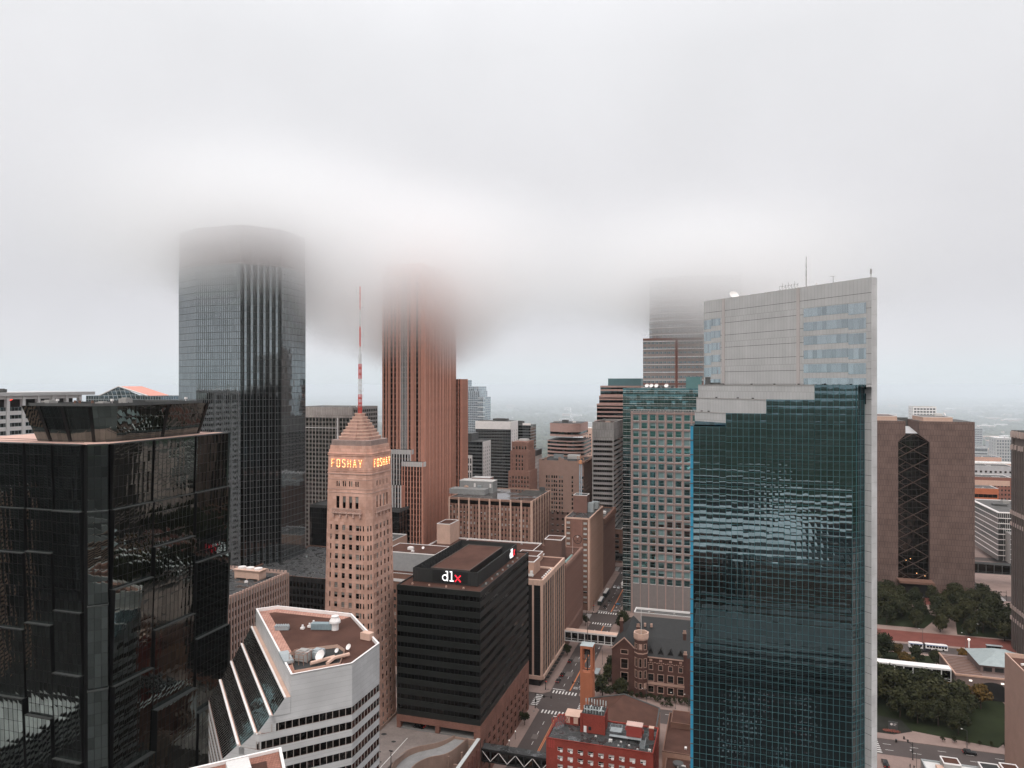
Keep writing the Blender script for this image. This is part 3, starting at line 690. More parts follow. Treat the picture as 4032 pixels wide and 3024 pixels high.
# parking deck with its curved ramp, in front of the black tower
def parking_deck():
    ou, ow = 232, -115
    t = thing('parking_deck', 'concrete parking deck with a curved walled ramp below the black striped tower', 'parking deck', ou, ow)
    Z = 16.9
    b = MB(); hole = 0
    b.face([(x-ow, y-ou, Z) for x, y in ((-156,207.5),(-112,207.5),(-112,222),(-110,233),(-103,240),(-97,246.2),(-122,246.2),(-122,312),(-126,312),(-126,262),(-156,236))], 0)
    b.box(-156-ow,-112-ow,207.5-ou,236-ou,0,Z-.3); b.build('deck_floor', M('stained_deck_concrete', (.26,.215,.195), .85, .28, .15, 1.5), t)
    # curved parapets and road of the ramp
    def curve(pts, n=6):
        out = []
        for i in range(len(pts)-1):
            p0 = pts[max(0,i-1)]; p1 = pts[i]; p2 = pts[i+1]; p3 = pts[min(len(pts)-1,i+2)]
            for k in range(n):
                s = k/n; out.append(tuple(.5*((2*p1[j])+(-p0[j]+p2[j])*s+(2*p0[j]-5*p1[j]+4*p2[j]-p3[j])*s*s+(-p0[j]+3*p1[j]-3*p2[j]+p3[j])*s**3) for j in (0,1)))
        out.append(pts[-1]); return out
    outer = curve([(-97.5,245.2),(-101.4,239.2),(-108.3,234.2),(-111.4,228.7),(-111.2,221.5),(-108,214),(-102,209.5)])
    inner = curve([(-92.6,244.9),(-95.8,234.6),(-102,230.6),(-105.2,226.0),(-105,221.4),(-103,217),(-99.5,214.5)])
    def wall_along(pts, th, z0f, z1f, mb, m=0):
        n = len(pts)
        q = []
        for i in range(n):
            a = Vector(pts[max(0,i-1)]); c = Vector(pts[min(n-1,i+1)]); d = (c-a).normalized(); q.append((pts[i][0]-d.y*th, pts[i][1]+d.x*th))
        for i in range(n-1):
            p, r, p2, r2 = pts[i], pts[i+1], q[i], q[i+1]; z0a, z0b, z1a, z1b = z0f(i/n), z0f((i+1)/n), z1f(i/n), z1f((i+1)/n)
            L3 = lambda v, z: (v[0]-ow, v[1]-ou, z)
            mb.face([L3(p,z0a),L3(r,z0b),L3(r,z1b),L3(p,z1a)], m); mb.face([L3(r2,z0b),L3(p2,z0a),L3(p2,z1a),L3(r2,z1b)], m); mb.face([L3(p,z1a),L3(r,z1b),L3(r2,z1b),L3(p2,z1a)], m)
    rz = lambda s: Z-.3-4.6*s
    tan = M('tan_concrete', (.33,.225,.18), .9, .2, .4, 2, .6)
    a = MB(); wall_along(outer, -.3, lambda s: 6, lambda s: max(rz(s)+1.3, Z+.9-1.8*s), a); a.build('ramp_parapet', tan, t)
    a = MB(); wall_along(inner, .3, lambda s: 2, lambda s: rz(s)+1.25, a); a.build('ramp_parapet', tan, t)
    a = MB(); n = len(outer)
    for i in range(n-1):
        s, s1 = i/n, (i+1)/n; o0, o1, i0, i1 = outer[i], outer[i+1], inner[i], inner[i+1]
        a.face([(o0[0]-ow,o0[1]-ou,rz(s)),(o1[0]-ow,o1[1]-ou,rz(s1)),(i1[0]-ow,i1[1]-ou,rz(s1)),(i0[0]-ow,i0[1]-ou,rz(s))][::-1])
    a.build('ramp_road', M('worn_ramp_concrete', (.30,.29,.285), .8, .2, .3, 2), t)
    # outer wall beside the avenue with a pale coping
    a = MB(); a.box(-88.9-ow,-87.9-ow,207.5-ou,246.0-ou,0,17.5); a.build('brick_wall', m_brick, t)
    a = MB(); a.box(-89.1-ow,-87.8-ow,207.5-ou,245.9-ou,17.5,17.75)
    a.build('coping', M('pale_tile_coping', (.55,.56,.55), .6, .12, .8), t)
    a = MB()
    for k in range(9): a.box(-87.9-ow,-87.55-ow,209.5+k*4-ou,210.5+k*4-ou,2,15.5); a.box(-87.88-ow,-87.7-ow,211.0+k*4-ou,212.6+k*4-ou,10.5,14.5)
    a.build('wall_pilasters', M('dark_red_brick', (.17,.07,.055), .9, .2), t)
    a = MB()
    for (x0,x1,y0,y1,z0,z1) in ((-99,-89,246-1,246-.2,15.2,17.2),(-98,-89.2,236,236.6,10,12.2),(-98,-89.2,227,227.5,6,8)): a.box(x0-ow,x1-ow,y0-ou,y1-ou,z0,z1)
    for (x,y) in ((-92,238),(-91,243),(-95.5,234)): a.box(x-.3-ow,x+.3-ow,y-.3-ou,y+.3-ou,2,16)
    a.build('ramp_beam', tan, t)
    a = MB(); a.box(-98-ow,-88.9-ow,214-ou,246-ou,2,2.4); a.build('lower_floor', m_grayd, t)
    a = MB()
    for (x0,x1,y0,y1) in ((-127,-126.5,229,262),(-152,-126.5,228.5,229)): a.box(x0-ow,x1-ow,y0-ou,y1-ou,Z-2,Z+1.1)
    a.build('deck_parapet', tan, t)
    a = MB()
    for i in range(6): a.box(-125.5-ow,-121-ow,214+i*3-ou,214.12+i*3-ou,Z+.002,Z+.006)
    a.box(-114.5-ow,-114.2-ow,212-ou,240-ou,Z+.002,Z+.006); a.build('bay_lines', m_line, t)
    a = MB()
    for (x,y,r) in ((-118,236,.9),(-119.5,228,.6),(-116,222,.5),(-121,219,.7),(-124,240,1.1),(-117.5,217,.6)):
        a.prism([(x-ow+r*math.cos(k*.7)*(1+.2*math.sin(k*3)), y-ou+r*.8*math.sin(k*.7)) for k in range(9)], Z+.001, Z+.004)
    a.build('oil_stains', m_roof_dk, t)
    a = MB(); a.tube((-110.5-ow,219-ou,Z),(-110.5-ow,219-ou,Z+6),.12,6); a.box(-111.2-ow,-109.8-ow,218.8-ou,219.2-ou,Z+6,Z+6.25); a.build('deck_lamp', m_black, t)
parking_deck()
# ================================================================ dark faceted glass tower at the left edge
def facet_tower():
    ou, ow = 165, -178
    t = thing('faceted_glass_tower', 'near black mirrored glass tower with notched facets and a flared crown', 'tower', ou, ow)
    gl = GL('black_mirror_glass', (.15,.175,.168), .008, .014, .020, .02, (.01,.011,.011), .03, .025, 1.3, .5)
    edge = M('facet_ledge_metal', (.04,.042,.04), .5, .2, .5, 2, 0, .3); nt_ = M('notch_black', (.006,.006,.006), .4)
    crnr = GL('pale_edge_glass', (.25,.30,.29), .02, .02, .02, .04)
    Lc = lambda u, w: (w-ow, u-ou)
    # (start, end, ledge heights from the top down)
    spec = [((139.0,-206),(139.6,-186.5),[132.6,112,98,79,60,40]), ((139.8,-185.7),(140.0,-176.2),[132.6,115.6,104,84,66,45]), ((140.2,-175.4),(140.2,-166.8),[132.6,115.6,104.5,86,62,41]),
            ((140.2,-166.0),(140.2,-157.2),[132.6,115.6,90,74,52,33]), ((140.8,-156.2),(144.0,-153.0),[132.6,115.6,91.5,70,49]),
            ((144.8,-152.6),(157.5,-152.6),[132.6,115.6,95,70,47]), ((158.3,-152.6),(173.6,-152.6),[132.6,115.6,103,80,58]), ((174.4,-152.6),(188.6,-152.9),[132.6,115.6,94.8,72,50])]
    core = MB(); cp = [Lc(140.6,-206),Lc(140.6,-157),Lc(144,-153.8),Lc(188,-153.8),Lc(188,-206)]
    core.prism(cp, 0, 132.4); core.build('notch_core', nt_, t)
    off = 0
    for (a, b_, zs) in spec:
        fr = Fr(Lc(*a), Lc(*b_)); n = max(2, round(fr.L/1.55)); P = fr.pt; z1 = zs[0]
        for k in range(len(zs)):
            z1 = zs[k]; z0 = zs[k+1]+0 if k+1 < len(zs) else 0
            flare = min(1.5, (z1-z0)*.04); m_ = max(1, round((z1-z0)/2.9)); off += 50
            g = MB(); g.face([P(0,z0,.15),P(fr.L,z0,.15),P(fr.L,z1,.15+flare),P(0,z1,.15+flare)], 0, [(off,0),(off+n,0),(off+n,m_),(off,m_)])
            g.face([P(0,z0,-.7),P(0,z0,.15),P(0,z1,.15+flare),P(0,z1,-.7)], 1); g.face([P(fr.L,z0,.15),P(fr.L,z0,-.7),P(fr.L,z1,-.7),P(fr.L,z1,.15+flare)], 1)
            for i in range(n+1):
                x = min(max(fr.L*i/n, .03), fr.L-.03)
                g.face([P(x-.035,z0,.2),P(x+.035,z0,.2),P(x+.035,z1,.2+flare),P(x-.035,z1,.2+flare)], 1)
            g.build('facet_glazing', [gl, nt_], t)
            led = MB(); led.wbox(fr, -.1, fr.L+.1, z1-.2, z1+.04, -.8, .26+flare); led.build('facet_ledge', edge, t)
    c = MB(); fr = Fr(Lc(188.9,-152.6), Lc(189.2,-156.5))
    for z0, z1 in ((115.7,132.6),(95,115.2),(72,94.5),(0,71.6)): c.face([(*Lc(188.7,-152.3),z0),(*Lc(189.3,-153.6),z0),(*Lc(189.8,-153.4),z1),(*Lc(189.1,-151.6),z1)], 0, [(0,0),(1,0),(1,5),(0,5)])
    c.build('corner_glass', crnr, t)
    b = MB(); b.face([(*Lc(u,w),132.62) for u, w in ((139.6,-206),(139.6,-157.3),(143.6,-153),(188.6,-152.6),(190,-206))]); b.build('terrace', M('pink_terrace_gravel', (.55,.36,.30), .9, .15, .5), t)
    rl = MB()
    for (p, q) in (((141.4,-200),(141.4,-158)),((145,-154.6),(187,-154.6))):
        A_, B_ = Lc(*p), Lc(*q); rl.tube((*A_,133.5),(*B_,133.5),.06,5); rl.tube((*A_,133.0),(*B_,133.0),.05,5)
    rl.build('terrace_rail', m_black, t)
    # crown, narrower at its foot
    top = [(143.0,-181.4),(143.0,-175.5),(143.6,-168.0),(144.6,-159.5),(149.0,-155.2),(166,-154.4),(183.5,-155.6),(184.5,-181)]
    bot = [(145.4,-178.6),(145.4,-174),(145.8,-167.6),(146.8,-160.6),(150.5,-157.0),(166,-156.6),(181.5,-157.5),(182,-178)]
    cg = MB(); cm = MB(); up = 0; n = len(top)
    for i in range(n-1 if True else n):
        a0, a1, b0, b1 = Lc(*bot[i]), Lc(*bot[i+1]), Lc(*top[i]), Lc(*top[i+1]); ln_ = math.hypot(b1[0]-b0[0], b1[1]-b0[1]); k = max(2, round(ln_/1.55))
        zt0 = 142.2; cg.face([(*a0,132.7),(*a1,132.7),(*b1,zt0),(*b0,zt0)], 0, [(up,0),(up+k,0),(up+k,3),(up,3)]); up += k+7
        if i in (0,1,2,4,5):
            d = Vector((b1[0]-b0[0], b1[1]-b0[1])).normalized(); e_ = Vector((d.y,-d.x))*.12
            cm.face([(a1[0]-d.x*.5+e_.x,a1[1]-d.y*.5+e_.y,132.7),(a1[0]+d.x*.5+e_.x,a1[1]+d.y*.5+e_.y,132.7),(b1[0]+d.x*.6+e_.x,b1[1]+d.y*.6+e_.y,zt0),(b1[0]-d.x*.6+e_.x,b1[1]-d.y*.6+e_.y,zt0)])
    a0, b0 = Lc(*bot[0]), Lc(*top[0]); cg.face([(*Lc(*bot[-1]),132.7),(*a0,132.7),(*b0,142.2),(*Lc(*top[-1]),142.2)], 0, [(200,0),(220,0),(220,3),(200,3)])
    cr = cg.build('crown', gl, t); cm.build('crown_black_strips', nt_, cr)  # flat black strips laid on the crown stand in for shaded notches
    r = MB(); r.face([(*Lc(*p),141.2) for p in top]); r.build('crown_roof', m_roof_dk, cr)
    par = MB()
    q_in = inset([Lc(*p) for p in top], 1.2)
    for i in range(n):
        p, q = q_in[i], q_in[(i+1) % n]; par.face([(*p,141.2),(*q,141.2),(*q,142.9),(*p,142.9)])
        k = max(2, int(math.hypot(q[0]-p[0], q[1]-p[1])/2))
        for j in range(k):
            s = j/k; x, y = p[0]+(q[0]-p[0])*s, p[1]+(q[1]-p[1])*s; par.box(x-.06,x+.06,y-.06,y+.06,142,143.1)
    par.build('parapet_screen', m_grayd, cr)
    for (u, w, h) in ((150,-180,2.2),(160,-172,1.6),(172,-176,2.4)):
        x, y = Lc(u, w); unit(t, x, y, 141.2, 3, 2.4, h, m_gray)
    for (u, w) in ((147.5,-168),(147.2,-166),(147.5,-162)):
        x, y = Lc(u, w); q = MB(); q.tube((x,y,141.2),(x,y,143.6),.28,8); q.build('roof_pipe', m_pinkd, t)
    for (u, w) in ((147,-173.5),(150,-158),(178,-159)):
        x, y = Lc(u, w); q = MB(); q.tube((x,y,141.2),(x,y,143.4),.07,6); q.box(x-.3,x+.3,y-.3,y+.3,143.4,144.0); q.build('beacon', m_cap, t)
facet_tower()

# ================================================================ white office block set at 45 degrees with sloped glass terraces
RC = [(132.5,-132),(132.5,-84.2),(179.0,-84.2),(179.0,-132)]   # (u, w)
def diag_poly(c_lo, ou, ow, u0=132.5, u1=179.0, w0=-132, w1=-84.2, c_hi=76.4, fr=231.3, bk=306):
    p = [(w0,u0),(w1,u0),(w1,u1),(w0,u1)]
    p = clip(p, 1, 1, c_lo); p = clip(p, -1, -1, -c_hi); p = clip(p, -1, 1, fr); p = clip(p, 1, -1, -bk)
    return [(x-ow, y-ou) for x, y in p]
def stepped_white():
    ou, ow = 156, -108
    t = thing('stepped_white_office', 'white banded office block with brown roof and four sloping glass terraces', 'office block', ou, ow)
    gl = GL('terrace_glass', (.24,.30,.325), .012, .012, .015, .03, (.26,.23,.21), .07, .004, 1.2, .25)
    wp = BR('white_metal_panel', (.52,.51,.505), (.56,.55,.545), (.40,.39,.385), 3.2, 1.2, .03, .6, 'd', .1)
    top = diag_poly(43.3, ou, ow); zt = 83.0
    fh = 3.35
    wl = MB(); g = MB(); sl = MB(); ldg = MB(); trf = MB(); mull = MB()
    # floors below the blank top: full plan widening downwards
    def plan(k): return diag_poly(43.3-1.414*(1.5+3.1*k), ou, ow)
    zb = [74.4-fh*k for k in range(0, 23)]
    top_e = edges(top)
    for fr in top_e: wl.wquad(fr, 0, fr.L, 74.4+fh*.0 if False else 74.4, zt, 0)
    # diagonal side, four sloped strips with troughs
    for k in range(4):
        cA = 43.3-1.414*(1.3+3.15*k); cB = 43.3-1.414*(4.2+3.15*k); zhi = 78.0-fh*k; zlo = 74.2-fh*k
        pa = diag_poly(cA, ou, ow); pb = diag_poly(cB, ou, ow)
        # the two ends of each diagonal: points on u+w=c
        def ends(c): 
            lo = max(132.5, c+84.2-84.2) ; uA = 132.5 if (c-132.5) < -84.2 and (c-132.5) >= -132 else None
            P1 = (c-132.5, 132.5)
            if P1[0] > (132.5-231.3): P1 = ((c-231.3)/2, (c+231.3)/2)
            P2 = (-132.0, c+132.0)
            if P2[1]-P2[0] > 306: P2 = ((c-306)/2, (c+306)/2)
            return [(P1[0]-ow, P1[1]-ou), (P2[0]-ow, P2[1]-ou)]
        a0, a1 = ends(cA); b0, b1 = ends(cB); cL = cA+1.414*1.2; l0, l1 = ends(cL)
        ln_ = math.hypot(a1[0]-a0[0], a1[1]-a0[1]); n = max(8, round(ln_/1.25))
        g.face([(*b0,zlo),(*b1,zlo),(*a1,zhi),(*a0,zhi)][::-1], 0, [(k*70,0),(k*70+n,0),(k*70+n,2),(k*70,2)])
        in0_, in1_ = ends(cA+1.414*1.25)
        trf = MB()
        for e0, e1, e2 in ((a0,b0,in0_),(a1,b1,in1_)):
            trf.face([(*e0,zhi),(*e1,zlo),(*e2,zlo),(*e2,zhi)]); trf.build('terrace_end', wp, t); trf = MB()
        # ledge at the top of the strip (pink stone) and white coping
        in0, in1 = ends(cA+1.414*1.25)
        ldg.face([(*a0,zhi+.02),(*in0,zhi+.02),(*in1,zhi+.02),(*a1,zhi+.02)], 0)
        for (q0, q1) in ((a0,a1),):
            fr = Fr(q1, q0); ldg.wbox(fr, 0, fr.L, zhi-.12, zhi+.25, -.3, .12, 1)
        # gutter pipe along each trough
        if k < 3:
            c0, c1 = ends(cB+.25); mull.tube((*c0, zlo+.25), (*c1, zlo+.25), .2, 6)
    gs = g.build('sloped_glazing', gl, t); mull.build('gutter_pipe', m_cap, t); ldg.build('terrace_ledge', [m_pinkl, m_cap], t)
    # storeys
    for k in range(22):
        z1 = 74.4-fh*k; z0 = z1-fh
        kk = min(k, 3); cB = 43.3-1.414*(4.2+3.15*kk); pl = diag_poly(cB, ou, ow); ee = edges(pl); gg = MB(); ss = MB()
        for i, fr in enumerate(ee):
            n = max(1, round(fr.L/1.5)); gg.wquad(fr, 0, fr.L, z0, z0+1.75, -.18, 0, [(i*60,k*3),(i*60+n,k*3),(i*60+n,k*3+1),(i*60,k*3+1)])
            for j in range(n+1): 
                x = min(max(fr.L*j/n,.05),fr.L-.05); gg.wbox(fr, x-.05, x+.05, z0, z0+1.75, -.18, -.04, 1)
            ss.wquad(fr, 0, fr.L, z0+1.75, z1, 0); P = fr.pt; ss.face([P(0,z0+1.75,-.18),P(fr.L,z0+1.75,-.18),P(fr.L,z0+1.75,0),P(0,z0+1.75,0)])
        gg.face([(p[0],p[1],z0) for p in inset(pl,.1)], 2); 
        gg.build('window_band', [m_whgl, m_frame_w, m_black], t); ss.build('spandrel_band', wp, t)
    wl.build('blank_wall', wp, t)
    # trough floor under each strip
    fl = MB()
    for k in range(4):
        cB = 43.3-1.414*(4.2+3.15*k); pl = diag_poly(cB, ou, ow); fl.face([(p[0],p[1],74.4-fh*k+.01) for p in pl])
    fl.build('terrace_floor', M('wet_brown_gutter', (.16,.09,.07), .6, .4, .4, 3), t)
    roof(t, top, zt, m_roof_br, .9, .45, m_cap)
    rb = MB(); q1 = inset(top, .5); q2 = inset(top, 3.2)
    for i in range(len(top)):
        if i in (0, 1): continue
        a, b_, c_, d_ = q1[i], q1[(i+1) % len(top)], q2[(i+1) % len(top)], q2[i]; rb.face([(*a,82.13),(*b_,82.13),(*c_,82.13),(*d_,82.13)])
    rb.build('paver_border', BR('pink_pavers', (.40,.21,.16), (.50,.28,.22), (.2,.1,.08), .8, .8, .05, .9, 'xy'), t)
    X = lambda u, w: (w-ow, u-ou)
    # sunken plant well near the front corner
    wl2 = MB(); 
    (x0, y0) = X(141, -98)
    well = [X(139.6,-94.6),X(146.5,-87.2),X(154.5,-90.5),X(156.6,-93.8),X(150.5,-102.0),X(147.8,-101.6)]
    wl2.face([(*p,82.14) for p in well], 1)
    for i in range(len(well)):
        a, b_ = well[i], well[(i+1) % len(well)]; wl2.face([(*a,82.14),(*b_,82.14),(*b_,83.0),(*a,83.0)], 0)
    wl2.build('plant_well', [m_pinkl, m_roof_dk], t)
    st = MB()
    A_ = Vector((*X(146.2,-99.2),0)); 
    for i in range(4):
        for j in range(3):
            x, y = A_.x+i*1.3, A_.y+j*1.6-2
            st.tube((x,y,82.1),(x,y,84.6),.06,4)
    for j in range(3): st.tube((A_.x,A_.y+j*1.6-2,84.6),(A_.x+3.9,A_.y+j*1.6-2,84.6),.06,4); st.tube((A_.x,A_.y+j*1.6-2,83.6),(A_.x+3.9,A_.y+j*1.6-2,83.6),.05,4)
    for i in range(4): st.tube((A_.x+i*1.3,A_.y-2,84.6),(A_.x+i*1.3,A_.y+1.2,84.6),.06,4)
    st.build('rusty_railings', M('rusty_steel', (.30,.17,.13), .8, .3, 1), t)
    x, y = X(147,-97); o = unit(t, x, y, 82.2, 3.2, 2.6, 2.4, m_gray, 'cooling_unit'); x, y = X(149.5,-95.0); unit(t, x, y, 82.2, 2.4, 3.2, 1.8, m_metal, 'cooling_unit')
    x, y = X(146,-101.3); o = unit(t, x, y, 82.3, 2.2, 7, .9, m_metal, 'metal_deck', False); o.rotation_euler = (0,0,math.radians(45))
    for (u, w, r) in ((147.5,-92.7,1.35),(153.5,-92.0,.6),(156.0,-90.2,.75)):
        x, y = X(u, w); dish(t, x, y, 82.1, r, math.radians(-20))
    for (u0_, w0_, u1_, w1_) in ((144.3,-93.5,149.5,-90.3),(148,-90.6,152,-87.8),(145.5,-89.8,148.6,-90.0)):
        b = MB(); p, q = X(u0_,w0_), X(u1_,w1_); b.tube((*p,82.9),(*q,82.9),.45,6); b.build('pale_duct', m_pinkl, t)
    # roof plant
    x, y = X(167.5,-104.5); b = MB(); b.box(-3.2,3.2,-.9,.9,.1,1.7)
    for i in range(8): b.box(-3.1+i*.8,-2.5+i*.8,-.96,-.9,.3,1.5)
    o = b.build('duct_box', M('blue_grey_metal', (.22,.28,.30), .5, .2, .5), t, (x,y,82.1), math.radians(15))
    b = MB(); b.tube((0,0,0),(0,0,1.9),1.0,12); b.tube((0,0,1.9),(0,0,2.4),1.5,12,1.5); b.tube((0,0,2.4),(0,0,3.4),1.5,12,.9); b.tube((0,0,3.4),(0,0,3.7),1.0,12); b.build('exhaust_cowl', m_cap, t, (x+3.1,y+.6,82.1))
    x, y = X(163.8,-114.8); b = MB(); b.box(-1.8,1.8,-.7,.7,.1,1.1); 
    for i in range(6): b.tube((-1.7+i*.6,-.8,1.1),(-1.7+i*.6,.8,1.1),.28,6)
    b.build('roof_unit', m_metal, t, (x,y,82.1), math.radians(20))
    x, y = X(164.2,-89.6); b = MB(); b.box(-1.5,1.5,-1,1,.1,1.8); b.box(-1.3,1.3,-.8,.8,1.8,1.85); b.build('roof_unit', m_pinkl, t, (x,y,82.1), math.radians(-10))
    for (u, w) in ((167.8,-109),(168.6,-108.6),(170,-109.2),(166,-110)):
        x, y = X(u, w); b = MB(); b.box(-.5,.5,-.4,.4,0,.5); b.tube((0,0,.5),(0,0,1.1),.25,6); b.build('roof_vent', m_cap, t, (x,y,82.1))
m_whgl = GL('smoky_band_glass', (.075,.072,.068), .05, .05, .04, .03, None, 0, 0, 1.5, 1.0); m_frame_w = M('pale_mullion', (.42,.36,.33), .6, .1)
stepped_white()
def twin_roof():
    ou, ow = 104, -99
    t = thing('white_office_corner', 'white edged corner of a lower brown roofed office block at the photo bottom', 'office block', ou, ow)
    pts = [(80,-79.6),(114.6,-79.6),(121.2,-85.2),(100,-106.4),(80,-106.4)]
    P = [(w-ow,u-ou) for u, w in pts]
    zt = 76.0; b = MB(); b.prism(P, 0, zt-.3, top=False); b.build('wall', M('white_metal_wall', (.45,.44,.43), .6, .1, .3, 2, .2), t)
    roof(t, P, zt, m_roof_br, .6, .5, m_cap)
    q1, q2 = inset(P, .6), inset(P, 3.0); rb = MB()
    for i in range(len(P)): rb.face([(*q1[i],75.42),(*q1[(i+1)%len(P)],75.42),(*q2[(i+1)%len(P)],75.42),(*q2[i],75.42)])
    rb.build('paver_border', BR('brown_pavers', (.26,.115,.085), (.31,.145,.11), (.14,.07,.05), .6, .6, .04, .9, 'xy'), t)
    b = MB(); b.box(-2,2,-2.2,2.2,0,1.6); b.build('roof_hatch', m_roof_wh, t, (P[2][0]-2.5,P[2][1]-9.6,75.4), math.radians(45))
twin_roof()

# ================================================================ white and green glass tower at the right
def green_tower():
    ou, ow = 226, 12
    t = thing('green_glass_tower', 'tall green mirrored glass tower with stepped top and a white diagonal slab crest', 'tower', ou, ow)
    gl = GL('green_mirror_glass', (.14,.195,.215), .005, .012, .036, .015, None, 0, 0, 1.1, .2)
    wp = BR('white_slab_panel', (.43,.425,.42), (.455,.45,.445), (.25,.245,.235), 1.62, 8.1, .04, .75, 'd', .06)
    blue = GL('pale_blue_glass', (.37,.415,.43), .01, .01, .01, .05, (.3,.36,.38), .04, .04)
    Lc = lambda u, w: (w-ow, u-ou)
    fz = 4.06
    # front glass in four rising steps, along u = 206
    st = [(-10.0,-1.2,136.1),(-1.2,9.4,139.9),(9.4,21.6,143.75),(21.6,30.8,147.7)]
    g = MB(); mu = MB(); pz = fz/2
    ztop = 147.7; uoff = 0; nm = 0
    for (wa, wb, zt) in st:
        fr = Fr(Lc(206,wa), Lc(206,wb)); n = round((wb-wa)/1.62)
        g.wquad(fr, 0, fr.L, 0, zt, 0, 0, [(uoff,0),(uoff+n,0),(uoff+n,zt/pz),(uoff,zt/pz)]); uoff += n
        for i in range(n+1): mu.wbox(fr, fr.L*i/n-.04, fr.L*i/n+.04, 0, zt, 0, .1)
        k = 0; z = zt
        while z > 0: mu.wbox(fr, 0, fr.L, z-.03, z+.03, 0, .06); z -= (1.68 if k % 2 else 2.38); k += 1
    fr = Fr(Lc(206,30.8), Lc(209.4,34.2)); n = 3; g.wquad(fr, 0, fr.L, 0, 147.7, 0, 0, [(90,0),(93,0),(93,147.7/pz),(90,147.7/pz)])
    for i in range(1,4): mu.wbox(fr, fr.L*i/3-.05, fr.L*i/3+.05, 0, 147.7, 0, .13)
    k = 0; z = 147.7
    while z > 0: mu.wbox(fr, 0, fr.L, z-.04, z+.04, 0, .08); z -= (1.68 if k % 2 else 2.38); k += 1
    fr = Fr(Lc(254,-10), Lc(206,-10)); g.wquad(fr, 0, fr.L, 0, 136.1, 0, 0, [(120,0),(150,0),(150,60),(120,60)])
    g.build('glazing', gl, t); mu.build('mullion_grid', M('teal_mullion', (.05,.14,.155), .6, .15, .5, 2, .2, .25), t)
    b = MB(); b.box(-10.75-ow,-10.02-ow,205.6-ou,206.4-ou,0,136.3); b.box(-10.75-ow,-10.1-ow,206.4-ou,209-ou,0,136.3); b.build('corner_fin', M('bright_blue_fin', (.035,.25,.40), .45, .1, .3), t)
    b = MB()
    for i in range(33): b.box(-10.9-ow,-10.0-ow,205.45-ou,206.2-ou,136.3-i*fz-.12,136.3-i*fz+.12)
    b.build('corner_fin_joints', m_grayd, t)
    # white diagonal walls rising behind each step
    def diag(c, zb, zt, wmax, name, mat=wp, glassband=None):
        a, b_ = Lc(c+10,-10), Lc(c-wmax,wmax); fr = Fr(a, b_); q = MB(); q.wquad(fr, 0, fr.L, zb, zt, 0)
        P = fr.pt; d = 1.0
        q.face([P(0,zt,0),P(fr.L,zt,0),P(fr.L,zt,-d),P(0,zt,-d)])
        o = q.build(name, mat, t)
        k = MB(); k.wbox(fr, 0, fr.L, zt-.15, zt+.12, -.5, .1); k.build('coping', m_gray, o)
        if glassband:
            gq = MB(); gq.wquad(fr, 0, fr.L, zb, zb+glassband, .06, 0, [(0,0),(8,0),(8,1),(0,1)]); gq.build('glass_band', gl, o)
        return fr
    diag(204.8, 134.5, 139.9, -1.2, 'step_wall', wp, 2.7); diag(215.4, 138.5, 143.75, 9.4, 'step_wall'); diag(227.6, 142.5, 147.7, 21.6, 'step_wall')
    tr = MB()
    for (c0, c1, z) in ((196,204.8,135.6),(204.8,215.4,139.5),(215.4,227.6,143.3),(227.6,244,147.2)):
        p = clip(clip([(-10,206),(36,206),(36,255),(-10,255)],1,1,c0),-1,-1,-c1); tr.face([(x-ow,y-ou,z) for x, y in p])
    tr.build('step_roof', m_roof_gr, t)
    for (c, z, ws) in ((204.8,139.9,(-6,-8)),(215.4,143.75,(-4,2,6)),(227.6,147.7,(-2,6,12,18))):
        for w_ in ws:
            x, y = Lc(c-w_+1.0, w_); unit(t, x, y, z-.4, .6, .6, .8, m_black, 'roof_light', False)
    x, y = Lc(238,-7); unit(t, x, y, 147.2, 1.6, 1.6, 3.0, m_grayd, 'dark_stack', False); x, y = Lc(239,-5); unit(t, x, y, 147.2, 6, 1.2, 1.0, m_grayd, 'roof_unit')
    for (c, z, w_) in ((204.8,139.9,.5),(227.6,147.7,0)):
        pass
    # the slab crest
    R_, L_ = Lc(208.2,35.8), Lc(252.7,-8.7); fr = Fr(L_, R_); s = MB(); th = 2.3
    P = fr.pt; zt = 176.4; s.wquad(fr, 0, fr.L, 0, zt, 0)
    s.face([P(0,0,-th),P(0,0,0),P(0,zt,0),P(0,zt,-th)]); s.face([P(fr.L,0,-th),P(0,0,-th),P(0,zt,-th),P(fr.L,zt,-th)])
    s.build('slab_wall', wp, t)
    e_ = MB(); e_.face([P(fr.L,0,0),P(fr.L,0,-th),P(fr.L,zt,-th),P(fr.L,zt,0)]); e_.face([P(0,zt,0),P(fr.L,zt,0),P(fr.L,zt,-th),P(0,zt,-th)]); e_.build('slab_end', BR('smooth_white_end', (.56,.55,.545), (.57,.56,.555), (.42,.41,.40), 40, 4.06, .04, .6), t)
    k = MB()
    for x in (fr.L*.147, fr.L*.625): k.wbox(fr, x-.55, x+.55, 147.7, zt-.05, 0, .18)
    k.build('pink_ribs', M('pinkish_rib', (.44,.40,.385), .8, .1), t)
    j = MB(); z = zt-4.06
    while z > 2: j.wbox(fr, 0, fr.L, z-.06, z+.06, 0, .012); z -= 4.06
    j.build('panel_joints', m_grayd, t)
    gb = MB()
    z = 170.0; i = 0
    while z > 145:
        for (a, b_, dz) in ((.655,.89,0),(.89,.975,-.6)):
            gb.wquad(fr, fr.L*a, fr.L*b_, z-2.5+dz, z+dz*.2, .03, 0, [(i*40,0),(i*40+12*(b_-a)/.3,0),(i*40+12*(b_-a)/.3,1),(i*40,1)])
        for (a, b_, dz) in ((.0,.055,-.9),(.055,.125,0)):
            gb.wquad(fr, fr.L*a, fr.L*b_, z-2.4+dz, z+dz*.2, .03, 0, [(i*40+20,0),(i*40+24,0),(i*40+24,1),(i*40+20,1)])
        z -= 4.06; i += 1
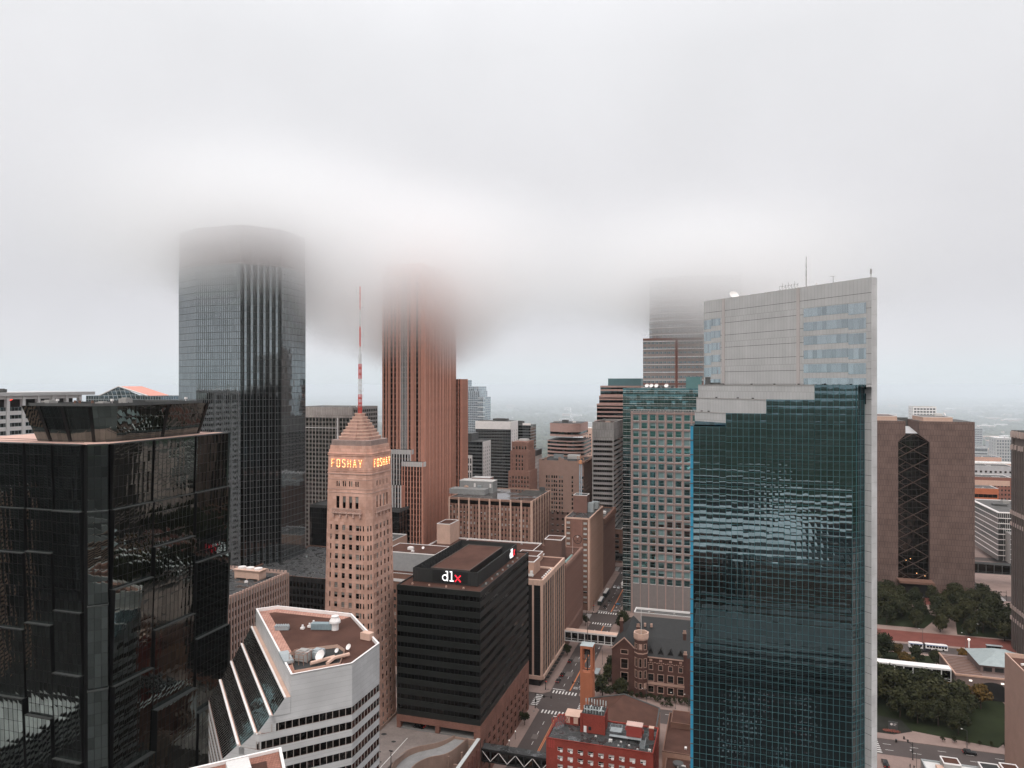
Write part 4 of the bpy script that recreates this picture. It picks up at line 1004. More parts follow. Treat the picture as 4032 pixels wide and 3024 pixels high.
    gb.build('window_band', blue, t)
    # the half behind the slab
    p = clip([(-9,209),(35.4,209),(35.4,254),(-9,254)],1,1,247.5); b = MB(); b.prism([(x-ow,y-ou) for x, y in p], 0, 165, top=False); b.build('rear_block', wp, t); roof(t, [(x-ow,y-ou) for x, y in p], 165, m_roof_gr, .2, .5, m_gray)
    def on(s_): q = fr.pt(s_*fr.L, 0, -1.1); return q[0], q[1]
    x, y = on(.655); mast(t, x, y, zt, 9.0, .16, m_gray, 'antenna_mast', 0)
    x, y = on(.985); q = MB(); q.tube((0,0,0),(0,0,2.4),.1,6); q.box(-.22,.22,-.1,.1,1.0,2.3); q.build('panel_antenna', m_gray, t, (x,y,zt))
    x, y = on(.80); q = MB(); q.tube((0,0,0),(0,0,2.0),.07,6); q.tube((-.9,0,1.95),(.7,0,1.95),.05,5); q.build('yagi_antenna', m_gray, t, (x,y,zt))
    x, y = on(.71); dish(t, x, y, zt-.2, .5, math.radians(60)); x, y = on(.20); dish(t, x, y, zt-1.2, 1.6, math.radians(30))
    q = MB(); 
    for k in range(7):
        x, y = fr.pt(fr.L*(.5+.018*k), 0, -1.1)[:2]; q.tube((x,y,zt),(x,y,zt+1.6+(k % 2)*.7),.06,4)
        if k: q.tube((xp,yp,zt+1.3),(x,y,zt+1.3),.05,4); q.tube((xp,yp,zt),(x,y,zt+1.3),.05,4)
        xp, yp = x, y
    q.build('antenna_frame', m_gray, t)
    for (u_, w_) in ((235.8,-1),(228,9)): pass
green_tower()

# ================================================================ dark glass tower lost in the cloud
def ids():
    ou, ow = 372, -290
    t = thing('cloud_topped_glass_tower', 'tallest dark glass tower with vertical grooves and its roof lost in cloud', 'tower', ou, ow)
    gl = GL('blue_grey_mirror_glass', (.27,.30,.31), .006, .006, .004, .05, (.085,.09,.09), .26, .07, .9, .25)
    dk = GL('groove_shade_glass', (.055,.06,.058), .006, .006, .004, .08, (.04,.042,.042), .2, .07, .9, .3)  # darker copy of the glass puts recess shade into the grooves
    Lc = lambda u, w: (w-ow, u-ou)
    pts = [(354,-321.5),(345.3,-301)]; z0, z1 = 40.5, 217.5
    light = [Fr(Lc(354,-321.5),Lc(345.3,-301)), Fr(Lc(345.3,-301),Lc(345,-269.8))]; dark = []
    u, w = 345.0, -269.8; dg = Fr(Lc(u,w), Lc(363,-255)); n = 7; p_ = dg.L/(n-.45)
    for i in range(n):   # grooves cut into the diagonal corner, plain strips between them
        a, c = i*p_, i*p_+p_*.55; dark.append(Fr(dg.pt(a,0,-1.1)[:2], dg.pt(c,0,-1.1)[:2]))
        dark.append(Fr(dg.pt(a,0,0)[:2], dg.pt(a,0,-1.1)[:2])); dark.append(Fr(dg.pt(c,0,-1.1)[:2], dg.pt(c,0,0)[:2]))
        if i < n-1: light.append(Fr(dg.pt(c,0,0)[:2], dg.pt(c+p_*.45,0,0)[:2]))
    u, w = 363.0, -255.0
    light.append(Fr(Lc(u,w),Lc(388,w))); light += [Fr(Lc(388,w),Lc(410,-272)),Fr(Lc(410,-272),Lc(412,-312)),Fr(Lc(412,-312),Lc(380,-326)),Fr(Lc(380,-326),Lc(354,-321.5))]
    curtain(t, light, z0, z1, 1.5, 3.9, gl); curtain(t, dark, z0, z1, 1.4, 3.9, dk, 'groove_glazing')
    core = [Lc(355,-320),Lc(347.5,-301),Lc(347.5,-272),Lc(364,-257.5),Lc(387,-257.5),Lc(409,-272.5),Lc(411,-312),Lc(380,-325)]
    shell = [Lc(354,-321.5),Lc(345.3,-301),Lc(345,-269.8),Lc(363,-255),Lc(388,-255),Lc(410,-272),Lc(412,-312),Lc(380,-326)]
    b = MB(); b.prism(core, 0, z0); b.build('base_floors', M('dark_louvre_base', (.085,.08,.078), .7, .2, .3, 2, .3), t)
    b = MB(); b.prism(inset(shell, .25), z1+.6, 240); b.prism(inset(shell, 1.0), z1, z1+.6, top=False); b.build('plant_floors', M('pinkish_dark_louvres', (.17,.13,.125), .8, .15, .3), t)
    b = MB()
    for i in range(10):
        if i > 0: b.prism(inset(core, -.25-.05*(i % 2)), z0-8+i*.9, z0-7.8+i*.9, top=False)
    b.build('base_louvres', m_grayd, t)
    r = MB(); r.face([(*p,240.05) for p in inset(shell,.3)]); r.build('roof', m_roof_dk, t)
ids()

def orange_tower():
    ou, ow = 502, -228
    t = thing('orange_ribbed_tower', 'tall orange stone tower with close vertical ribs fading into cloud', 'tower', ou, ow)
    gl = GL('bronze_strip_glass', (.10,.085,.08), .01, .02, .01, .05); sp = M('dark_bronze_spandrel', (.13,.075,.058), .6, .15); wr = M('white_rib', (.70,.66,.64), .6, .1)
    P = rect(471, 534, -244.4, -212, ou, ow); E_ = edges(P); zt = 228
    f = E_[0]; L_ = f.L
    segs = [(0, L_*.455, m_orange), (L_*.455, L_*.62, wr), (L_*.62, L_, m_orange)]
    for a, b_, mt in segs:
        fr = Fr(f.pt(a,0)[:2], f.pt(b_,0)[:2]); ribs(t, fr, 0, zt, 2.9 if mt is m_orange else 1.3, 1.15 if mt is m_orange else .45, .5, 3.9, 1.1, gl, sp, mt)
    ribs(t, E_[1], 0, zt, 2.9, 1.25, .6, 3.9, 1.1, gl, sp, m_orange); ribs(t, Fr(P[2],P[3]), 0, zt, 8, 3, .4, 3.9, 1.5, gl, sp, m_orange); ribs(t, Fr(P[3],P[0]), 0, zt, 4, 2, .4, 3.9, 1.1, gl, sp, m_orange)
    b = MB()
    for x in (5.5, 12, L_*.75, L_-.9): b.wbox(f, x-.95, x+.95, 0, zt, 0, .75)
    f1 = E_[1]
    for x in (.9, 5, 9.5, 16, 22.5, 29, 36, 43, 50, 57): b.wbox(f1, x-.8, x+.8, 0, zt, 0, .9)
    b.build('wide_piers', m_orange, t)
    b = MB(); b.prism(inset(P, 1), zt, 236, top=True); b.build('crown', m_orange, t)
    # lower shoulders in front
    for (u0, u1, w0, w1, z) in ((466.5,470.4,wx(391.5,467),wx(411.2,467),100.5),(461.5,466.2,wx(402,462),wx(423,462),92.5),(458,461.2,wx(393,459),wx(402,459),76)):
        Q = rect(u0, u1, w0, w1, ou, ow); q = edges(Q)
        ribs(t, q[0], 0, z, 2.3, .8, .4, 3.9, 1.1, gl, sp, m_orange if z < 98 and z > 80 else wr); ribs(t, q[1], 0, z, 2.0, .8, .4, 3.9, 1.1, gl, sp, m_orange)
        b = MB(); b.face([(p[0],p[1],z) for p in Q]); b.build('shoulder_roof', m_roof_gr, t)
        b = MB()
        for fr in q[:2]:
            n = max(3, int(fr.L/1.6))
            for i in range(n): b.wbox(fr, fr.L*i/n+.1, fr.L*(i+1)/n-.1, z-3.2, z+.1, .3, .55)
        if z > 80: b.build('white_crest_panels', wr, t)
    # right-hand wing further back
    Q = rect(534, 548, -226, -207, ou, ow); q = edges(Q)
    ribs(t, q[0], 0, 152, 2.3, .9, .5, 3.9, 1.1, gl, sp, m_orange); ribs(t, q[1], 0, 152, 2.3, .9, .5, 3.9, 1.1, gl, sp, m_orange)
    b = MB(); b.face([(p[0],p[1],152) for p in Q]); b.build('shoulder_roof', m_roof_gr, t)
orange_tower()

def stepped_cloud_tower():
    ou, ow = 615, -20
    t = thing('setback_tower', 'pale banded tower with a red cross line and curved top fading into cloud', 'tower', ou, ow)
    u0 = 596; w0, w1 = wx(643, u0), wx(745, u0)
    P = rect(u0, 645, w0, w1, ou, ow); E_ = edges(P); zt = zy(339, u0, w0)
    sp = M('grey_pink_masonry', (.33,.275,.255), .85, .1, .3, 2); wl = M('white_string_course', (.78,.76,.76), .6, .05); rd = M('red_brown_band', (.20,.085,.065), .8, .1)
    wins = []; b = MB(); fh = 4.0; f = E_[0]
    n = int(f.L/3.1); cols = []
    for i in range(n): c = f.L*(i+.5)/n; cols += [(c-1.15,c-.15),(c+.15,c+1.15)]
    nf = int((zt-60)/fh)
    punch(b, f, 60, 60+nf*fh, cols, rows_(60, 60+nf*fh, fh, .9, 1.7), wins, .25); b.wquad(f, 0, f.L, 0, 60, 0); b.wquad(f, 0, f.L, 60+nf*fh, zt, 0)
    for e in E_[1:]: b.wquad(e, 0, e.L, 0, zt)
    b.build('wall', sp, t)
    put_windows(t, wins, GL('teal_small_glass', (.13,.2,.22), .01, .02, .02, .05), limit=100, blinds=(0,))
    k = MB(); z = zt-2.2
    while z > 70: k.wbox(f, 0, f.L, z-.3, z+.3, 0, .35); z -= fh*1.6
    k.build('string_course', wl, t)
    k = MB(); rx = f.L*(677.5-643)/(745-643); k.wbox(f, rx-.9, rx+.9, 60, 232, 0, .5); k.wbox(f, 0, f.L, zt-1, zt+.4, 0, .45); k.wbox(f, 0, f.L, zt-37.8, zt-36.8, 0, .42); k.build('red_line', rd, t)
    # curved upper part
    cw = (w0+w1)/2-ow; arc = []
    wl0 = wx(648.5, u0+4)-ow; wr0 = w1-ow-2; R_ = (wr0-wl0)/2
    for i in range(17):
        a = math.pi+math.pi*i/16; arc.append(((wl0+wr0)/2+R_*math.cos(a), u0+10-ou+R_*.32*math.sin(a)))
    arc += [(wr0, 642-ou), (wl0, 642-ou)]
    gl = GL('pale_tower_glass', (.27,.29,.30), .006, .01, .01, .06, (.30,.27,.26), .25, .3, 1, .3)
    curtain(t, edges(arc), zt, 236, 2.4, 4.2, gl, 'curved_glazing')
    k = MB(); z = zt+3
    while z < 232: k.prism(inset(arc, -.35), z, z+.55, bottom=True); z += 4.2*1.4
    k.build('string_course', wl, t)
    r = MB(); r.face([(*p,236) for p in arc]); r.build('roof', m_roof_gr, t); r = MB(); r.face([(p[0],p[1],zt) for p in P]); r.build('setback_roof', m_roof_gr, t)
stepped_cloud_tower()
# ================================================================ generic helpers for the other blocks
def block(name, label, cat, u0, u1, w0, w1, z, wall, rf, par=.9, pm=None, group=None, z0=0, faces=None):
    ou, ow = (u0+u1)/2, (w0+w1)/2
    t = thing(name, label, cat, ou, ow, 0, group); P = rect(u0, u1, w0, w1, ou, ow); E_ = edges(P); b = MB(); wins = []
    faces = faces or {}
    for i, fr in enumerate(E_):
        f = faces.get('FRBL'[i])
        if f is None: b.wquad(fr, 0, fr.L, z0, z)
        elif f[0] == 'punch':
            _, n, wd, fh, sill, h, zs, ze, m0, dep = f; punch(b, fr, z0, z, even(fr.L, n, wd, m0), rows_(zs, ze, fh, sill, h), wins, dep)
        elif f[0] == 'cols':
            _, cols, fh, sill, h, zs, ze, dep = f; punch(b, fr, z0, z, cols, rows_(zs, ze, fh, sill, h), wins, dep)
        elif f[0] == 'rib': ribs(t, fr, z0, z, *f[1:])
        elif f[0] == 'skip': pass
    if b.f: b.build('wall', wall, t)
    roof(t, P, z, rf, par, .4, pm or wall)
    if (u1-u0)*(w1-w0) > 350 and cat != 'building':
        rr = random.Random(int(u0*7+w0)); 
        for i in range(5):
            x, y = rr.uniform(w0-ow+3, w1-ow-3), rr.uniform(u0-ou+3, u1-ou-3); k = rr.random()
            if k < .5: unit(t, x, y, z-par, rr.uniform(.7,1.6), rr.uniform(.7,1.4), rr.uniform(.5,1.2), rr.choice([m_metal, m_cap, m_gray, m_grayd]), 'roof_vent', False)
            else:
                q = MB(); q.tube((x,y,z-par+.35),(x+(rr.uniform(3,9) if k < .75 else 0),y+(0 if k < .75 else rr.uniform(3,9)),z-par+.35),.14,6); q.build('roof_pipe', rr.choice([m_metal, m_cap, m_pinkd]), t)
    return t, ou, ow, E_, wins
# fins building, west of the dark office tower
gl_d = GL('strip_window_glass', (.06,.06,.058), .02, .03, .02, .04, None, 0, 0, 1.5, .9)
m_fin = M('pale_fin_stone', (.47,.325,.275), .85, .1, .3, 2, .3)
t, ou, ow, E_, _ = block('finned_office', 'low office block with pale pink vertical fins and a dark wet roof', 'office block', 255, 303, -252, -209, 54.7, m_pinkl, m_wetd, .7, m_fin,
    faces={'F': ('rib', 1.9, .6, .55, 3.7, 1.3, gl_d, m_gray, m_fin), 'R': ('rib', 1.9, .6, .55, 3.7, 1.3, gl_d, m_gray, m_fin)})
b = MB(); b.box(-.35,.35,-.55,.55,0,1.1); me = b.mesh('crenel', [m_fin])
for i in range(22): link(me, 'crenel', t, (-209-ow, 256.6+i*2.12-ou, 54.45))
for i in range(20): link(me, 'crenel', t, (-249.5+i*2.05-ow, 303-ou, 54.55), math.pi/2)
b = MB(); b.box(-7,7,-2.6,2.6,.6,3.4); b.prism([(-7,-2.6),(7,-2.6),(7,2.6),(-7,2.6)],3.4,4.6,pts1=[(-7.6,-3.1),(7.6,-3.1),(7.6,3.1),(-7.6,3.1)])
for s in (-6.5,0,6.5): b.box(s-.2,s+.2,-2.8,2.8,0,.6)
o = b.build('cooling_tower', m_pinkl, t, (-222-ow,291-ou,54))
for s in (-4.6,0,4.6): q = MB(); q.tube((s,0,4.6),(s,0,5.4),1.9,14,1.9); q.tube((s,0,5.42),(s,0,5.5),1.5,10); q.build('fan_cowl', m_cap, o)
x = -216-ow; dish(t, -232-ow, 283-ou, 54, .7); unit(t, -228-ow, 297-ou, 54, 2.5, 1.4, 1.0, m_cap, 'roof_hatch', False)
# white banded building with the open top storey, far left
def white_banded():
    u0, u1, w1 = 246, 301.5, -332
    t = thing('canopy_top_office', 'white banded office with an open columned top storey and overhanging roof slab', 'office block', 274, -350)
    ou, ow = 274, -350; P = rect(u0, u1, -372, w1, ou, ow); E_ = edges(P)
    gl = GL('blue_band_glass', (.13,.16,.17), .01, .02, .01, .04, (.32,.33,.33), .09, .05)
    bands(t, E_, 0, 136.8, 3.8, 1.9, gl, m_white2, .2, 1.8)
    fr = E_[1]; c = MB(); n = 6
    f0 = Fr((0,0),(1,0)); c.wbox(f0, -.7, .7, 0, 142.6, -1.2, .8); me = c.mesh('column', [m_white2])
    for i in range(n+1): q = fr.pt(.8+(fr.L-8)*i/n, 0, 0); link(me, 'column', t, q, fr.ang)
    b = MB(); b.box(-372-ow, w1-ow+1.6, u0-ou-2, u1-ou+1, 142.2, 143.9); b.build('roof_slab', m_white, t)
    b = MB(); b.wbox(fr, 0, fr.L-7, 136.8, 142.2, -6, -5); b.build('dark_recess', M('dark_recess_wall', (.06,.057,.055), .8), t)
    b = MB(); b.wbox(fr, 0, fr.L-6.5, 140.6, 142.2, -1, .3); b.build('fascia', m_white2, t)
    for s in (5, 13):
        q = MB()
        for k in range(5): q.tube(fr.pt(s+k*.35, 140.2+.25*math.sin(k*2), -4.5), fr.pt(s+k*.35+.25, 140.4+.25*math.cos(k*2), -4.5), .14, 5)
        q.build('red_lamp', m_lampred, t)
    unit(t, w1-ow-4, u0-ou+9, 143.9, 3, 3, 1.6, m_grayd, 'roof_unit')
white_banded()
def gable_glass():
    u0 = 520; w0, w1 = wx(86, u0), wx(161, u0); ou, ow = u0+15, (w0+w1)/2
    t = thing('gabled_glass_office', 'blue glass building with a gabled top and a salmon pink sloped roof', 'office block', ou, ow)
    gl = GL('hazy_blue_glass', (.16,.20,.225), .01, .01, .01, .05, (.28,.3,.31), .12, .1)
    P = rect(u0, u0+30, w0, w1, ou, ow); ze = zy(396, u0, w1); zp = zy(386.5, u0, w1); curtain(t, edges(P), 0, ze, 3, 3.5, gl)
    a, b_ = wx(100, u0)-ow, wx(141, u0)-ow; p = wx(119, u0)-ow; y0 = u0-ou-.3; y1 = y0+26
    g = MB(); g.face([(a,y0,ze-3),(b_,y0,ze-3),(b_,y0,ze),(p,y0,zp),(a,y0,ze)], 0, [(0,0),(9,0),(9,1),(5,3),(0,1)]); g.build('gable_glazing', gl, t)
    r = MB(); r.face([(p,y0,zp),(p,y1,zp),(a,y1,ze),(a,y0,ze)]); r.build('roof_slope', m_gray, t)
    q0, q1 = wx(150, u0+26)-ow, wx(122, u0+10)-ow
    r = MB(); r.face([(p+1,y0+1.5,zp+.1),(b_+8,y0+1.5,ze+.2),(b_+8,y1,ze+.2),(p+1,y1,zp+.1)]); r.build('pink_roof', M('salmon_roof', (.62,.28,.22), .7, .08), t)
    r = MB(); r.tube((p,y0-.2,zp+.1),(b_+8,y0-.2,ze+.2),.7,5); r.tube((p,y0-.2,zp+.1),(a,y0-.2,ze+.2),.5,5); r.build('gable_trim', m_white2, t)
    r = MB(); r.face([(x,y,ze+.01) for x, y in P]); r.build('flat_roof', m_roof_gr, t)
gable_glass()
# dark lattice slab between the two cloud towers and the obelisk
u0 = 560
t, ou, ow, E_, _ = block('dark_banded_slab', 'grey slab tower with thin pale verticals over dark bands behind the obelisk', 'tower', u0, u0+45, wx(296,u0), wx(353,u0), zy(407,u0,wx(330,u0)), m_gray, m_roof_gr, .6,
    faces={'F': ('rib', 3.4, .42, .5, 3.9, 1.6, GL('dim_band_glass', (.07,.072,.07), .01, .02, .01, .05), M('dim_spandrel', (.13,.125,.115), .8), M('pale_vertical_fin', (.36,.32,.30), .8)), 'R': ('rib', 3.4, .5, .5, 3.9, 1.6, gl_d, m_gray, m_gray)})
f = E_[0]; zt = zy(407,u0,wx(330,u0)); b = MB(); b.wbox(f, 0, f.L, zt-9.5, zt, .5, .9); b.build('plant_screen', BR('ribbed_screen', (.36,.33,.31), (.40,.36,.34), (.2,.18,.17), 1.7, 60, .12), t)
b = MB(); b.wbox(f, 0, f.L*.74, zt-19, zt-18.4, .5, .8); b.wbox(f, f.L*.73, f.L*.755, 0, zt-9.5, .5, .9); b.build('cross_bar', m_white2, t)
# dark glass box behind the obelisk
t, ou, ow, E_, _ = block('black_glass_box', 'plain black glass block just behind the obelisk tower', 'office block', 447, 482, wx(311,449), wx(402,449)-1, zy(505,449,wx(330,449)), m_black, m_roof_dk, .8, m_grayd, faces={'F': ('skip',), 'R': ('skip',)})
curtain(t, E_[:2], 0, zy(505,449,wx(330,449))-2, 1.8, 3.8, GL('black_box_glass', (.07,.075,.075), .01, .02, .01, .04, (.02,.02,.02), .06, .05)); b = MB()
for fr in E_[:2]: b.wbox(fr, 0, fr.L, zy(505,449,wx(330,449))-2, zy(505,449,wx(330,449)), -.3, .1)
b.build('roof_band', m_grayd, t)
# low dark block with the flat roof left of the obelisk
t, ou, ow, E_, _ = block('low_dark_block', 'low dark flat roofed block between the finned office and the obelisk', 'low block', 336, 404, -262, -209, 43, m_grayd, m_wetd, .7, m_pinkd, faces={'F': ('rib', 2.2, .5, .3, 4, 1.2, m_dlx_gl, m_black, m_black), 'R': ('rib', 2.2, .5, .3, 4, 1.2, m_dlx_gl, m_black, m_black)})
for i in range(5): unit(t, -216-ow-i*2.2, 395-ou, 42.3, 1.6, 2.4, 2.2, m_cap, 'roof_unit')
unit(t, -219-ow, 385-ou, 42.3, 4, 2, .6, m_roof_wh, 'skylight', False); unit(t, -211-ow, 388-ou, 42.3, 3, 4, 2, m_grayd)
t, ou, ow, E_, w_ = block('small_pink_block', 'small pink walled block in the gap left of the obelisk', 'low block', 412, 436, -236, -208, 47, m_pink, m_roof_gr, .6, m_cap, faces={'F': ('punch', 4, 3, 4.5, 1.2, 2.4, 20, 38, 2, .3), 'R': ('punch', 4, 3, 4.5, 1.2, 2.4, 20, 38, 2, .3)}); put_windows(t, w_)
# brown roofed block behind the obelisk and the striped tower
t, ou, ow, E_, w_ = block('brown_roof_office', 'brown roofed office with a grey metal box right behind the obelisk tower', 'office block', 338, 428, wx(380,340), -112, 49, m_pinkd, m_roof_br, .8, m_cap,
    faces={'F': ('punch', 26, 1.5, 3.9, 1.2, 1.9, 2, 44, 1, .3)}); put_windows(t, w_)
b = MB(); b.box(wx(380,340)-ow-.2, -112-ow, 338-ou-.25, 338-ou, 44.6, 46.0); b.build('white_band', m_white2, t)
xa, xb = wx(384,346)-ow, wx(436,346)-ow
p_ = penthouse(t, xa, xb, 345-ou, 365-ou, 48.2, 58.0, M('ribbed_grey_metal', (.30,.30,.30), .6, .12, .6, 8), m_roof_br, 'metal_plant_box')
unit(t, xa+13, 352-ou, 58, 3, 2, 1.6, m_cap, 'roof_unit'); dish(t, xa+19, 355-ou, 58, .8); unit(t, xa+16, 348-ou, 58, 1.5, 1.2, .8, m_cap, 'roof_vent', False)
p_ = penthouse(t, wx(437.5,412)-ow, wx(450.5,412)-ow, 411-ou, 426-ou, 48.2, 60.5, m_pinkl, m_roof_br)
b = MB(); b.box(xb-1, -113-ow, 383-ou, 383.4-ou, 48.3, 48.9); b.box(xb-12, xb-11.6, 366-ou, 426-ou, 48.3, 48.9); b.build('roof_kerb', m_cap, t)
dish(t, xb+1, 350-ou, 48.3, .6); b = MB(); b.tube((0,0,0),(0,0,2),.2,6); b.box(-.6,.6,-.3,.3,0,.3); b.build('roof_vent', M('orange_vent', (.6,.25,.15), .7), t, (xb+3,372-ou,48.3))
# pinkish office with a wet roof, eight bays
def eight_bay():
    u0, u1, w0, w1, z = 458, 509, -186.8, -126.9, 69.7; ou, ow = 483, -157
    t = thing('eight_bay_office', 'pinkish piered office with eight bays and a shining wet roof with grey plant box', 'office block', ou, ow)
    P = rect(u0, u1, w0, w1, ou, ow); E_ = edges(P); wall = MB(); wins = []
    for fr, n in ((E_[0], 8), (E_[1], 7)):
        L_ = fr.L; bay = L_/n; cols = []
        for i in range(n):
            for k in (.2, .53, .86): c = bay*(i+k); cols.append((max(.5,c-.55), min(L_-.4,c+.55)))
        punch(wall, fr, 0, z-4.2, cols, rows_(1, z-4.8, 3.55, 1.0, 1.75), wins, .3, 0)
        wall.wquad(fr, 0, L_, z-1.5, z, .02); wall.wquad(fr, 0, L_, z-4.2, z-1.5, -.6)
        k = MB(); f0 = Fr((0,0),(1,0)); k.wbox(f0, -.5, .5, 0, z, -.1, .55); me = k.mesh('pier', [m_pinkl])
        for i in range(n+1): x = min(max(bay*i,.5),L_-.5); link(me, 'pier', t, fr.pt(x,0,0), fr.ang)
        sb = MB()
        for i in range(n): sb.wquad(fr, bay*i+.5, bay*(i+1)-.5, z-4.1, z-1.5, -.25, 0, [(i,0),(i+1,0),(i+1,1),(i,1)])
        sb.build('top_glazing', m_dlx_gl, t)
        st = MB()
        for (c0, c1) in cols:
            for (r0, r1) in rows_(1, z-4.8, 3.55, 1.0, 1.75): st.wquad(fr, c0, c1, r1, min(r1+1.75, z-4.3), .03)
        st.build('red_brown_infill', M('red_brown_infill', (.165,.075,.06), .85, .15, .4), t)
    for fr in E_[2:]: wall.wquad(fr, 0, fr.L, 0, z)
    wall.build('wall', M('tan_pink_wall', (.28,.165,.125), .85, .12, .3, 2, .2), t); put_windows(t, wins, blinds=(0,0,0,0,.5,1), blind=M('grey_blind', (.33,.33,.32), .8))
    roof(t, P, z, m_wet, .35, .5, m_pink)
    xa, xb = wx(452,484)-ow, wx(485,484)-ow; rb = M('ribbed_plant_metal', (.30,.30,.295), .6, .15, .5, 6)
    p_ = penthouse(t, xa+6, xb+6, 484-ou, 494-ou, z-.3, z+8, rb, m_roof_wh, 'plant_box'); b = MB(); b.box(xa+2,xb+3,474-ou,483.9-ou,z-.3,z+3.4); b.build('plant_annexe', rb, t)
    b = MB(); b.box(xa+17,xa+18.4,483.85-ou,483.95-ou,z+3.6,z+6.4); b.box(xa+29,xa+30.4,483.85-ou,483.95-ou,z+3.6,z+6.4); b.build('plant_door', m_cap, p_)
    unit(t, xa+22, 482-ou, z+3.4, 2.6, 1.6, 1.6, m_metal); unit(t, xa+12, 482-ou, z+3.4, 2.6, 1.6, 1.2, m_pinkl)
    b = MB(); b.box(-145-ow,-128.5-ow,480-ou,505-ou,z-.33,z-.31); b.build('ballasted_area', M('rough_ballast', (.06,.055,.05), .95, .6, .5, 4), t)
    unit(t, -132-ow, 505-ou, z-.3, 4, 2.4, 2.6, m_grayd)
eight_bay()
# recessed block with rooftop pipes
t, ou, ow, E_, w_ = block('recessed_brown_block', 'small brown block with roof ducts tucked between two taller brown offices', 'low block', 492, 520, -124, -96, zy(546,492,-112), M('dark_brown_wall', (.15,.09,.075), .85, .15), m_wetd, .5, m_pinkd, faces={'F': ('punch', 7, 1.6, 4.2, 1.0, 1.7, 4, 62, 1, .3)}); put_windows(t, w_)
zr = zy(546,492,-112)
for (x, y, sx, sy, h) in ((-118,500,2,2,4.5),(-121,506,1.5,5,5),(-113,512,3,3,5.5),(-106,505,4,3,3.2),(-101,512,5,4,4)): unit(t, x-ow, y-ou, zr-.5, sx, sy, h, random.choice([m_metal, m_gray, m_cap]))
for i in range(4): b = MB(); b.tube((-121-ow,498-ou+i*3,zr+.6),(-108-ow,498-ou+i*3,zr+.6),.4,6); b.tube((-108-ow,498-ou+i*3,zr+.6),(-104-ow,502-ou+i*3,zr+.6),.4,6); b.build('roof_duct', m_roof_wh, t)
# dark glass and stone piers building on the avenue
def avenue_piers():
    u0, u1, w0, w1, z = 336.6, 384, -111.5, -88, 52; ou, ow = 360, -100
    t = thing('dark_glazed_pier_office', 'office with dark glass between pale stone piers at the crossing corner', 'office block', ou, ow)
    gl = M('black_strip_glazing', (.012,.013,.013), .3, .3, .6, 2, 0, .35); sp = M('black_spandrel', (.018,.018,.018), .4)
    wall = MB()
    for (a, b_) in ((336.6, 360.4), (361.6, 384)):
        P = rect(a, b_, w0, w1, ou, ow); q = edges(P)
        if a < 340: ribs(t, q[0], 3.5, z-2.6, 4.6, .95, .35, 3.9, .7, gl, sp, m_pinkl)
        ribs(t, q[1], 3.5, z-2.6, 4.4, .95, .28, 3.9, .7, gl, sp, m_pinkl)
        b = MB(); b.prism(P, z-2.6, z-.01, top=False)
        for fr in q[:2]:
            k = int(fr.L/4.4)
            for i in range(k*2): b.wbox(fr, fr.L*i/(k*2)+.06, fr.L*(i+1)/(k*2)-.06, z-2.7, z, 0, .45)
            b.wbox(fr, 0, fr.L, 3.2, 5.0, 0, .7)
        b.build('stone_cornice', m_pinkl, t); roof(t, P, z, m_roof_br, .5, .5, m_pinkl)
    wall.prism(rect(360.4,361.6,w0,w1-.8,ou,ow), 0, z-1, top=True); wall.prism(rect(336.7,383.9,w0+.1,w1-1.2,ou,ow), 0, 3.5, top=False); wall.build('dark_core', m_black, t)
    penthouse(t, w0-ow+.3, -94.5-ow, 345-ou, 357-ou, z-.5, z+6.2, m_pink, m_roof_br); penthouse(t, w0-ow+.3, -99-ow, 366-ou, 380-ou, z-.5, z+3.4, m_pink, m_roof_br)
    dish(t, -101-ow, 341.5-ou, z-.5, .6); o = unit(t, -96-ow, 343-ou, z-.5, 3.4, 1.2, 1.2, m_roof_wh, 'white_duct', False); unit(t, -95.4-ow, 343.4-ou, z+.4, 1.2, 1.2, 1.8, m_roof_wh, 'white_duct', False)
    b = MB(); b.tube((0,0,0),(0,0,5.5),1.2,12); b.build('rusty_stack', M('rusty_stack', (.16,.07,.05), .8, .3, 1), t, (w0-ow+2,339-ou,z+.4)); 
    b = MB()
    for i in range(6): b.box(-89.3-ow,-88.5-ow,340+i*3.4-ou,341+i*3.4-ou,z,z+.5)
    b.build('roof_anchors', m_cap, t)
    b = MB()
    for i in range(9): b.box(-87.9-ow,-85.6-ow,340+i*4.6-ou,342.6+i*4.6-ou,2.9,3.2)
    b.build('shop_awning', m_black, t)
avenue_piers()
t, ou, ow, E_, w_ = block('brown_ornate_office', 'brown ribbed office with an ornate parapet between the glazed pier office and the next street', 'office block', 387.5, 434.8, -114, -88.2, 46.5, m_pinkd, m_roof_br, .6, M('ornate_brown_stone', (.30,.18,.145), .9, .25, 1.2),
    faces={'F': ('punch', 6, 1.6, 3.9, 1, 2, 3, 44, 1, .3), 'R': ('rib', 2.6, 1.1, .5, 3.7, 1.5, gl_d, M('umber_spandrel', (.16,.085,.065), .85), M('umber_pier', (.255,.145,.115), .85, .2, .4, 2, .4))}); put_windows(t, w_)
b = MB()
for i in range(16): b.box(-88.2-ow-.4,-88.2-ow+.7,388+i*2.9-ou,389.3+i*2.9-ou,45,47.2); b.box(-88.2-ow,-88.2-ow+.6,388+i*2.9-ou,389.6+i*2.9-ou,9,11)
b.build('parapet_ornaments', M('ornate_stone_trim', (.33,.20,.16), .9, .2, 1), t)
b = MB()
for i in range(9): b.box(-89.8-ow,-88.9-ow,394+i*1.9-ou,395.2+i*1.9-ou,46.6,47.6)
b.build('green_roof_units', M('verdigris_metal', (.28,.40,.38), .7), t)
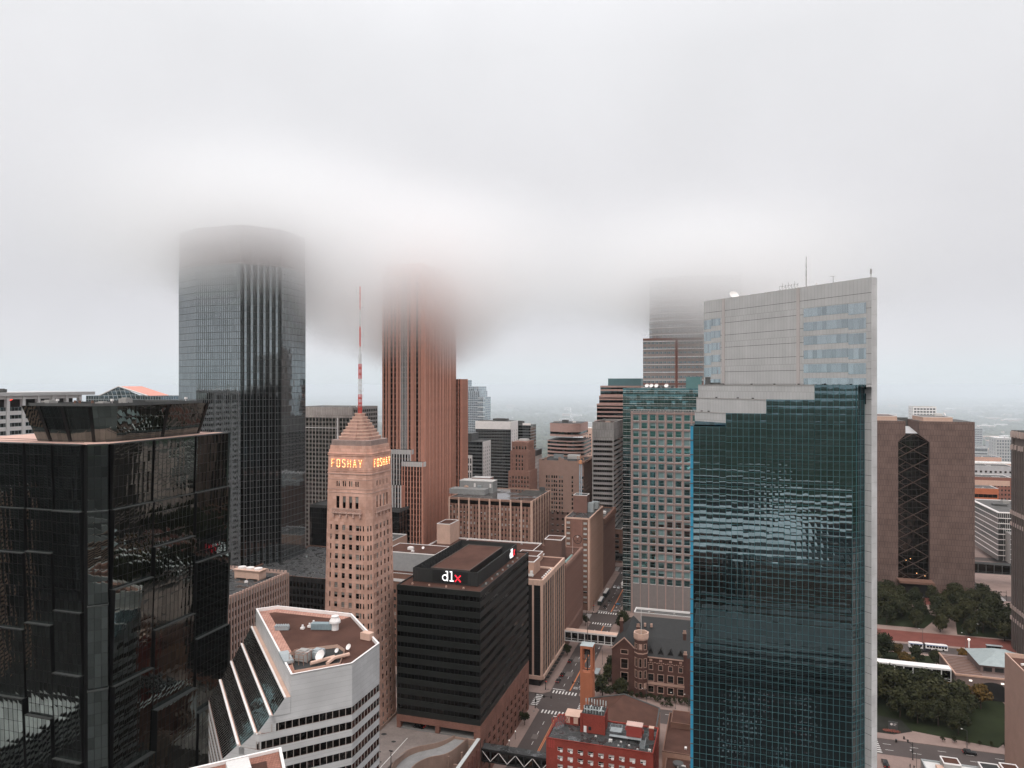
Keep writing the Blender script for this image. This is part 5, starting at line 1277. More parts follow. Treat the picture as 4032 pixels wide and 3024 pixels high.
penthouse(t, -113-ow, -103-ow, 388-ou, 399-ou, 46, 49.4, m_pinkd, m_roof_br); penthouse(t, -103-ow, -93-ow, 399-ou, 410-ou, 46, 58, M('dark_brown_brick', (.135,.078,.062), .9, .15), m_roof_br, 'lift_tower'); mast(t, -91-ow, 420-ou, 46, 9, .07, m_cap, 'flagpole', 0)
# tall brown block with the round emblem on its blank wall
def emblem_block():
    u0, u1, w0, w1, z = 458, 507.5, wx(565,458), -88, 60.3; ou, ow = 483, -98
    t = thing('emblem_wall_office', 'tall brown office whose blank brick end wall bears a round star emblem', 'office block', ou, ow)
    P = rect(u0, u1, w0, w1, ou, ow); E_ = edges(P); f = E_[0]; wall = MB(); wins = []
    punch(wall, f, 0, z, [(.9,3.4),(f.L-4.1,f.L-1.6)], rows_(3, z-2, 3.45, 1.2, 1.5), wins, .3)
    for fr in E_[2:]: wall.wquad(fr, 0, fr.L, 0, z)
    wall.build('wall', m_pinkd, t)
    b = MB(); b.wbox(f, 4.2, f.L-4.6, 14, z-.9, 0, .12); b.build('blank_brick_panel', BR('blank_brick', (.24,.125,.098), (.26,.135,.105), (.18,.095,.075), 1.9, 40, .05), t)
    b = MB()
    for x in (.35, f.L-.5): b.wbox(f, x-.5, x+.5, 0, z, 0, .35)
    b.wbox(f, 0, f.L, z-1, z, 0, .3); b.build('stone_frame', m_pinkl, t)
    ribs(t, E_[1], 0, z-.8, 3.5, 1.0, .55, 3.45, 1.4, gl_d, M('dark_umber_spandrel', (.105,.06,.05), .85), m_pink); b = MB(); b.wbox(E_[1], 0, E_[1].L, z-.9, z, 0, .6); b.build('cornice', m_pink, t)
    put_windows(t, wins, blinds=(.5,1,1), blind=M('bright_blind', (.55,.54,.52), .8))
    roof(t, P, z, m_wetd, .3, .4, m_pinkl)
    cx, cz, r = f.L*.52, z-14.2, 2.75; e = MB()
    def arc_(cx_, cz_, r_, a0, a1, th=.2, n=28):
        for k in range(n):
            p, q = a0+(a1-a0)*k/n, a0+(a1-a0)*(k+1)/n
            e.face([f.pt(cx_+rr*math.cos(a), cz_+rr*math.sin(a), .2) for rr, a in ((r_-th,p),(r_+th,p),(r_+th,q),(r_-th,q))])
    arc_(cx, cz, r, 0, 2*math.pi, .17); arc_(cx-1.1, cz+.4, 1.6, -2.4, .7, .1, 14); arc_(cx+1.1, cz+.4, 1.6, 2.44, 5.54, .1, 14)
    em = e.build('emblem_ring', m_black, t); s = MB(); pts = []
    for k in range(10): a = math.pi/2+k*math.pi/5; rr = .85 if k % 2 == 0 else .36; pts.append(f.pt(cx+rr*math.cos(a), cz+1.7+rr*math.sin(a), .25))
    s.face(pts); s.build('emblem_star', m_cap, em)
    penthouse(t, -103-ow, -93.5-ow, 478-ou, 487-ou, z-.3, z+11.5, M('brown_lift_brick', (.20,.11,.09), .9, .12), m_roof_dk, 'lift_tower'); unit(t, -91.5-ow, 482-ou, z-.3, 4.2, 3.6, 6.5, m_metal, 'cooling_unit'); unit(t, -91-ow, 496-ou, z-.3, 5, 5, 5, m_metal, 'cooling_unit')
    tt = thing('construction_hoist', 'pale blue lattice mast with an orange top standing on the brown roof', 'hoist', 481, -98.5, z+11.7); b = MB()
    for sx in (-.7,.7):
        for sy in (-.7,.7): b.tube((sx,sy,0),(sx,sy,21),.13,5)
    for i in range(14):
        b.tube((-.7,-.7,i*1.5),(.7,-.7,i*1.5+1.5),.09,4); b.tube((.7,-.7,i*1.5),(-.7,-.7,i*1.5),.09,4); b.tube((.7,-.7,i*1.5),(.7,.7,i*1.5+1.5),.09,4)
    b.build('mast', M('pale_blue_steel', (.42,.53,.60), .6), tt); b = MB(); b.box(-1,1,-1,1,21,23.6); b.tube((-2.4,0,26),(2.0,0,25),.2,5); b.tube((0,0,23.6),(0,0,27.4),.2,5); b.tube((-2.4,0,26),(-1.6,0,21.6),.15,5); b.tube((2.0,0,25),(2.2,0,22.6),.15,5); b.build('orange_head', M('orange_steel', (.56,.26,.14), .6), tt)
emblem_block()
t, ou, ow, E_, w_ = block('ornate_brick_store', 'long brick building with ornate cornice farther up the avenue', 'office block', 510, 563, -112, -88, 50, m_pinkd, m_wetd, .8, m_pinkd, faces={'R': ('rib', 2.9, 1.2, .5, 4.2, 1.6, gl_d, M('brick_spandrel', (.17,.095,.075), .85), M('brick_pier', (.24,.14,.11), .85, .2, .4, 2, .4)), 'F': ('punch', 6, 1.8, 4.2, 1.1, 2.1, 3, 48, 1, .3)}); put_windows(t, w_)
b = MB(); b.box(-88.5-ow,-86.8-ow,510-ou,563-ou,47.6,50.4)
for i in range(18): b.box(-88.3-ow,-86.4-ow,510.5+i*2.95-ou,511.6+i*2.95-ou,46,48.8)
b.build('cornice', m_pinkd, t); unit(t, -97-ow, 516-ou, 49.2, 6, 6, 5, m_grayd); unit(t, -93-ow, 529-ou, 49.2, 3, 3, 2.4, m_cap); unit(t, -92-ow, 537-ou, 49.2, 3, 3, 2, m_cap)
t, ou, ow, E_, w_ = block('far_avenue_block', 'dark brick block with lit shopfront at the far end of the avenue', 'office block', 588, 640, -112, -86, 28, m_pinkd, m_roof_gr, .6, m_cap, faces={'F': ('punch', 4, 4, 4.4, 1, 3, 2, 26, 1.5, .5), 'R': ('punch', 9, 3.6, 4.4, 1, 3, 2, 26, 1, .5)}); put_windows(t, w_)
# teal glass block with pink window grid
def grid_block():
    u0 = 462; w0, w1 = -67.2, wx(700,u0); ou, ow = 480, -30
    t = thing('pink_grid_teal_tower', 'teal glass tower with a projecting front of square windows in pink stone grid', 'tower', ou, ow)
    zt = 145.3; zg = zy(411,u0,w0); E_ = edges(rect(u0+3, u0+45, w0, w1, ou, ow))
    curtain(t, E_, 0, zt, 2.2, 4.0, m_teal)
    b = MB()
    for i in range(34):
        for fr in E_[:1]: z = zt-1.6-i*4.2; b.wbox(fr, 0, fr.L, z-.06, z+.06, 0, .12); b.wbox(fr, 0, fr.L, z-1.42, z-1.32, 0, .1)
    b.build('pale_string_lines', m_cap, t)
    g0 = wx(630.6, u0)-ow; f = Fr((g0, u0-ou), (w1-ow, u0-ou)); wall = MB(); wins = []; bay = 5.35; n = int(f.L/bay); cols = []
    for i in range(n): c = .9+bay*i+bay/2; cols.append((c-1.85, c+1.85))
    rows = []; z = zg-2.3
    while z > 20: rows.append((z-3.6, z)); z -= 5.25
    punch(wall, f, 0, zg, cols, rows, wins, .5)
    s = Fr((g0, u0-ou+3), (g0, u0-ou)); wall.wquad(s, 0, s.L, 0, zg)
    P = f.pt; wall.face([P(0,zg,0),P(f.L,zg,0),P(f.L,zg,-3),P(0,zg,-3)])
    wall.build('stone_grid', M('grey_pink_granite', (.205,.18,.172), .75, .1, .5, 3), t)
    pk = M('rose_granite', (.38,.265,.235), .7, .1, .5); b = MB()
    for i in range(0, n+1):
        x = .9+bay*i; big = i % 2 == 0; b.wbox(f, x-(.3 if big else .16), x+(.3 if big else .16), 0, zg, 0, .3 if big else .18)
    for k, (r0, r1) in enumerate(rows):
        zc = r1+.82; big = k % 2 == 0
        b.wbox(f, 0, f.L, zc-(.22 if big else .12), zc+(.22 if big else .12), 0, .27 if big else .15)
    b.build('rose_bands', pk, t)
    b = MB()
    for i in range(0, n+1, 2):
        for k in range(0, len(rows), 2):
            x = .9+bay*i; zc = rows[k][1]+.82; b.wbox(f, x-.22, x+.22, zc-.22, zc+.22, .28, .42)
    b.build('dark_studs', m_grayd, t)
    b = MB()
    for (c0, c1) in cols:
        for (r0, r1) in rows: b.wbox(f, c0-.1, c1+.1, r0-.22, r0-.08, 0, .2); b.wbox(f, c1-.28, c1-.18, r0, r1, -.45, -.35)
    b.build('pale_sills', m_cap, t)
    put_windows(t, wins, GL('teal_window_glass', (.13,.32,.335), .015, .02, .02, .04), M('teal_window_frame', (.16,.2,.2), .5), M('teal_blind', (.14,.22,.22), .7), 100, (0,0,0,.3,.5,1))
    b = MB(); b.tube(P(.3,zg+1.1,-.3), P(f.L,zg+1.1,-.3), .06, 5)
    for i in range(26): q = P(f.L*i/25, zg, -.3); b.tube(q, (q[0],q[1],zg+1.1), .05, 4)
    b.build('roof_rail', m_cap, t)
    r = MB(); r.face([(x,y,zt) for x, y in rect(u0+3,u0+45,w0,w1,ou,ow)]); r.build('roof', m_roof_gr, t)
    b = MB(); xq = wx(686,u0+8)-ow; b.box(xq, w1-ow, u0+8-ou, u0+30-ou, zt, zy(377,u0+8,w1)); b.build('teal_penthouse', M('teal_metal_panel', (.10,.20,.20), .5, .1, .3), t)
    for px_ in (647, 651.5, 656.5, 666.5): x = wx(px_, u0+5)-ow; dish(t, x, u0+5-ou, zt, 1.35, math.radians(-10))
    for px_ in (653, 659, 663, 672): x = wx(px_, u0+6)-ow; unit(t, x, u0+7-ou, zt, 1.8, 1.2, 1.1, m_grayd, 'roof_unit')
grid_block()
# pink banded, stepped teal tower left of the grid block
def banded_stepped(name, label, u0, steps, zt, wr, gl, sp, cap):
    ou, ow = u0+20, (wx(steps[0][0],u0)+wr)/2; t = thing(name, label, 'tower', ou, ow)
    ztop = zt
    for i, (pxl, ytop, ybot) in enumerate(steps):
        w0 = wx(pxl, u0); z1, z0 = zy(ytop, u0, w0), zy(ybot, u0, w0)
        P = rect(u0-i*.8, u0+45, w0, wr, ou, ow); E_ = edges(P); n = max(1, round((z1-z0)/4.0)) if i else 1
        if i == 0:
            b = MB(); b.prism(P, z0, z1); b.build('teal_crown', cap, t); continue
        bands(t, E_, z0, z1, (z1-z0)/n, (z1-z0)/n*.36, gl, sp, .3, 2.5)
        b = MB(); b.prism(rect(u0-i*.8-.15,u0+45.1,w0-.15,wr+.1,ou,ow), z1-1.3, z1+.25, bottom=True); b.build('step_cornice', sp, t)
    return t
rosy = M('rose_band_stone', (.52,.345,.30), .8, .1, .4, 2); gt = GL('dark_teal_band_glass', (.07,.105,.11), .012, .02, .02, .04)
banded_stepped('rose_banded_tower', 'rose and dark glass banded tower with stepped left edge and teal crown', 650, [(608,378.5,386),(600.5,386,396),(599.5,396,404),(597.3,404,421),(595,421,600)], 150, wx(641,650), gt, rosy, M('teal_crown_panel', (.13,.24,.26), .5, .08))
b = None
# grey banded slab tower
def grey_banded():
    u0 = 580; w0, w1 = wx(592.3,u0), wx(613.5,u0); ou, ow = 600, (w0+w1)/2; zt = zy(422,u0,w0)
    t = thing('grey_banded_tower', 'slim grey tower with rows of dark windows and a blank panelled top', 'tower', ou, ow)
    P = rect(u0, ux(623.5,w1), w0, w1, ou, ow); E_ = edges(P); zb = zt-15
    pn = BR('grey_precast', (.30,.285,.275), (.33,.31,.30), (.17,.16,.155), 1.5, 1.6, .08)
    bands(t, E_, zb-24*4.05, zb, 4.05, 2.1, GL('black_band_glass', (.045,.047,.046), .01, .02, .02, .04, (.12,.12,.12), .08, .02), pn, .25, 1.5)
    b = MB()
    for fr in E_: b.wquad(fr, 0, fr.L, zb, zt, 0); b.wquad(fr, 0, fr.L, 0, zb-24*4.05, 0)
    b.build('blank_top', BR('grey_top_panels', (.27,.26,.25), (.30,.285,.275), (.16,.15,.145), 2.2, 6.5, .1), t)
    f = E_[0]; b = MB(); b.wbox(f, .0, .8, 0, zt, 0, .3); b.wbox(f, f.L-.7, f.L, 0, zt, 0, .3); b.build('corner_piers', m_gray, t)
    roof(t, P, zt, m_roof_br, 2.2, .8, m_gray); unit(t, 0, 5, zt-2.2, 4, 4, 1.4, m_pinkl)
grey_banded()
# rounded rose-banded office
def round_banded():
    u0 = 690; t = thing('curved_banded_office', 'curved rose coloured office with dark ribbon windows and a rounded corner', 'office block', 710, wx(565,700)); ou, ow = 710, wx(565,700)
    gl = gt
    levels = [(549.5,591.5-8.5,423,436,1),(547,586.5,440,456,2),(544,588,459,477,2),(541,591.5,480,640,0)]
    for (pl, pr, y1, y0, n) in levels:
        w0, w1 = wx(pl,u0), wx(pr,u0+14); z1, z0 = zy(y1,u0,w0), zy(y0,u0,w0); arc = [(w0-ow, u0+40-ou), (w0-ow, u0+2-ou)]
        W_ = w1-w0
        for k in range(1, 11):
            s = k/10; arc.append((w0+W_*.62*s-ow, u0+2-7*math.sin(math.pi*.5*s)*1.0-ou))
        for k in range(1, 8):
            a = -math.pi/2+math.pi/2*k/7; arc.append((w0+W_*.62-ow+W_*.38*math.cos(a), u0-5+9-ou+9*math.sin(a)))
        arc.append((w1-ow, u0+40-ou)); E_ = edges(arc)
        E_ = [fr for fr in E_]
        nf = max(1, round((z1-z0-2)/4.1)); zz1 = z1-(8.5 if n == 1 else 1.2)
        nn_ = max(1, round((zz1-z0)/4.1)); bands(t, E_, z0, zz1, (zz1-z0)/nn_, (zz1-z0)/nn_*.45, gl, rosy, .35, 2.4)
        b = MB(); b.prism(arc, zz1, z1, 0, 1)
        b.prism(inset(arc,-.2), z1-.4, z1-.15, 0, top=True, bottom=True); b.build('curved_cornice', [rosy, m_roof_gr], t)
        if n == 1:
            unit(t, 0, u0+12-ou, z1, 6, 5, 2.6, m_grayd); unit(t, 10, u0+8-ou, z1, 3, 2, 1.6, m_cap); unit(t, -9, u0+10-ou, z1, 5, 3, 1.2, m_gray)
    return t
round_banded()
# wide tan building with a stepped parapet
def tan_block():
    u0 = 622; w0, w1 = wx(539,u0), wx(583.5,u0); ou, ow = 640, (w0+w1)/2; z = zy(460,u0,w0)
    t = thing('tan_stepped_parapet_block', 'wide tan masonry block with grouped windows and a stepped parapet', 'office block', ou, ow)
    P = rect(u0, ux(592.5,w1), w0, w1, ou, ow); E_ = edges(P); f = E_[0]; s = f.L/240; cols = []
    for c in (100,112,128,140,151,167,180,244-12,270,284):
        x = (c-60)*s*1.05; cols.append((x-.7, x+.7))
    b = MB(); wins = []; punch(b, f, 0, z, cols, rows_(4, z-9, 3.9, .8, 2.4), wins, .3)
    punch(b, E_[1], 0, z, even(E_[1].L, 8, 1.7, 1), rows_(4, z-9, 3.9, .8, 2.4), wins, .3)
    for fr in E_[2:]: b.wquad(fr, 0, fr.L, 0, z)
    for (a, c, h) in ((0,.05,1),(.12,.18,2.2),(.44,.5,3.2),(.5,.57,2),(.57,.64,.8)): b.wbox(f, f.L*a, f.L*c, z, z+h, -.6, .02)
    b.build('wall', M('tan_masonry', (.45,.30,.245), .88, .1, .3, 2, .3), t); put_windows(t, wins)
    roof(t, P, z, m_roof_dk, .6, .5, m_pink)
    b = MB(); b.wbox(E_[1], -.5, E_[1].L, z-2.2, z-1.0, 0, 1.3); b.wbox(f, f.L-4, f.L+.6, z-2.2, z-1.0, 0, 1.2); b.build('cornice', m_pinkd, t)
    b = MB(); b.box(f.L*.12,f.L*.4,3,9,z-.5,z+3); b.build('white_plant_box', m_roof_wh, t, (-f.L*.1,2,0)); b = MB(); b.box(-12,-3,3,5,z-.4,z+3.5); b.build('roof_frame', m_metal, t)
tan_block()
# brown art deco tower with setbacks
def deco():
    u0 = 572; pl, pr = 507.5, 530; w0, w1 = wx(pl,u0), wx(pr,u0); ou, ow = 590, (w0+w1)/2
    t = thing('deco_setback_tower', 'brown masonry tower with setbacks and tall dark window strips', 'tower', ou, ow)
    mat = M('brown_deco_stone', (.36,.205,.16), .9, .2, .4, 2, .5); W_ = w1-w0; D_ = 26
    for (ia, ib, y1, y0) in ((0,0,492,720),(.6,.9,471,492),(1.9,2.2,451,471),(2.9,3.2,442,451)):
        z1, z0 = zy(y1,u0,w0), zy(y0,u0,w0); z0 = max(0, z0); P = rect(u0+ia, u0+D_-ib, w0+ia, w1-ia, ou, ow); E_ = edges(P); b = MB(); wins = []
        for k, fr in enumerate(E_):
            if k > 1: b.wquad(fr, 0, fr.L, z0, z1); continue
            mid = fr.L/2; cols = [(mid+x-.6, mid+x+.6) for x in (-5.2,-2.6,0,2.6,5.2)]; side = [(1.0,1.9),(2.3,3.2),(fr.L-3.2,fr.L-2.3),(fr.L-1.9,fr.L-1.0)]
            if y1 == 442: punch(b, fr, z0, z1, cols, [(z0+1.5,z0+4)], wins, .3)
            else: punch(b, fr, z0, z1, cols+side, rows_(z0+.3, z1-2, 3.5, .6, 2.3), wins, .35)
            for x in (-6.6,-3.9,-1.3,1.3,3.9,6.6): b.wbox(fr, mid+x-.35, mid+x+.35, z0, z1+.6, 0, .35)
        b.face([(p[0],p[1],z1) for p in P]); b.build('setback_tier', mat, t); put_windows(t, wins, limit=40, blinds=(0,0,.5))
        if y1 == 442: unit(t, 0, -2, z1, 8, 6, 1.8, m_roof_wh, 'plant_box', False)
deco()
# small brown brick building in front of it
t, ou, ow, E_, w_ = block('plain_brick_block', 'plain tan brick block with stepped rooftop boxes beside the orange tower', 'low block', 552, 600, wx(457,552), wx(494,552), zy(497,552,wx(470,552)), M('plain_tan_brick', (.33,.195,.15), .9, .12, .3, 2, .3), m_roof_wh, .7, m_pinkl,
    faces={'R': ('rib', 1.9, .7, .5, 4, 1.2, gl_d, m_pinkd, m_pinkd), 'F': ('cols', [(7,8.3),(23,24.3)], 6.2, 1.2, 2, 20, 60, .3)}); put_windows(t, w_)
zq = zy(497,552,wx(470,552)); penthouse(t, wx(464,556)-ow, wx(480,556)-ow, 553-ou, 570-ou, zq-.5, zq+5.5, M('tan_brick_box', (.32,.19,.15), .9, .12), m_roof_wh); penthouse(t, wx(473,585)-ow, wx(491,585)-ow, 582-ou, 592-ou, zq-.5, zq+12, M('tan_brick_box2', (.30,.18,.14), .9, .12), m_roof_wh); penthouse(t, wx(460,554)-ow, wx(464,554)-ow, 552.2-ou, 556-ou, zq-.5, zq+8, m_pinkd, m_roof_wh, 'chimney')
# dark glass condominium towers and their white framed neighbours
gk = GL('dark_condo_glass', (.062,.075,.08), .01, .03, .01, .05, (.24,.25,.25), .02, .1, 1.5, .6)
def condo(name, label, u0, pl, pr, yt, d, top=None, right=None):
    w0, w1 = wx(pl,u0), wx(pr,u0); ou, ow = u0+d/2, (w0+w1)/2; z = zy(yt,u0,w0); t = thing(name, label, 'apartment tower', ou, ow); P = rect(u0,u0+d,w0,w1,ou,ow); E_ = edges(P)
    curtain(t, E_, 0, z, 3, 3.4, gk)
    b = MB(); nfl = int(z/3.4)
    for i in range(10, nfl): b.prism(inset(P,-.5), i*3.4-.15, i*3.4+.15, bottom=True)
    b.build('balcony_slabs', M('pale_slab_edge', (.33,.34,.34), .8), t)
    r = MB(); r.face([(x,y,z+.02) for x, y in P]); r.build('roof', m_roof_gr, t)
    if top: b = MB(); [b.wbox(fr, 0, fr.L, z-top, z, 0, .6) for fr in E_[:2]]; b.build('white_crown', m_cap, t)
    if right:
        b = MB(); wins = []; fr = E_[1]; punch(b, fr, 10, z, even(fr.L, right, 1.5, 1), rows_(10, z-2, 3.4, .7, 2.0), wins, .3); b.v = [tuple(Vector(v)+Vector((.65,0,0))) for v in b.v]; b.build('white_frame_wall', m_cap, t); put_windows(t, [(tuple(Vector(p)+Vector((.65,0,0))),a,c,h) for p,a,c,h in wins], limit=60, blinds=(0,))
    return t, ou, ow, z, E_
t, ou, ow, z, E_ = condo('white_crowned_condo', 'dark glass apartment slab with a plain white crown band', 735, 475.5, 510.5, 421, 26, 8.5, 3); unit(t, 4, 3, z, 16, 8, 2.4, m_grayd, 'plant_box'); mast(t, -8, 3, z, 7, .1, m_cap, 'antenna_mast', 0)
t, ou, ow, z, E_ = condo('dark_corner_condo', 'dark glass apartment tower standing to the right of the white crowned one', 770, 511, 530.5, 425, 24, None, None); unit(t, -5, 2, z, 9, 6, 4, m_grayd, 'plant_box'); b = MB(); b.wbox(E_[0], E_[0].L*.6, E_[0].L, z, z+2.4, -.8, .2); b.build('white_crown', m_cap, t)
t, ou, ow, z, E_ = condo('white_framed_condo', 'dark topped apartment block with a white framed window grid at its foot', 650, 514, 533, 456, 30, None, 7)
b = MB(); wins = []; punch(b, E_[0], 20, z-.5, even(E_[0].L, 8, 1.6, 1), rows_(20, z-1, 3.4, .7, 2.2), wins, .3); b.v = [tuple(Vector(v)+Vector((0,-.65,0))) for v in b.v]; b.build('white_grid_wall', m_cap, t); put_windows(t, [(tuple(Vector(p)+Vector((0,-.65,0))),a,c,h) for p,a,c,h in wins], limit=60, blinds=(0,))
b = MB(); b.box(-8,11,-10,12,z,z+5.5); b.build('dark_penthouse', m_grayd, t); unit(t, 6, -4, z+5.5, 4, 3, 2.2, m_grayd)
t, ou, ow, z, E_ = condo('low_dark_condo', 'lower dark glass apartment block with white window panels beside the orange tower', 640, 452, 482, 441, 24, None, 4)
b = MB(); b.box(-17,4,-10,10,z,z+7.5); b.build('dark_penthouse', m_grayd, t)
b = MB(); wins = []; x0 = E_[0].L*.50
punch(b, E_[0], 30, z-13, [(x0+.9,x0+2.3),(x0+3.4,x0+4.8)], rows_(30, z-14, 6.8, .8, 5), wins, .3, 0, x0, x0+5.8); b.v = [tuple(Vector(v)+Vector((0,-.65,0))) for v in b.v]; b.build('white_frame_wall', m_cap, t); put_windows(t, [(tuple(Vector(p)+Vector((0,-.65,0))),a,c,h) for p,a,c,h in wins], blinds=(0,))
# pale blue glass tower, half hidden and hazy
u0 = 1010; t = thing('pale_blue_glass_tower', 'hazy pale blue glass apartment tower right of the orange tower', 'apartment tower', u0+20, wx(466,u0)); ou, ow = u0+20, wx(466,u0)
gp = GL('sky_blue_glass', (.34,.40,.43), .01, .03, .01, .06, (.50,.52,.53), .10, .14, 1.5, .5)
for (pl, pr, y1, y0) in ((446,483,397,520),(446,479.5,391,397),(446,478.5,386.5,391),(448,463.5,380,386.5)):
    P = rect(u0, u0+36, wx(pl,u0), wx(pr,u0), ou, ow); z1, z0 = zy(y1,u0,ow), max(0, zy(y0,u0,ow)); curtain(t, edges(P), z0, z1, 3.2, 3.6, gp, 'glazing' if y1 > 390 else 'pale_crown_screen'); r = MB(); r.face([(x,y,z1) for x, y in P]); r.build('roof', m_roof_gr, t)
b = MB(); fr = Fr((wx(464.5,u0)-ow,u0-ou-.1),(wx(468,u0)-ow,u0-ou-.1))
for i in range(6): z = zy(394+i*4.8,u0,ow); b.wbox(fr, 0, fr.L, z-5.4, z-.8, 0, .2)
b.build('dark_balcony_stack', m_grayd, t); b = MB()
for i in range(11): z = zy(398+i*4.6,u0,ow); b.box(wx(478,u0)-ow, wx(484.5,u0)-ow, u0-ou-1.4, u0-ou+3, z-.25, z+.25)
b.build('balcony_slabs', m_white2, t)
t, ou, ow, E_, w_ = block('thin_pale_tower', 'thin pale apartment block seen between the curved office and the grey tower', 'apartment tower', 900, 920, wx(583,900), wx(592,900), zy(428,900,wx(586,900)), m_pinkl, m_roof_wh, .6, m_cap, faces={'F': ('punch', 3, 2.2, 3.6, .8, 2, 20, 86, 1, .4)}); put_windows(t, w_, limit=60)
# ================================================================ the twin brown towers joined by a cross-braced glass hall
def county():
    u0 = 560; ou, ow = 590, 130
    t = thing('twin_brown_towers', 'pair of brown granite towers joined by a dark glass hall with diamond cross bracing', 'tower', ou, ow)
    gr = BR('brown_granite_panel', (.150,.100,.086), (.166,.112,.096), (.088,.058,.05), 1.7, 4.0, .1, .7)
    zl = zy(421, u0, 110)
    wl0, wl1, wr0, wr1 = wx(868,u0), wx(905.5,u0), wx(919.3,u0), wx(974.8,u0)
    ga, gb = wx(898.2,u0), wx(929.8,u0)
    def shape(pts, y0, y1, name):
        b = MB(); A_ = [(x-ow, y0-ou, z) for x, z in pts]; B_ = [(x-ow, y1-ou, z) for x, z in pts]; b.face(A_)
        for i in range(len(A_)): j = (i+1) % len(A_); b.face([A_[j], A_[i], B_[i], B_[j]])
        return b.build(name, gr, t)
    ch = zl-14.5; ct = zl-9.5
    shape([(wl0,0),(ga,0),(ga,ch),(wl1,ct),(wl1,zl),(wl0,zl)], u0, u0+42, 'tower_wall')
    shape([(gb,0),(wr1,0),(wr1,zl),(wr0,zl),(wr0,ct),(gb,ch)], u0, u0+42, 'tower_wall')
    shape([(wl1,zl-1),(wl1,zl-9.5),(wl1-.4,zl-9.5),(wl1-.4,zl-1)], u0+42, u0+44, 'rear_wall')
    b = MB(); b.box(wl1-ow, wr0-ow, u0+34-ou, u0+36-ou, zl-9, zl+1.2); b.build('rear_link_wall', m_grayd, t)
    # recessed hall: floors and dark interior behind the bracing
    gq = MB(); fr = Fr((ga-ow, u0+3-ou), (gb-ow, u0+3-ou)); P = fr.pt
    gq.face([P(0,5,0),P(fr.L,5,0),P(fr.L,ch,0),P(fr.L-(gb-wr0),ct+.5,0),P(wl1-ga,ct+.5,0),P(0,ch,0)], 0, [(0,0),(6,0),(6,24),(5,25),(1,25),(0,24)])
    gq.build('hall_glazing', GL('hall_glass', (.055,.05,.046), .02, .03, .02, .04, (.02,.018,.016), .06, .08, 1.5, 1.0), t)
    b = MB(); zc = 4.0; nb = 9; H_ = (ch-4)/nb
    def bar(x0, z0, x1, z1, r=.27): b.tube(P(x0,z0,1.0), P(x1,z1,1.0), r, 4)
    W_ = fr.L
    for k in range(nb):
        z0 = 4+k*H_; bar(.4,z0,W_/2,z0+H_/2); bar(W_/2,z0+H_/2,W_-.4,z0); bar(.4,z0+H_,W_/2,z0+H_/2); bar(W_/2,z0+H_/2,W_-.4,z0+H_)
        bar(W_*.5,z0+H_/2,.4+W_*.0,z0+H_*.5+H_*.5); 
        bar(W_*.26,z0+H_*.26,0.4,z0+H_*.55,.2); bar(W_*.26,z0+H_*.74,0.4,z0+H_*.45,.2)
    bar(.4,ch,W_/2,ch+H_/2); bar(W_-.4,ch,W_/2,ch+H_/2)
    b.build('cross_bracing', M('bronze_bracing', (.11,.075,.062), .6, .1), t)
    s = MB(); s.face([(wl1-ow,u0+3-ou,ct+.6),(wr0-ow,u0+3-ou,ct+.6),(wr0-ow,u0+30-ou,ct+4.5),(wl1-ow,u0+30-ou,ct+4.5)]); 
    s.build('sloped_skylight', M('pale_skylight', (.55,.55,.56), .4, .1), t)
    s = MB(); s.box(wl1-ow, wr0-ow, u0+2.4-ou, u0+3-ou, ct-1.8, ct+.8); s.build('hall_head_band', m_black, t)
    for a, c in ((wl0,wl1),(wr0,wr1)):
        r = MB(); r.face([(a-ow+.3,u0-ou+.3,zl+.02),(c-ow-.3,u0-ou+.3,zl+.02),(c-ow-.3,u0+42-ou,zl+.02),(a-ow+.3,u0+42-ou,zl+.02)]); r.build('roof', m_roof_gr, t)
    penthouse(t, wl0-ow, wx(899,u0)-ow, u0+6-ou, u0+34-ou, zl, zl+3.2, m_pinkl, m_roof_br); penthouse(t, wr0-ow+3, wx(954,u0)-ow, u0+3-ou, u0+34-ou, zl, zl+3, m_pinkl, m_roof_gr)
    dish(t, wx(944,u0+18)-ow, u0+18-ou, zl+3, 1.4, math.radians(60)); unit(t, wx(938,u0+18)-ow, u0+18-ou, zl+3, 5, 3, 2, m_roof_wh)
    b = MB(); b.box(ga-ow-1, gb-ow+1, u0-9-ou, u0-.1-ou, 9.6, 11.2); b.build('entrance_canopy', m_pinkd, t); b = MB(); b.box(ga-ow, gb-ow, u0-6-ou, u0-ou, 0, 9.4); b.build('entrance_black_box', m_black, t)  # solid black box stands in for the shade of the open entrance
    for x, z in ((.3,9.0),(.62,14.5),(.42,24.5),(.28,23.2),(.88,13)): q = MB(); c = P(W_*x, z, .25); q.box(c[0]-.25,c[0]+.25,c[1]-.1,c[1]+.1,z-.2,z+.2); q.build('hall_lamp', m_warm, t)
county()
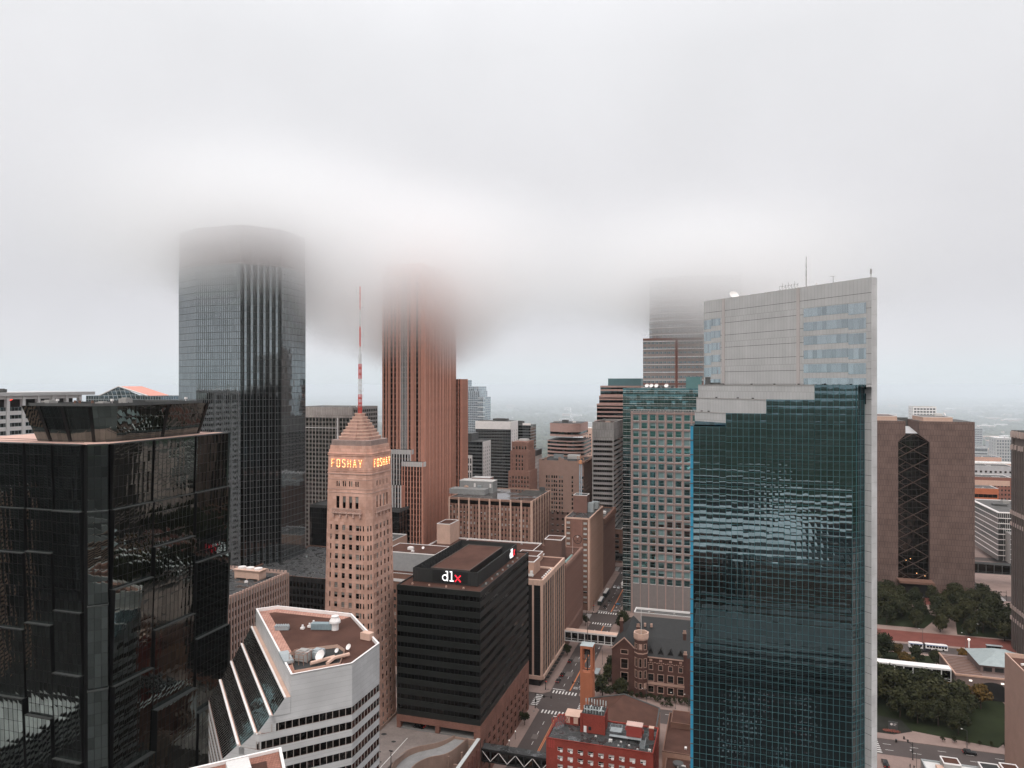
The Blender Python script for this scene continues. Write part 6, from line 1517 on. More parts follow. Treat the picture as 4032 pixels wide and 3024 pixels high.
# ornate dark tower at the right edge
def edge_tower():
    u0, w0 = 430, 151.5; ou, ow = 445, 175
    t = thing('dark_ornate_edge_tower', 'dark tower with pale notched bands cut off by the right edge', 'tower', ou, ow)
    st = M('taupe_stone', (.135,.11,.10), .85, .15, .3, 2, .4); pale = M('pale_band_stone', (.46,.36,.32), .8, .12)
    P = rect(u0, u0+36, w0, w0+48, ou, ow); E_ = edges(P); zt = 122; wall = MB(); wins = []
    f = Fr((w0-ow,u0+36-ou),(w0-ow,u0-ou)); punch(wall, f, 0, zt, [(1.2,2.4)], rows_(4, 100, 4.0, .8, 2.2), wins, .3, 0, 0, 3.6)
    fq = Fr(f.pt(3.6,0)[:2], f.pt(f.L,0)[:2]); ribs(t, fq, 0, zt-8, 3.2, 1.3, .7, 4.0, 1.0, gl_d, M('deep_bronze', (.06,.05,.045), .6), st)
    wall.wquad(fq, 0, fq.L, zt-8, zt, -.3); fl = E_[0]; punch(wall, fl, 0, zt, even(fl.L, 8, 1.6, 1), rows_(4, 110, 4, .8, 2.2), wins, .3)
    for e in (E_[1], E_[2]): wall.wquad(e, 0, e.L, 0, zt)
    wall.build('wall', st, t); put_windows(t, wins)
    b = MB()
    for z, h in ((zt-.8,3.2),(zt-8.4,2.6)):
        for fr in (f, fl):
            n = int(fr.L/2.3)
            for i in range(n): k = i % 2; b.wbox(fr, fr.L*i/n, fr.L*(i+1)/n, z-h+(k*.5), z+(k*.5), 0, .5+.35*k)
    b.build('notched_bands', pale, t)
    b = MB()
    for z in (75, 22):
        for i in range(12): b.wbox(f, .6+i*2.1, 1.8+i*2.1, z-i*.0, z+2.2, .1, .85)
        b.wbox(f, 0, f.L, z-6.5, z-4.4, 0, .6)
    b.build('pale_blocks', pale, t)
    b = MB()
    for i in range(20):
        z = 78+i*1.75; b.wbox(f, .9, 3.2, z, z+.35, 0, .5)
    b.build('louvre_bars', m_grayd, t)
    b = MB(); b.box(w0-ow+5, w0-ow+40, u0-ou+4, u0-ou+30, zt, zt+9); b.build('upper_storey', st, t); r = MB(); r.face([(x,y,zt) for x, y in P]); r.build('roof', m_roof_dk, t)
edge_tower()
# brown concrete block in the bottom right corner
t, ou, ow, E_, w_ = block('pink_concrete_corner', 'pinkish concrete block with a sunken roof at the bottom right corner', 'office block', 296.5, 316, 100.6, 130, 45, M('pinkish_concrete', (.36,.235,.19), .85, .12, .3, 2, .4), m_roof_br, 1.6, m_pinkl)
b = MB(); f = E_[0]; b.wbox(f, 4.2, f.L, 0, 33, .02, .04); b.build('brown_glazing', M('brown_recess', (.17,.075,.05), .6, .2), t); b = MB(); b.wbox(f, 3.6, f.L, 33, 45, 0, .9); b.wbox(f, 0, 4.2, 0, 33, 0, .9); b.wbox(f, 7.5, 8.4, 33, 43.8, .9, 1.0); b.wbox(f, 4.2, f.L, 14.6, 15.6, 0, .3); b.build('concrete_frame', M('pinkish_concrete_frame', (.38,.25,.205), .85, .12, .3, 2, .5), t)
unit(t, 0, 4, 43.4, 3, 2, 1.2, m_roof_wh, 'skylight', False)
# street-level roofs along the bottom right
t, ou, ow, E_, w_ = block('white_roof_shops', 'low shops with a bright white membrane roof at the bottom right', 'low block', 270, 290, 66, 96, 12, m_gray, m_roof_wh, .5, M('grey_green_coping', (.33,.35,.35), .7)); unit(t, -10, 5, 11.5, 2.4, 2.4, 1.0, m_pinkl, 'roof_hatch', False)
penthouse(t, 72-ow, 77.5-ow, 284.5-ou, 289.5-ou, 11.5, 14, m_gray, m_roof_br); penthouse(t, 84-ow, 90-ow, 285-ou, 289.8-ou, 11.5, 13.6, m_gray, m_roof_dk); penthouse(t, 90.4-ow, 95.6-ow, 285-ou, 289.8-ou, 11.5, 14.4, m_pinkl, m_roof_br); unit(t, 8, -2, 11.5, 3, 2, 1.4, m_metal); unit(t, 3, 3, 11.5, 1.6, 1.2, .9, m_roof_wh, 'roof_vent', False)
t, ou, ow, E_, w_ = block('brown_flat_shop', 'low brown flat roofed shop next to the white roofed shops', 'low block', 280, 292, 96.4, 98.4, 9, m_pinkd, m_roof_br, .4, m_cap)
# modern grey finned office, orange brick warehouse and the blocks beyond
def fin_modern():
    ou, ow = 700, 240; t = thing('white_edged_fin_office', 'grey office with close vertical fins and white floor edges', 'office block', ou, ow)
    P = rect(671, 742, 208.8, 300, ou, ow); E_ = edges(P); zt = 43.5; g = GL('grey_fin_glass', (.13,.14,.14), .01, .03, .01, .06, (.26,.26,.255), .42, .05, 1.5, .4)
    for fr, a, c in ((E_[3], 0, 1), (E_[0], 0, 1)):
        b = MB(); k = MB(); nf = 9
        for i in range(nf):
            z0, z1 = 4+i*4.35, 4+(i+1)*4.35; n = int(fr.L/1.35); b.wquad(fr, 0, fr.L, z0, z1, 0, 0, [(0,i),(n,i),(n,i+1),(0,i+1)]); k.wbox(fr, 0, fr.L, z1-.55, z1, 0, .35)
        b.build('finned_glazing', g, t); k.build('white_floor_edge', m_cap, t)
    f = E_[0]; b = MB()
    for i in range(12): b.wbox(f, .6+i*7.4, 4.6+i*7.4, 35.6, 38.6, .05, .1); b.wbox(f, 1.6+i*7.4, 5.2+i*7.4, 31, 34.2, .05, .1)
    b.wbox(f, .2, 3.0, 4, 30.5, .05, .12); b.build('dark_windows', m_dlx_gl, t)
    roof(t, P, zt, m_roof_gr, .5, 1.2, m_cap); unit(t, -18, 10, zt-.4, 10, 6, 1.5, m_grayd); unit(t, 8, -8, zt-.4, 22, 10, .7, m_roof_gr, 'roof_deck', False); unit(t, -10, 22, zt-.4, 5, 5, 3, m_gray)
    w_ = MB(); w_.box(214-ow, 290-ow, 660-ou, 671-ou, 4, 28); fr = Fr((214-ow,660-ou),(290-ow,660-ou)); w_.build('lower_wing', m_gray, t); b = MB(); k = MB()
    for i in range(6): b.wquad(fr, 0, fr.L, 4+i*4, 8+i*4, .05, 0, [(0,i),(50,i),(50,i+1),(0,i+1)]); k.wbox(fr, 0, fr.L, 7.5+i*4, 8+i*4, 0, .4)
    b.build('finned_glazing', g, t); k.build('white_floor_edge', m_cap, t)
fin_modern()
def far_block(name, label, u0, pl, pr, yt, d, wall, rf, cols, rowh, hw=(1.6,2.0), frm=0, cat='office block'):
    w0, w1 = wx(pl,u0), wx(pr,u0); z = max(4, zy(yt,u0,(w0+w1)/2))
    t, ou, ow, E_, w_ = block(name, label, cat, u0, u0+d, w0, w1, z, wall, rf, .6, m_cap, faces={'F': ('punch', cols, hw[0], rowh, .9, hw[1], 1, z-.6, 1, .4), 'L': ('punch', max(2,cols//2), hw[0], rowh, .9, hw[1], 1, z-.6, 1, .4)}); put_windows(t, w_, limit=30, blinds=(0,))
    return t
ob = M('orange_brick', (.46,.15,.075), .9, .15, .3, 2)
t = far_block('orange_brick_warehouse', 'bright orange brick warehouse with paired windows', 790, 968, 998.7, 488, 30, ob, m_roof_gr, 6, 5.2, (4.0,3.2))
b = MB(); b.box(-22,22,-15.6,-15.1,zy(493,790,400),zy(487.5,790,400)); b.build('tan_cornice', m_pinkl, t)
far_block('long_red_brick_block', 'long dull red brick building behind the orange warehouse', 850, 968, 1012, 477, 26, M('dull_red_brick', (.24,.11,.085), .9), m_roof_gr, 12, 4.4)
far_block('grey_white_block', 'pale grey block with a slate blue middle part farther back', 960, 968, 1014, 466, 30, M('pale_grey_wall', (.42,.42,.43), .85), m_roof_gr, 9, 6, (2.4,2.4))
far_block('long_white_roof_shed', 'long low shed with a bright white roof edge', 1080, 964, 1016, 463, 24, m_pinkl, m_roof_wh, 8, 9, (3,3), cat='shed')
far_block('tan_silo_block', 'tan brick block with small square windows and no near neighbours', 1290, 968, 1001.5, 457, 40, M('tan_orange_brick', (.50,.25,.16), .9, .12, .2), m_roof_gr, 5, 8, (2.6,3.6))
far_block('grey_stone_mill', 'pale grey stone mill on the wooded hillside', 1560, 996, 1013, 438, 40, M('grey_mill_stone', (.40,.37,.355), .9), m_roof_wh, 6, 6, (3,4), cat='mill')
far_block('narrow_grey_flats', 'narrow grey apartment tower just right of the brown towers', 1640, 970, 983, 427.5, 30, M('cool_grey_wall', (.36,.37,.38), .85), m_roof_gr, 4, 4.4, (5,2.4), cat='apartment tower')
far_block('white_corner_flats', 'white apartment tower with dark centre seen above the brown towers', 1250, 913, 936.5, 406.5, 30, m_cap, m_roof_dk, 7, 4.4, (3.4,2.6), cat='apartment tower')
far_block('low_arcade_block', 'low grey block with tall openings below the wooded hillside', 1480, 968, 988, 447, 30, M('cool_grey_wall2', (.38,.38,.38), .85), m_roof_gr, 6, 8, (5,5))
# ================================================================ brick apartment house in front
def red_flats():
    u0, u1, w0, w1, z = 239.7, 258.5, -61.3, -24.5, 25; ou, ow = 249, -43
    t = thing('red_brick_flats', 'deep red brick apartment house with white window units and black wet roof', 'apartment house', ou, ow)
    rb = BR('deep_red_brick', (.25,.043,.03), (.31,.058,.042), (.16,.04,.032), .5, .18, .018)
    P = rect(u0, u1, w0, w1, ou, ow); E_ = edges(P); f = E_[0]; wall = MB(); wins = []; cols = []
    for i in range(9): c = 5.0+i*3.55; cols.append((c-.95, c+.95))
    rws = rows_(-.4, z-.6, 2.95, .75, 1.35)
    punch(wall, f, 0, z, cols, [r for r in rws if r[0] > .5], wins, .25)
    punch(wall, E_[1], 0, z, even(E_[1].L, 5, 1.4, 1.5), [r for r in rws if r[0] > .5], wins, .25)
    for e in E_[2:]: wall.wquad(e, 0, e.L, 0, z)
    wall.build('wall', rb, t); put_windows(t, wins, None, m_cap, M('white_curtain', (.52,.48,.46), .8, .1, 1, 3, 0, .2, 0, 0, 0, .3), 100, (0,.5,.6,1,.8))
    ac = MB(); ac.box(-.42,.42,-.45,0,0,.62); ac.box(-.36,.36,-.47,-.45,.08,.5); me = ac.mesh('window_unit', [m_cap])
    for (p, q) in cols[:9]:
        for r in rws:
            if r[0] > 1: pt = f.pt(q-.5, r[0]-.12, .02); link(me, 'window_unit', t, pt, f.ang)
    b = MB()
    for x in (1.1,1.9,2.7): b.wbox(f, x-.22, x+.22, z-3.2, z-.6, 0, .15)
    b.build('brick_ribs', M('bright_red_brick', (.36,.06,.05), .9), t)
    roof(t, P, z, m_wetd, .45, .4, rb)
    X = lambda u, w: (w-ow, u-ou)
    x0, y0 = X(248, -50.6); tw = MB(); tw.box(x0, x0+8.2, y0, y0+7.5, z-.4, z+6.2)
    for sx in (0, 8.2): tw.box(x0+sx-.35, x0+sx+.35, y0-.3, y0+.4, z-.4, z+6.2)
    o = tw.build('lift_tower', rb, t); b = MB(); b.box(x0+.9,x0+1.9,y0-.08,y0,z-.3,z+1.9); b.build('white_door', m_cap, o); b = MB(); b.box(x0+2.6,x0+3.6,y0-.06,y0,z+.6,z+1.9); b.build('tower_window', m_black, o)
    b = MB(); b.face([(x0+.1,y0+.1,z+6.22),(x0+8.1,y0+.1,z+6.22),(x0+8.1,y0+7.4,z+6.22),(x0+.1,y0+7.4,z+6.22)]); b.build('tower_roof', m_roof_dk, o)
    b = MB(); b.box(x0+1,x0+8,y0+.9,y0+1.15,z+7.4,z+7.65); b.box(x0+6.4,x0+6.7,y0+.9,y0+5,z+7.2,z+7.45); b.box(x0+2.6,x0+2.9,y0+1,y0+5,z+7.1,z+7.35)
    random.seed(5)
    for i in range(15): xx, yy = x0+.4+i*.52, y0+(.5 if i % 2 else 6.5)+random.uniform(0,.6); b.tube((xx,yy,z+6.2),(xx,yy,z+8.6),.07,5); b.box(xx-.17,xx+.17,yy-.1,yy+.1,z+7.3+random.uniform(-.4,.4),z+8.7)
    b.build('antenna_array', M('pale_antenna_metal', (.50,.54,.54), .5, .15), o)
    x1, y1 = X(252, -57.5); b = MB(); b.box(x1,x1+5.2,y1,y1+5.5,z-.4,z+2.6); o2 = b.build('white_roofed_hut', rb, t); b = MB(); b.box(x1-.2,x1+5.4,y1-.2,y1+5.7,z+2.6,z+2.8); b.box(x1+.3,x1+1.9,y1-.1,y1,z+.2,z+2.4); b.box(x1+3.3,x1+4.9,y1-.1,y1,z+.2,z+2.4); b.build('hut_roof', m_pinkl, o2)
    b = MB()
    for i in range(6): xx = x1-3.4+i*.7; yy = y1-5+i*.9; b.tube((xx,yy,z),(xx,yy,z+3.4-.2*i),.1,5); b.tube((xx,yy,z),(xx+1.6,yy+.5,z+2.6),.09,5); b.tube((xx+1.6,yy+.5,z),(xx,yy,z+3),.08,5); b.box(xx-.2,xx+.2,yy-.12,yy+.12,z+2,z+3.6)
    b.build('red_antenna_frame', M('red_antenna_steel', (.33,.08,.07), .7), t)
    x2, y2 = X(247, -34.5); b = MB(); b.box(x2,x2+5.4,y2,y2+3.2,z+.9,z+4.6); b.box(x2-.5,x2,y2+.6,y2+1.8,z+2.6,z+3.6); b.box(x2+5.4,x2+5.9,y2+.6,y2+1.8,z+2.2,z+3.2)
    for s in (.4,5): b.tube((x2+s,y2+.4,z-.4),(x2+s,y2+.4,z+.9),.12,5); b.tube((x2+s,y2+2.8,z-.4),(x2+s,y2+2.8,z+.9),.12,5)
    o = b.build('red_plant_box', M('red_plant_metal', (.30,.055,.045), .6), t); b = MB(); b.box(x2-.1,x2+5.5,y2-.1,y2+3.3,z+4.6,z+4.75)
    for i in range(9): b.box(x2+i*.6,x2+i*.6+.1,y2-.1,y2+3.3,z+4.75,z+4.85)
    b.build('plant_lid', M('pink_metal_lid', (.62,.43,.38), .6), o)
    b = MB(); xa, ya = X(246.4, -40.3)
    b.box(xa,xa+11,ya-.6,ya+.9,z+.6,z+.72); b.box(xa,xa+4,ya+.9,ya+4,z+1.6,z+1.8)
    for i in range(9): b.tube((xa+i*.5,ya+.9,z+1.7),(xa+i*.5,ya+.9,z+2.9),.05,4); b.tube((xa+i*.5,ya+4,z+1.7),(xa+i*.5,ya+4,z+2.9),.05,4)
    b.tube((xa,ya+.9,z+2.9),(xa+4,ya+.9,z+2.9),.06,4); b.tube((xa,ya+4,z+2.9),(xa+4,ya+4,z+2.9),.06,4); b.tube((xa,ya+.9,z+2.9),(xa,ya+4,z+2.9),.06,4); b.tube((xa+4,ya+.9,z+2.9),(xa+4,ya+4,z+2.9),.06,4)
    for i in range(12): b.tube((xa+11+.3*0,ya-4.2+i*.35,z-.1+i*.07),(xa+12.6,ya-4.2+i*.35,z-.1+i*.07),.06,4)
    for s in (11,12.6): b.tube((xa+s,ya-4.2,z+.9),(xa+s,ya-.3,z+1.7),.06,4); b.tube((xa+s,ya-.3,z+.7),(xa+s,ya-.3,z+2.0),.06,4); b.tube((xa+s,ya-4.2,z-.4),(xa+s,ya-4.2,z+.9),.06,4)
    b.build('metal_walkway', m_metal, t)
    x3, y3 = X(250, -26.2); b = MB(); b.box(x3-.8,x3+.8,y3-.8,y3+.8,z-.4,z+3.6); b.build('chimney', rb, t); b = MB(); b.box(x3-.9,x3+.9,y3-.9,y3+.9,z+3.6,z+3.8); b.build('chimney_cap', m_pinkl, t)
    for (u, w, s) in ((244,-39.5,.9),(244.6,-36,.5),(243,-33,.5),(241.5,-30,.4),(241.6,-26,.7),(242,-36.5,.4),(246,-45,.5)): x, y = X(u, w); unit(t, x, y, z-.45, s*1.3, s, s, m_roof_wh, 'roof_vent', False)
red_flats()
# church: skewed brown roof, tall brick bell tower
def church():
    ou, ow = 286, -40
    t = thing('church_hall', 'church with a big low-pitched brown roof behind the red apartment house', 'church', ou, ow)
    def gp(x, y, z): d = (H-z)*F/(y-384); X_, Y_ = (x-512)/F*d, d; return (X_*C-Y_*S-ow, X_*S+Y_*C-ou)
    z = 14.5
    a = gp(589, 698.5, 12); r0 = gp(624.5, 694.5, 17); b_ = gp(659.5, 708.5, 12); c = gp(656, 730, 12); d = gp(607, 732, 12); r1 = (r0[0]-8, r0[1]-26)
    z_e, z_r = 12, 17
    rf = MB(); rf.face([(*a,z_e),(*d,z_e),(*r1,z_r-1),(*r0,z_r)]); rf.face([(*r0,z_r),(*r1,z_r-1),(*c,z_e),(*b_,z_e)]); rf.face([(*d,z_e),(*c,z_e),(*r1,z_r-1)])
    rf.build('roof', M('brown_felt_roof', (.088,.043,.032), .9, .22, .25, 3, 0, .15), t)
    w_ = MB(); poly = [d, c, b_, r0, a]
    for i in range(5): p, q = poly[i], poly[(i+1) % 5]; w_.face([(*p,0),(*q,0),(*q,z_r if q == r0 else z_e),(*p,z_r if p == r0 else z_e)])
    w_.build('wall', M('church_tan_wall', (.30,.175,.125), .9), t)
    tr = MB()
    for p, q, z0, z1 in ((a,r0,z_e,z_r),(r0,b_,z_r,z_e),(b_,c,z_e,z_e)): tr.tube((*p,z0+.1),(*q,z1+.1),.35,6)
    tr.build('roof_edge', m_grayd, t)
    fr = Fr(c, b_); k = MB()
    for i in range(10): k.wbox(fr, fr.L*(i+.2)/10, fr.L*(i+.5)/10, 2, 11, 0, .3)
    k.build('wall_fins', m_pinkl, t)
church()
def bell_tower():
    u0, w0 = 304.5, -62.6; ou, ow = u0+2.7, w0+2.7
    t = thing('bell_tower', 'slender orange brick bell tower with an open belfry and thin cross', 'bell tower', ou, ow)
    ob2 = M('orange_church_brick', (.42,.155,.085), .9, .14, .3, 4, .3); s = 2.7; zt = 34; zo = 22.5
    b = MB(); b.box(-s,s,-s,s,0,zo)
    for sx in (-1,1):
        for sy in (-1,1): b.box(min(sx*s,sx*(s-.95)),max(sx*s,sx*(s-.95)),min(sy*s,sy*(s-.95)),max(sy*s,sy*(s-.95)),zo,zt-1.2)
    b.box(-s,s,-s,-s+.6,zt-1.2,zt); b.box(-s,s,s-.6,s,zt-1.2,zt); b.box(-s,-s+.6,-s+.6,s-.6,zt-1.2,zt); b.box(s-.6,s,-s+.6,s-.6,zt-1.2,zt); b.build('shaft', ob2, t)
    b = MB(); b.box(-.2,.2,-.2,.2,zo,zt-.6); b.box(-1.7,1.7,-s+.3,-s+.45,zo+5.6,zo+5.8); b.box(-1.7,1.7,-s+.3,-s+.45,zo+1.2,zo+1.5); b.tube((-1.5,0,zt-3.2),(1.5,0,zt-2.4),.25,6); b.tube((-1.5,0,zt-2.4),(1.5,0,zt-3.2),.25,6)
    b.tube((-.9,0,zt-4.4),(-.9,0,zt-3.1),.55,8,.2); b.tube((.9,0,zt-4.4),(.9,0,zt-3.1),.55,8,.2); b.build('bell_frame', m_black, t)
    b = MB(); b.prism([(-s-.15,-s-.15),(s+.15,-s-.15),(s+.15,s+.15),(-s-.15,s+.15)], zt, zt+1.0, pts1=[(-.1,-.1),(.1,-.1),(.1,.1),(-.1,.1)]); b.build('roof', M('grey_green_metal_roof', (.36,.40,.40), .5, .1), t)
    b = MB(); b.tube((0,0,zt+.9),(0,0,zt+12),.14,6); b.tube((-1.2,0,zt+9.2),(1.2,0,zt+9.2),.1,6); b.tube((-.6,0,zt+1.8),(.6,0,zt+1.8),.1,5); b.build('cross', M('dark_cross_metal', (.12,.09,.08), .6), t)
bell_tower()
# low brown roofs to the right of the church
t, ou, ow, E_, w_ = block('low_brown_hall', 'low hall with brown felt roof between the church and the green tower', 'low block', 266, 298, -24, 12, 13, m_pink, m_roof_br, .6, m_pinkd); penthouse(t, -22.5-ow, 11-ow, 286-ou, 297-ou, 12.5, 14.5, m_pinkd, m_roof_br, 'penthouse', m_pinkd)
t, ou, ow, E_, w_ = block('dark_plant_roof', 'low dark roof crowded with vents between the red flats and the green tower', 'low block', 236, 266, -22.5, 10, 11, m_pink, m_roof_br, .5, m_pinkd)
random.seed(9)
for i in range(9): unit(t, -19.5-ow+random.uniform(0,16), 240-ou+random.uniform(0,22), 10.5, random.uniform(1,3), random.uniform(1,2), random.uniform(.6,1.6), random.choice([m_roof_wh, m_metal, m_gray, m_grayd]))
b = MB(); b.tube((-18-ow,262-ou,11),(-18-ow,262-ou,11.6),1.9,14); b.build('round_skylight', m_grayd, t); b = MB(); b.box(-17-ow,6-ow,247-ou,248-ou,10.6,11.7); b.box(-12-ow,6-ow,240-ou,241-ou,10.6,11.4); b.build('white_duct', m_roof_wh, t)
# dark brick club house with the crowned round turret
def club():
    u0, w0, w1 = 340.5, -54.5, -16; ou, ow = 352, -36
    t = thing('dark_brick_club', 'dark brick club house with slate roofs, pale stone windows and a crowned octagonal turret', 'club house', ou, ow)
    bk = BR('dark_brown_brick', (.085,.042,.034), (.105,.05,.04), (.06,.035,.03), .5, .18, .018); sl = M('charcoal_slate', (.028,.028,.028), .7, .2, .6, 6, 0, .3); stn = M('pale_dressed_stone', (.42,.27,.215), .85, .12)
    wall = MB(); wins = []; trim = MB()
    def face(fr, cols, rws, z1, tr=True, s0=0, s1=None):
        punch(wall, fr, 0, z1, cols, rws, wins, .3, 0, s0, s1)
        if tr:
            for (p, q) in cols:
                for (a, c) in rws:
                    trim.wbox(fr, p-.25, p, a-.2, c+.25, 0, .12); trim.wbox(fr, q, q+.25, a-.2, c+.25, 0, .12); trim.wbox(fr, p, q, c, c+.25, 0, .12); trim.wbox(fr, p, q, a-.25, a, 0, .16)
    # gabled wing on the left, main range, right wing
    f1 = Fr((w0-ow,u0-ou),(-42.6-ow,u0-ou)); face(f1, [(4.4,7.6)], [(2.2,4.2),(6.0,10.0),(12.0,16.5),(19,20.8)], 21)
    f2 = Fr((-38.6-ow,u0+1.5-ou),(-20.5-ow,u0+1.5-ou)); c4 = [(1.6,3.3),(6.2,7.9),(10.8,12.5),(15.4,17.1)]; face(f2, [(a-.45,c+.45) for a, c in c4], [(1.6,4.6),(7.0,10.3)], 11.8); face2 = [(12.4,14.6)]
    punch(wall, f2, 11.8, 18.2, c4, face2, wins, .3)
    for (p, q) in c4:
        for (a, c) in face2: trim.wbox(f2, p-.22, p, a-.2, c+.2, 0, .12); trim.wbox(f2, q, q+.22, a-.2, c+.2, 0, .12); trim.wbox(f2, p, q, c, c+.2, 0, .12); trim.wbox(f2, p, q, a-.2, a, 0, .14)
        trim.wbox(f2, p+.2, p+.8, 16.4, 17.4, 0, .1); trim.wbox(f2, q-.8, q-.2, 16.4, 17.4, 0, .1)
    trim.wbox(f2, 0, f2.L, 5.3, 6.5, 0, .3)
    for i in range(18): trim.wbox(f2, i*1.0, i*1.0+.7, 15.6-(i % 2)*.25, 15.9-(i % 2)*.25, 0, .14)
    trim.wbox(f2, 0, f2.L, 18.0, 18.5, 0, .5)
    f3 = Fr((-20.5-ow,u0-ou),(w1-ow,u0-ou)); wall.wquad(f3, 0, f3.L, 0, 20); wall.wquad(Fr((-20.5-ow,u0+1.5-ou),(-20.5-ow,u0-ou)), 0, 1.5, 0, 20)
    fl = Fr((w0-ow,u0+34-ou),(w0-ow,u0-ou)); face(fl, even(fl.L, 6, 1.6, 2), [(3,5),(8,10.5),(13,15.5)], 20)
    wall.face([(w0-ow,u0-ou,21),(-42.6-ow,u0-ou,21),((w0-42.6)/2-ow,u0-ou,26.5)])
    wall.wquad(Fr((w1-ow,u0-ou),(w1-ow,u0+34-ou)), 0, 34, 0, 18); wall.wquad(Fr((w1-ow,u0+34-ou),(w0-ow,u0+34-ou)), 0, w1-w0, 0, 20)
    for (p, q) in (((w0-ow,21.1),((w0-42.6)/2-ow,26.7)),(((w0-42.6)/2-ow,26.7),(-42.6-ow,21.1))): trim.tube((p[0],u0-ou-.1,p[1]),(q[0],u0-ou-.1,q[1]),.28,5)
    wall.build('wall', bk, t); trim.build('stone_dressings', stn, t); put_windows(t, wins, None, M('lead_window_frame', (.09,.065,.055), .7), blinds=(0,))
    r = MB(); xm = (w0-42.6)/2-ow; yb = u0+34-ou; y0 = u0-ou
    r.face([(w0-ow-.3,y0,20.8),(xm,y0-.1,26.6),(xm,yb,26.6),(w0-ow-.3,yb,20.8)][::-1]); r.face([(xm,y0-.1,26.6),(-42.6-ow+.3,y0,20.8),(-42.6-ow+.3,yb,20.8),(xm,yb,26.6)][::-1])
    r.face([(-43-ow,y0+1.2,18.4),(w1-ow,y0+1.2,18.4),(w1-ow,y0+8,25.5),(-43-ow,y0+8,25.5)]); r.face([(-43-ow,y0+8,25.5),(w1-ow,y0+8,25.5),(w1-ow,y0+13,22),(-43-ow,y0+13,22)])
    r.face([(-43-ow,y0+13,18.5),(w1-ow,y0+13,18.5),(w1-ow,y0+20,18.5),(-43-ow,y0+20,18.5)])
    r.build('slate_roof', sl, t)
    r = MB(); r.face([(-44-ow,y0+20,21),(w1-ow,y0+20,21),(w1-ow,y0+29,28.5),(-44-ow,y0+29,28.5)]); r.face([(-44-ow,y0+29,28.5),(w1-ow,y0+29,28.5),(w1-ow,yb+2,24),(-44-ow,yb+2,24)]); r.face([(-44-ow,y0+20,21),(-44-ow,y0+29,28.5),(-44-ow,yb+2,24),(-44-ow,yb+2,15),(-44-ow,y0+20,15)]); r.face([(-44-ow,y0+20,15),(w1-ow,y0+20,15),(w1-ow,y0+20,21),(-44-ow,y0+20,21)]); r.build('rear_slate_roof', sl, t)
    g = MB(); g.box(-43-ow,-26-ow,y0+19.6,y0+20,19.6,20.6); g.build('white_gutter', m_cap, t)
    for (x, y, sx, sy, h) in ((-37,15.5,6,3,1.6),(-31,15,2.4,2,2.2),(-28.6,16,2,2,1.4),(-24.5,15.5,1.5,1.5,1.8),(-22,16,2.6,2,1.4)): unit(t, x-ow, y0+y, 18.5, sx, sy, h, m_roof_wh, 'roof_unit', False)
    for i in range(4):
        x = -36.2-ow+i*4.6; d = MB(); y = y0+2.4; d.face([(x-1.2,y,19.6),(x+1.2,y,19.6),(x,y,22)]); o = d.build('dormer', m_black, t); e = MB(); e.face([(x-1.6,y-.2,19.3),(x,y-.2,22.4),(x,y+3.6,22.4),(x-1.6,y+.6,19.3)]); e.face([(x,y-.2,22.4),(x+1.6,y-.2,19.3),(x+1.6,y+.6,19.3),(x,y+3.6,22.4)]); e.build('dormer_roof', M('dormer_slate', (.045,.042,.04), .7), o)
    for (x, y, zb, zt) in ((-43.2,10,22,29.5),(-21.5,17,18,26),(-52.5,18,22,29),(-20.2,1.2,18,21.5)):
        c = MB(); c.box(x-ow-.8,x-ow+.8,y0+y-.6,y0+y+.6,zb-6,zt); o = c.build('chimney', bk, t); e = MB(); [e.tube((x-ow+s,y0+y,zt),(x-ow+s,y0+y,zt+1.2),.22,6) for s in (-.45,.1,.5)]; e.box(x-ow-.9,x-ow+.9,y0+y-.7,y0+y+.7,zt-.3,zt); e.build('chimney_pots', stn, o)
    for x in (-41.4, -38.2): s = MB(); s.box(x-ow-.5,x-ow+.5,y0+23.2,y0+24.4,25.0,26.6); s.build('skylight', stn, t)
    # turret
    cx, cy_, R_ = -40.6-ow, y0+.6, 3.2; oc = lambda r: [(cx+r*math.cos(math.pi/8+k*math.pi/4), cy_+r*math.sin(math.pi/8+k*math.pi/4)) for k in range(8)]
    tw = MB(); tt = MB(); wn = []
    for k, fr in enumerate(edges(oc(R_))):
        punch(tw, fr, 0, 27.5, [(fr.L/2-.6,fr.L/2+.6)] if k in (3,4,5,6) else [], [(4,6.6),(9,12.4),(14.2,18.2),(22.6,25)], wn, .25)
        if k in (3,4,5,6):
            for (a, c) in ((4,6.6),(9,12.4),(14.2,18.2),(22.6,25)):
                for (p, q, z0, z1) in ((-.85,-.6,a-.2,c+.2),(.6,.85,a-.2,c+.2),(-.6,.6,c,c+.2),(-.6,.6,a-.2,a)): tt.wbox(fr, fr.L/2+p, fr.L/2+q, z0, z1, 0, .12)
    for (z0, z1, o) in ((20.4,20.9,.15),(26.9,27.5,.25)): tt.prism(oc(R_+o), z0, z1, bottom=True)
    to = tw.build('turret', bk, t); tt.build('turret_dressings', stn, to)
    cr = MB(); p0, p1 = oc(R_+.45), oc(R_-.1)
    for i in range(8):
        j = (i+1) % 8; cr.face([(*p0[i],27.5),(*p0[j],27.5),(*p0[j],30),(*p0[i],30)]); cr.face([(*p1[j],28),(*p1[i],28),(*p1[i],30),(*p1[j],30)]); cr.face([(*p0[i],30),(*p0[j],30),(*p1[j],30),(*p1[i],30)])
    cr.build('turret_crown', m_pinkl, to); e = MB(); e.face([(*p,28.2) for p in p1]); e.build('turret_deck', m_roof_dk, to); put_windows(t, wn, blinds=(0,0,1), blind=m_pinkl)
    fp = MB(); fp.tube((cx,cy_,28),(cx,cy_,41),.09,6); fp.build('flagpole', m_cap, to)
club()
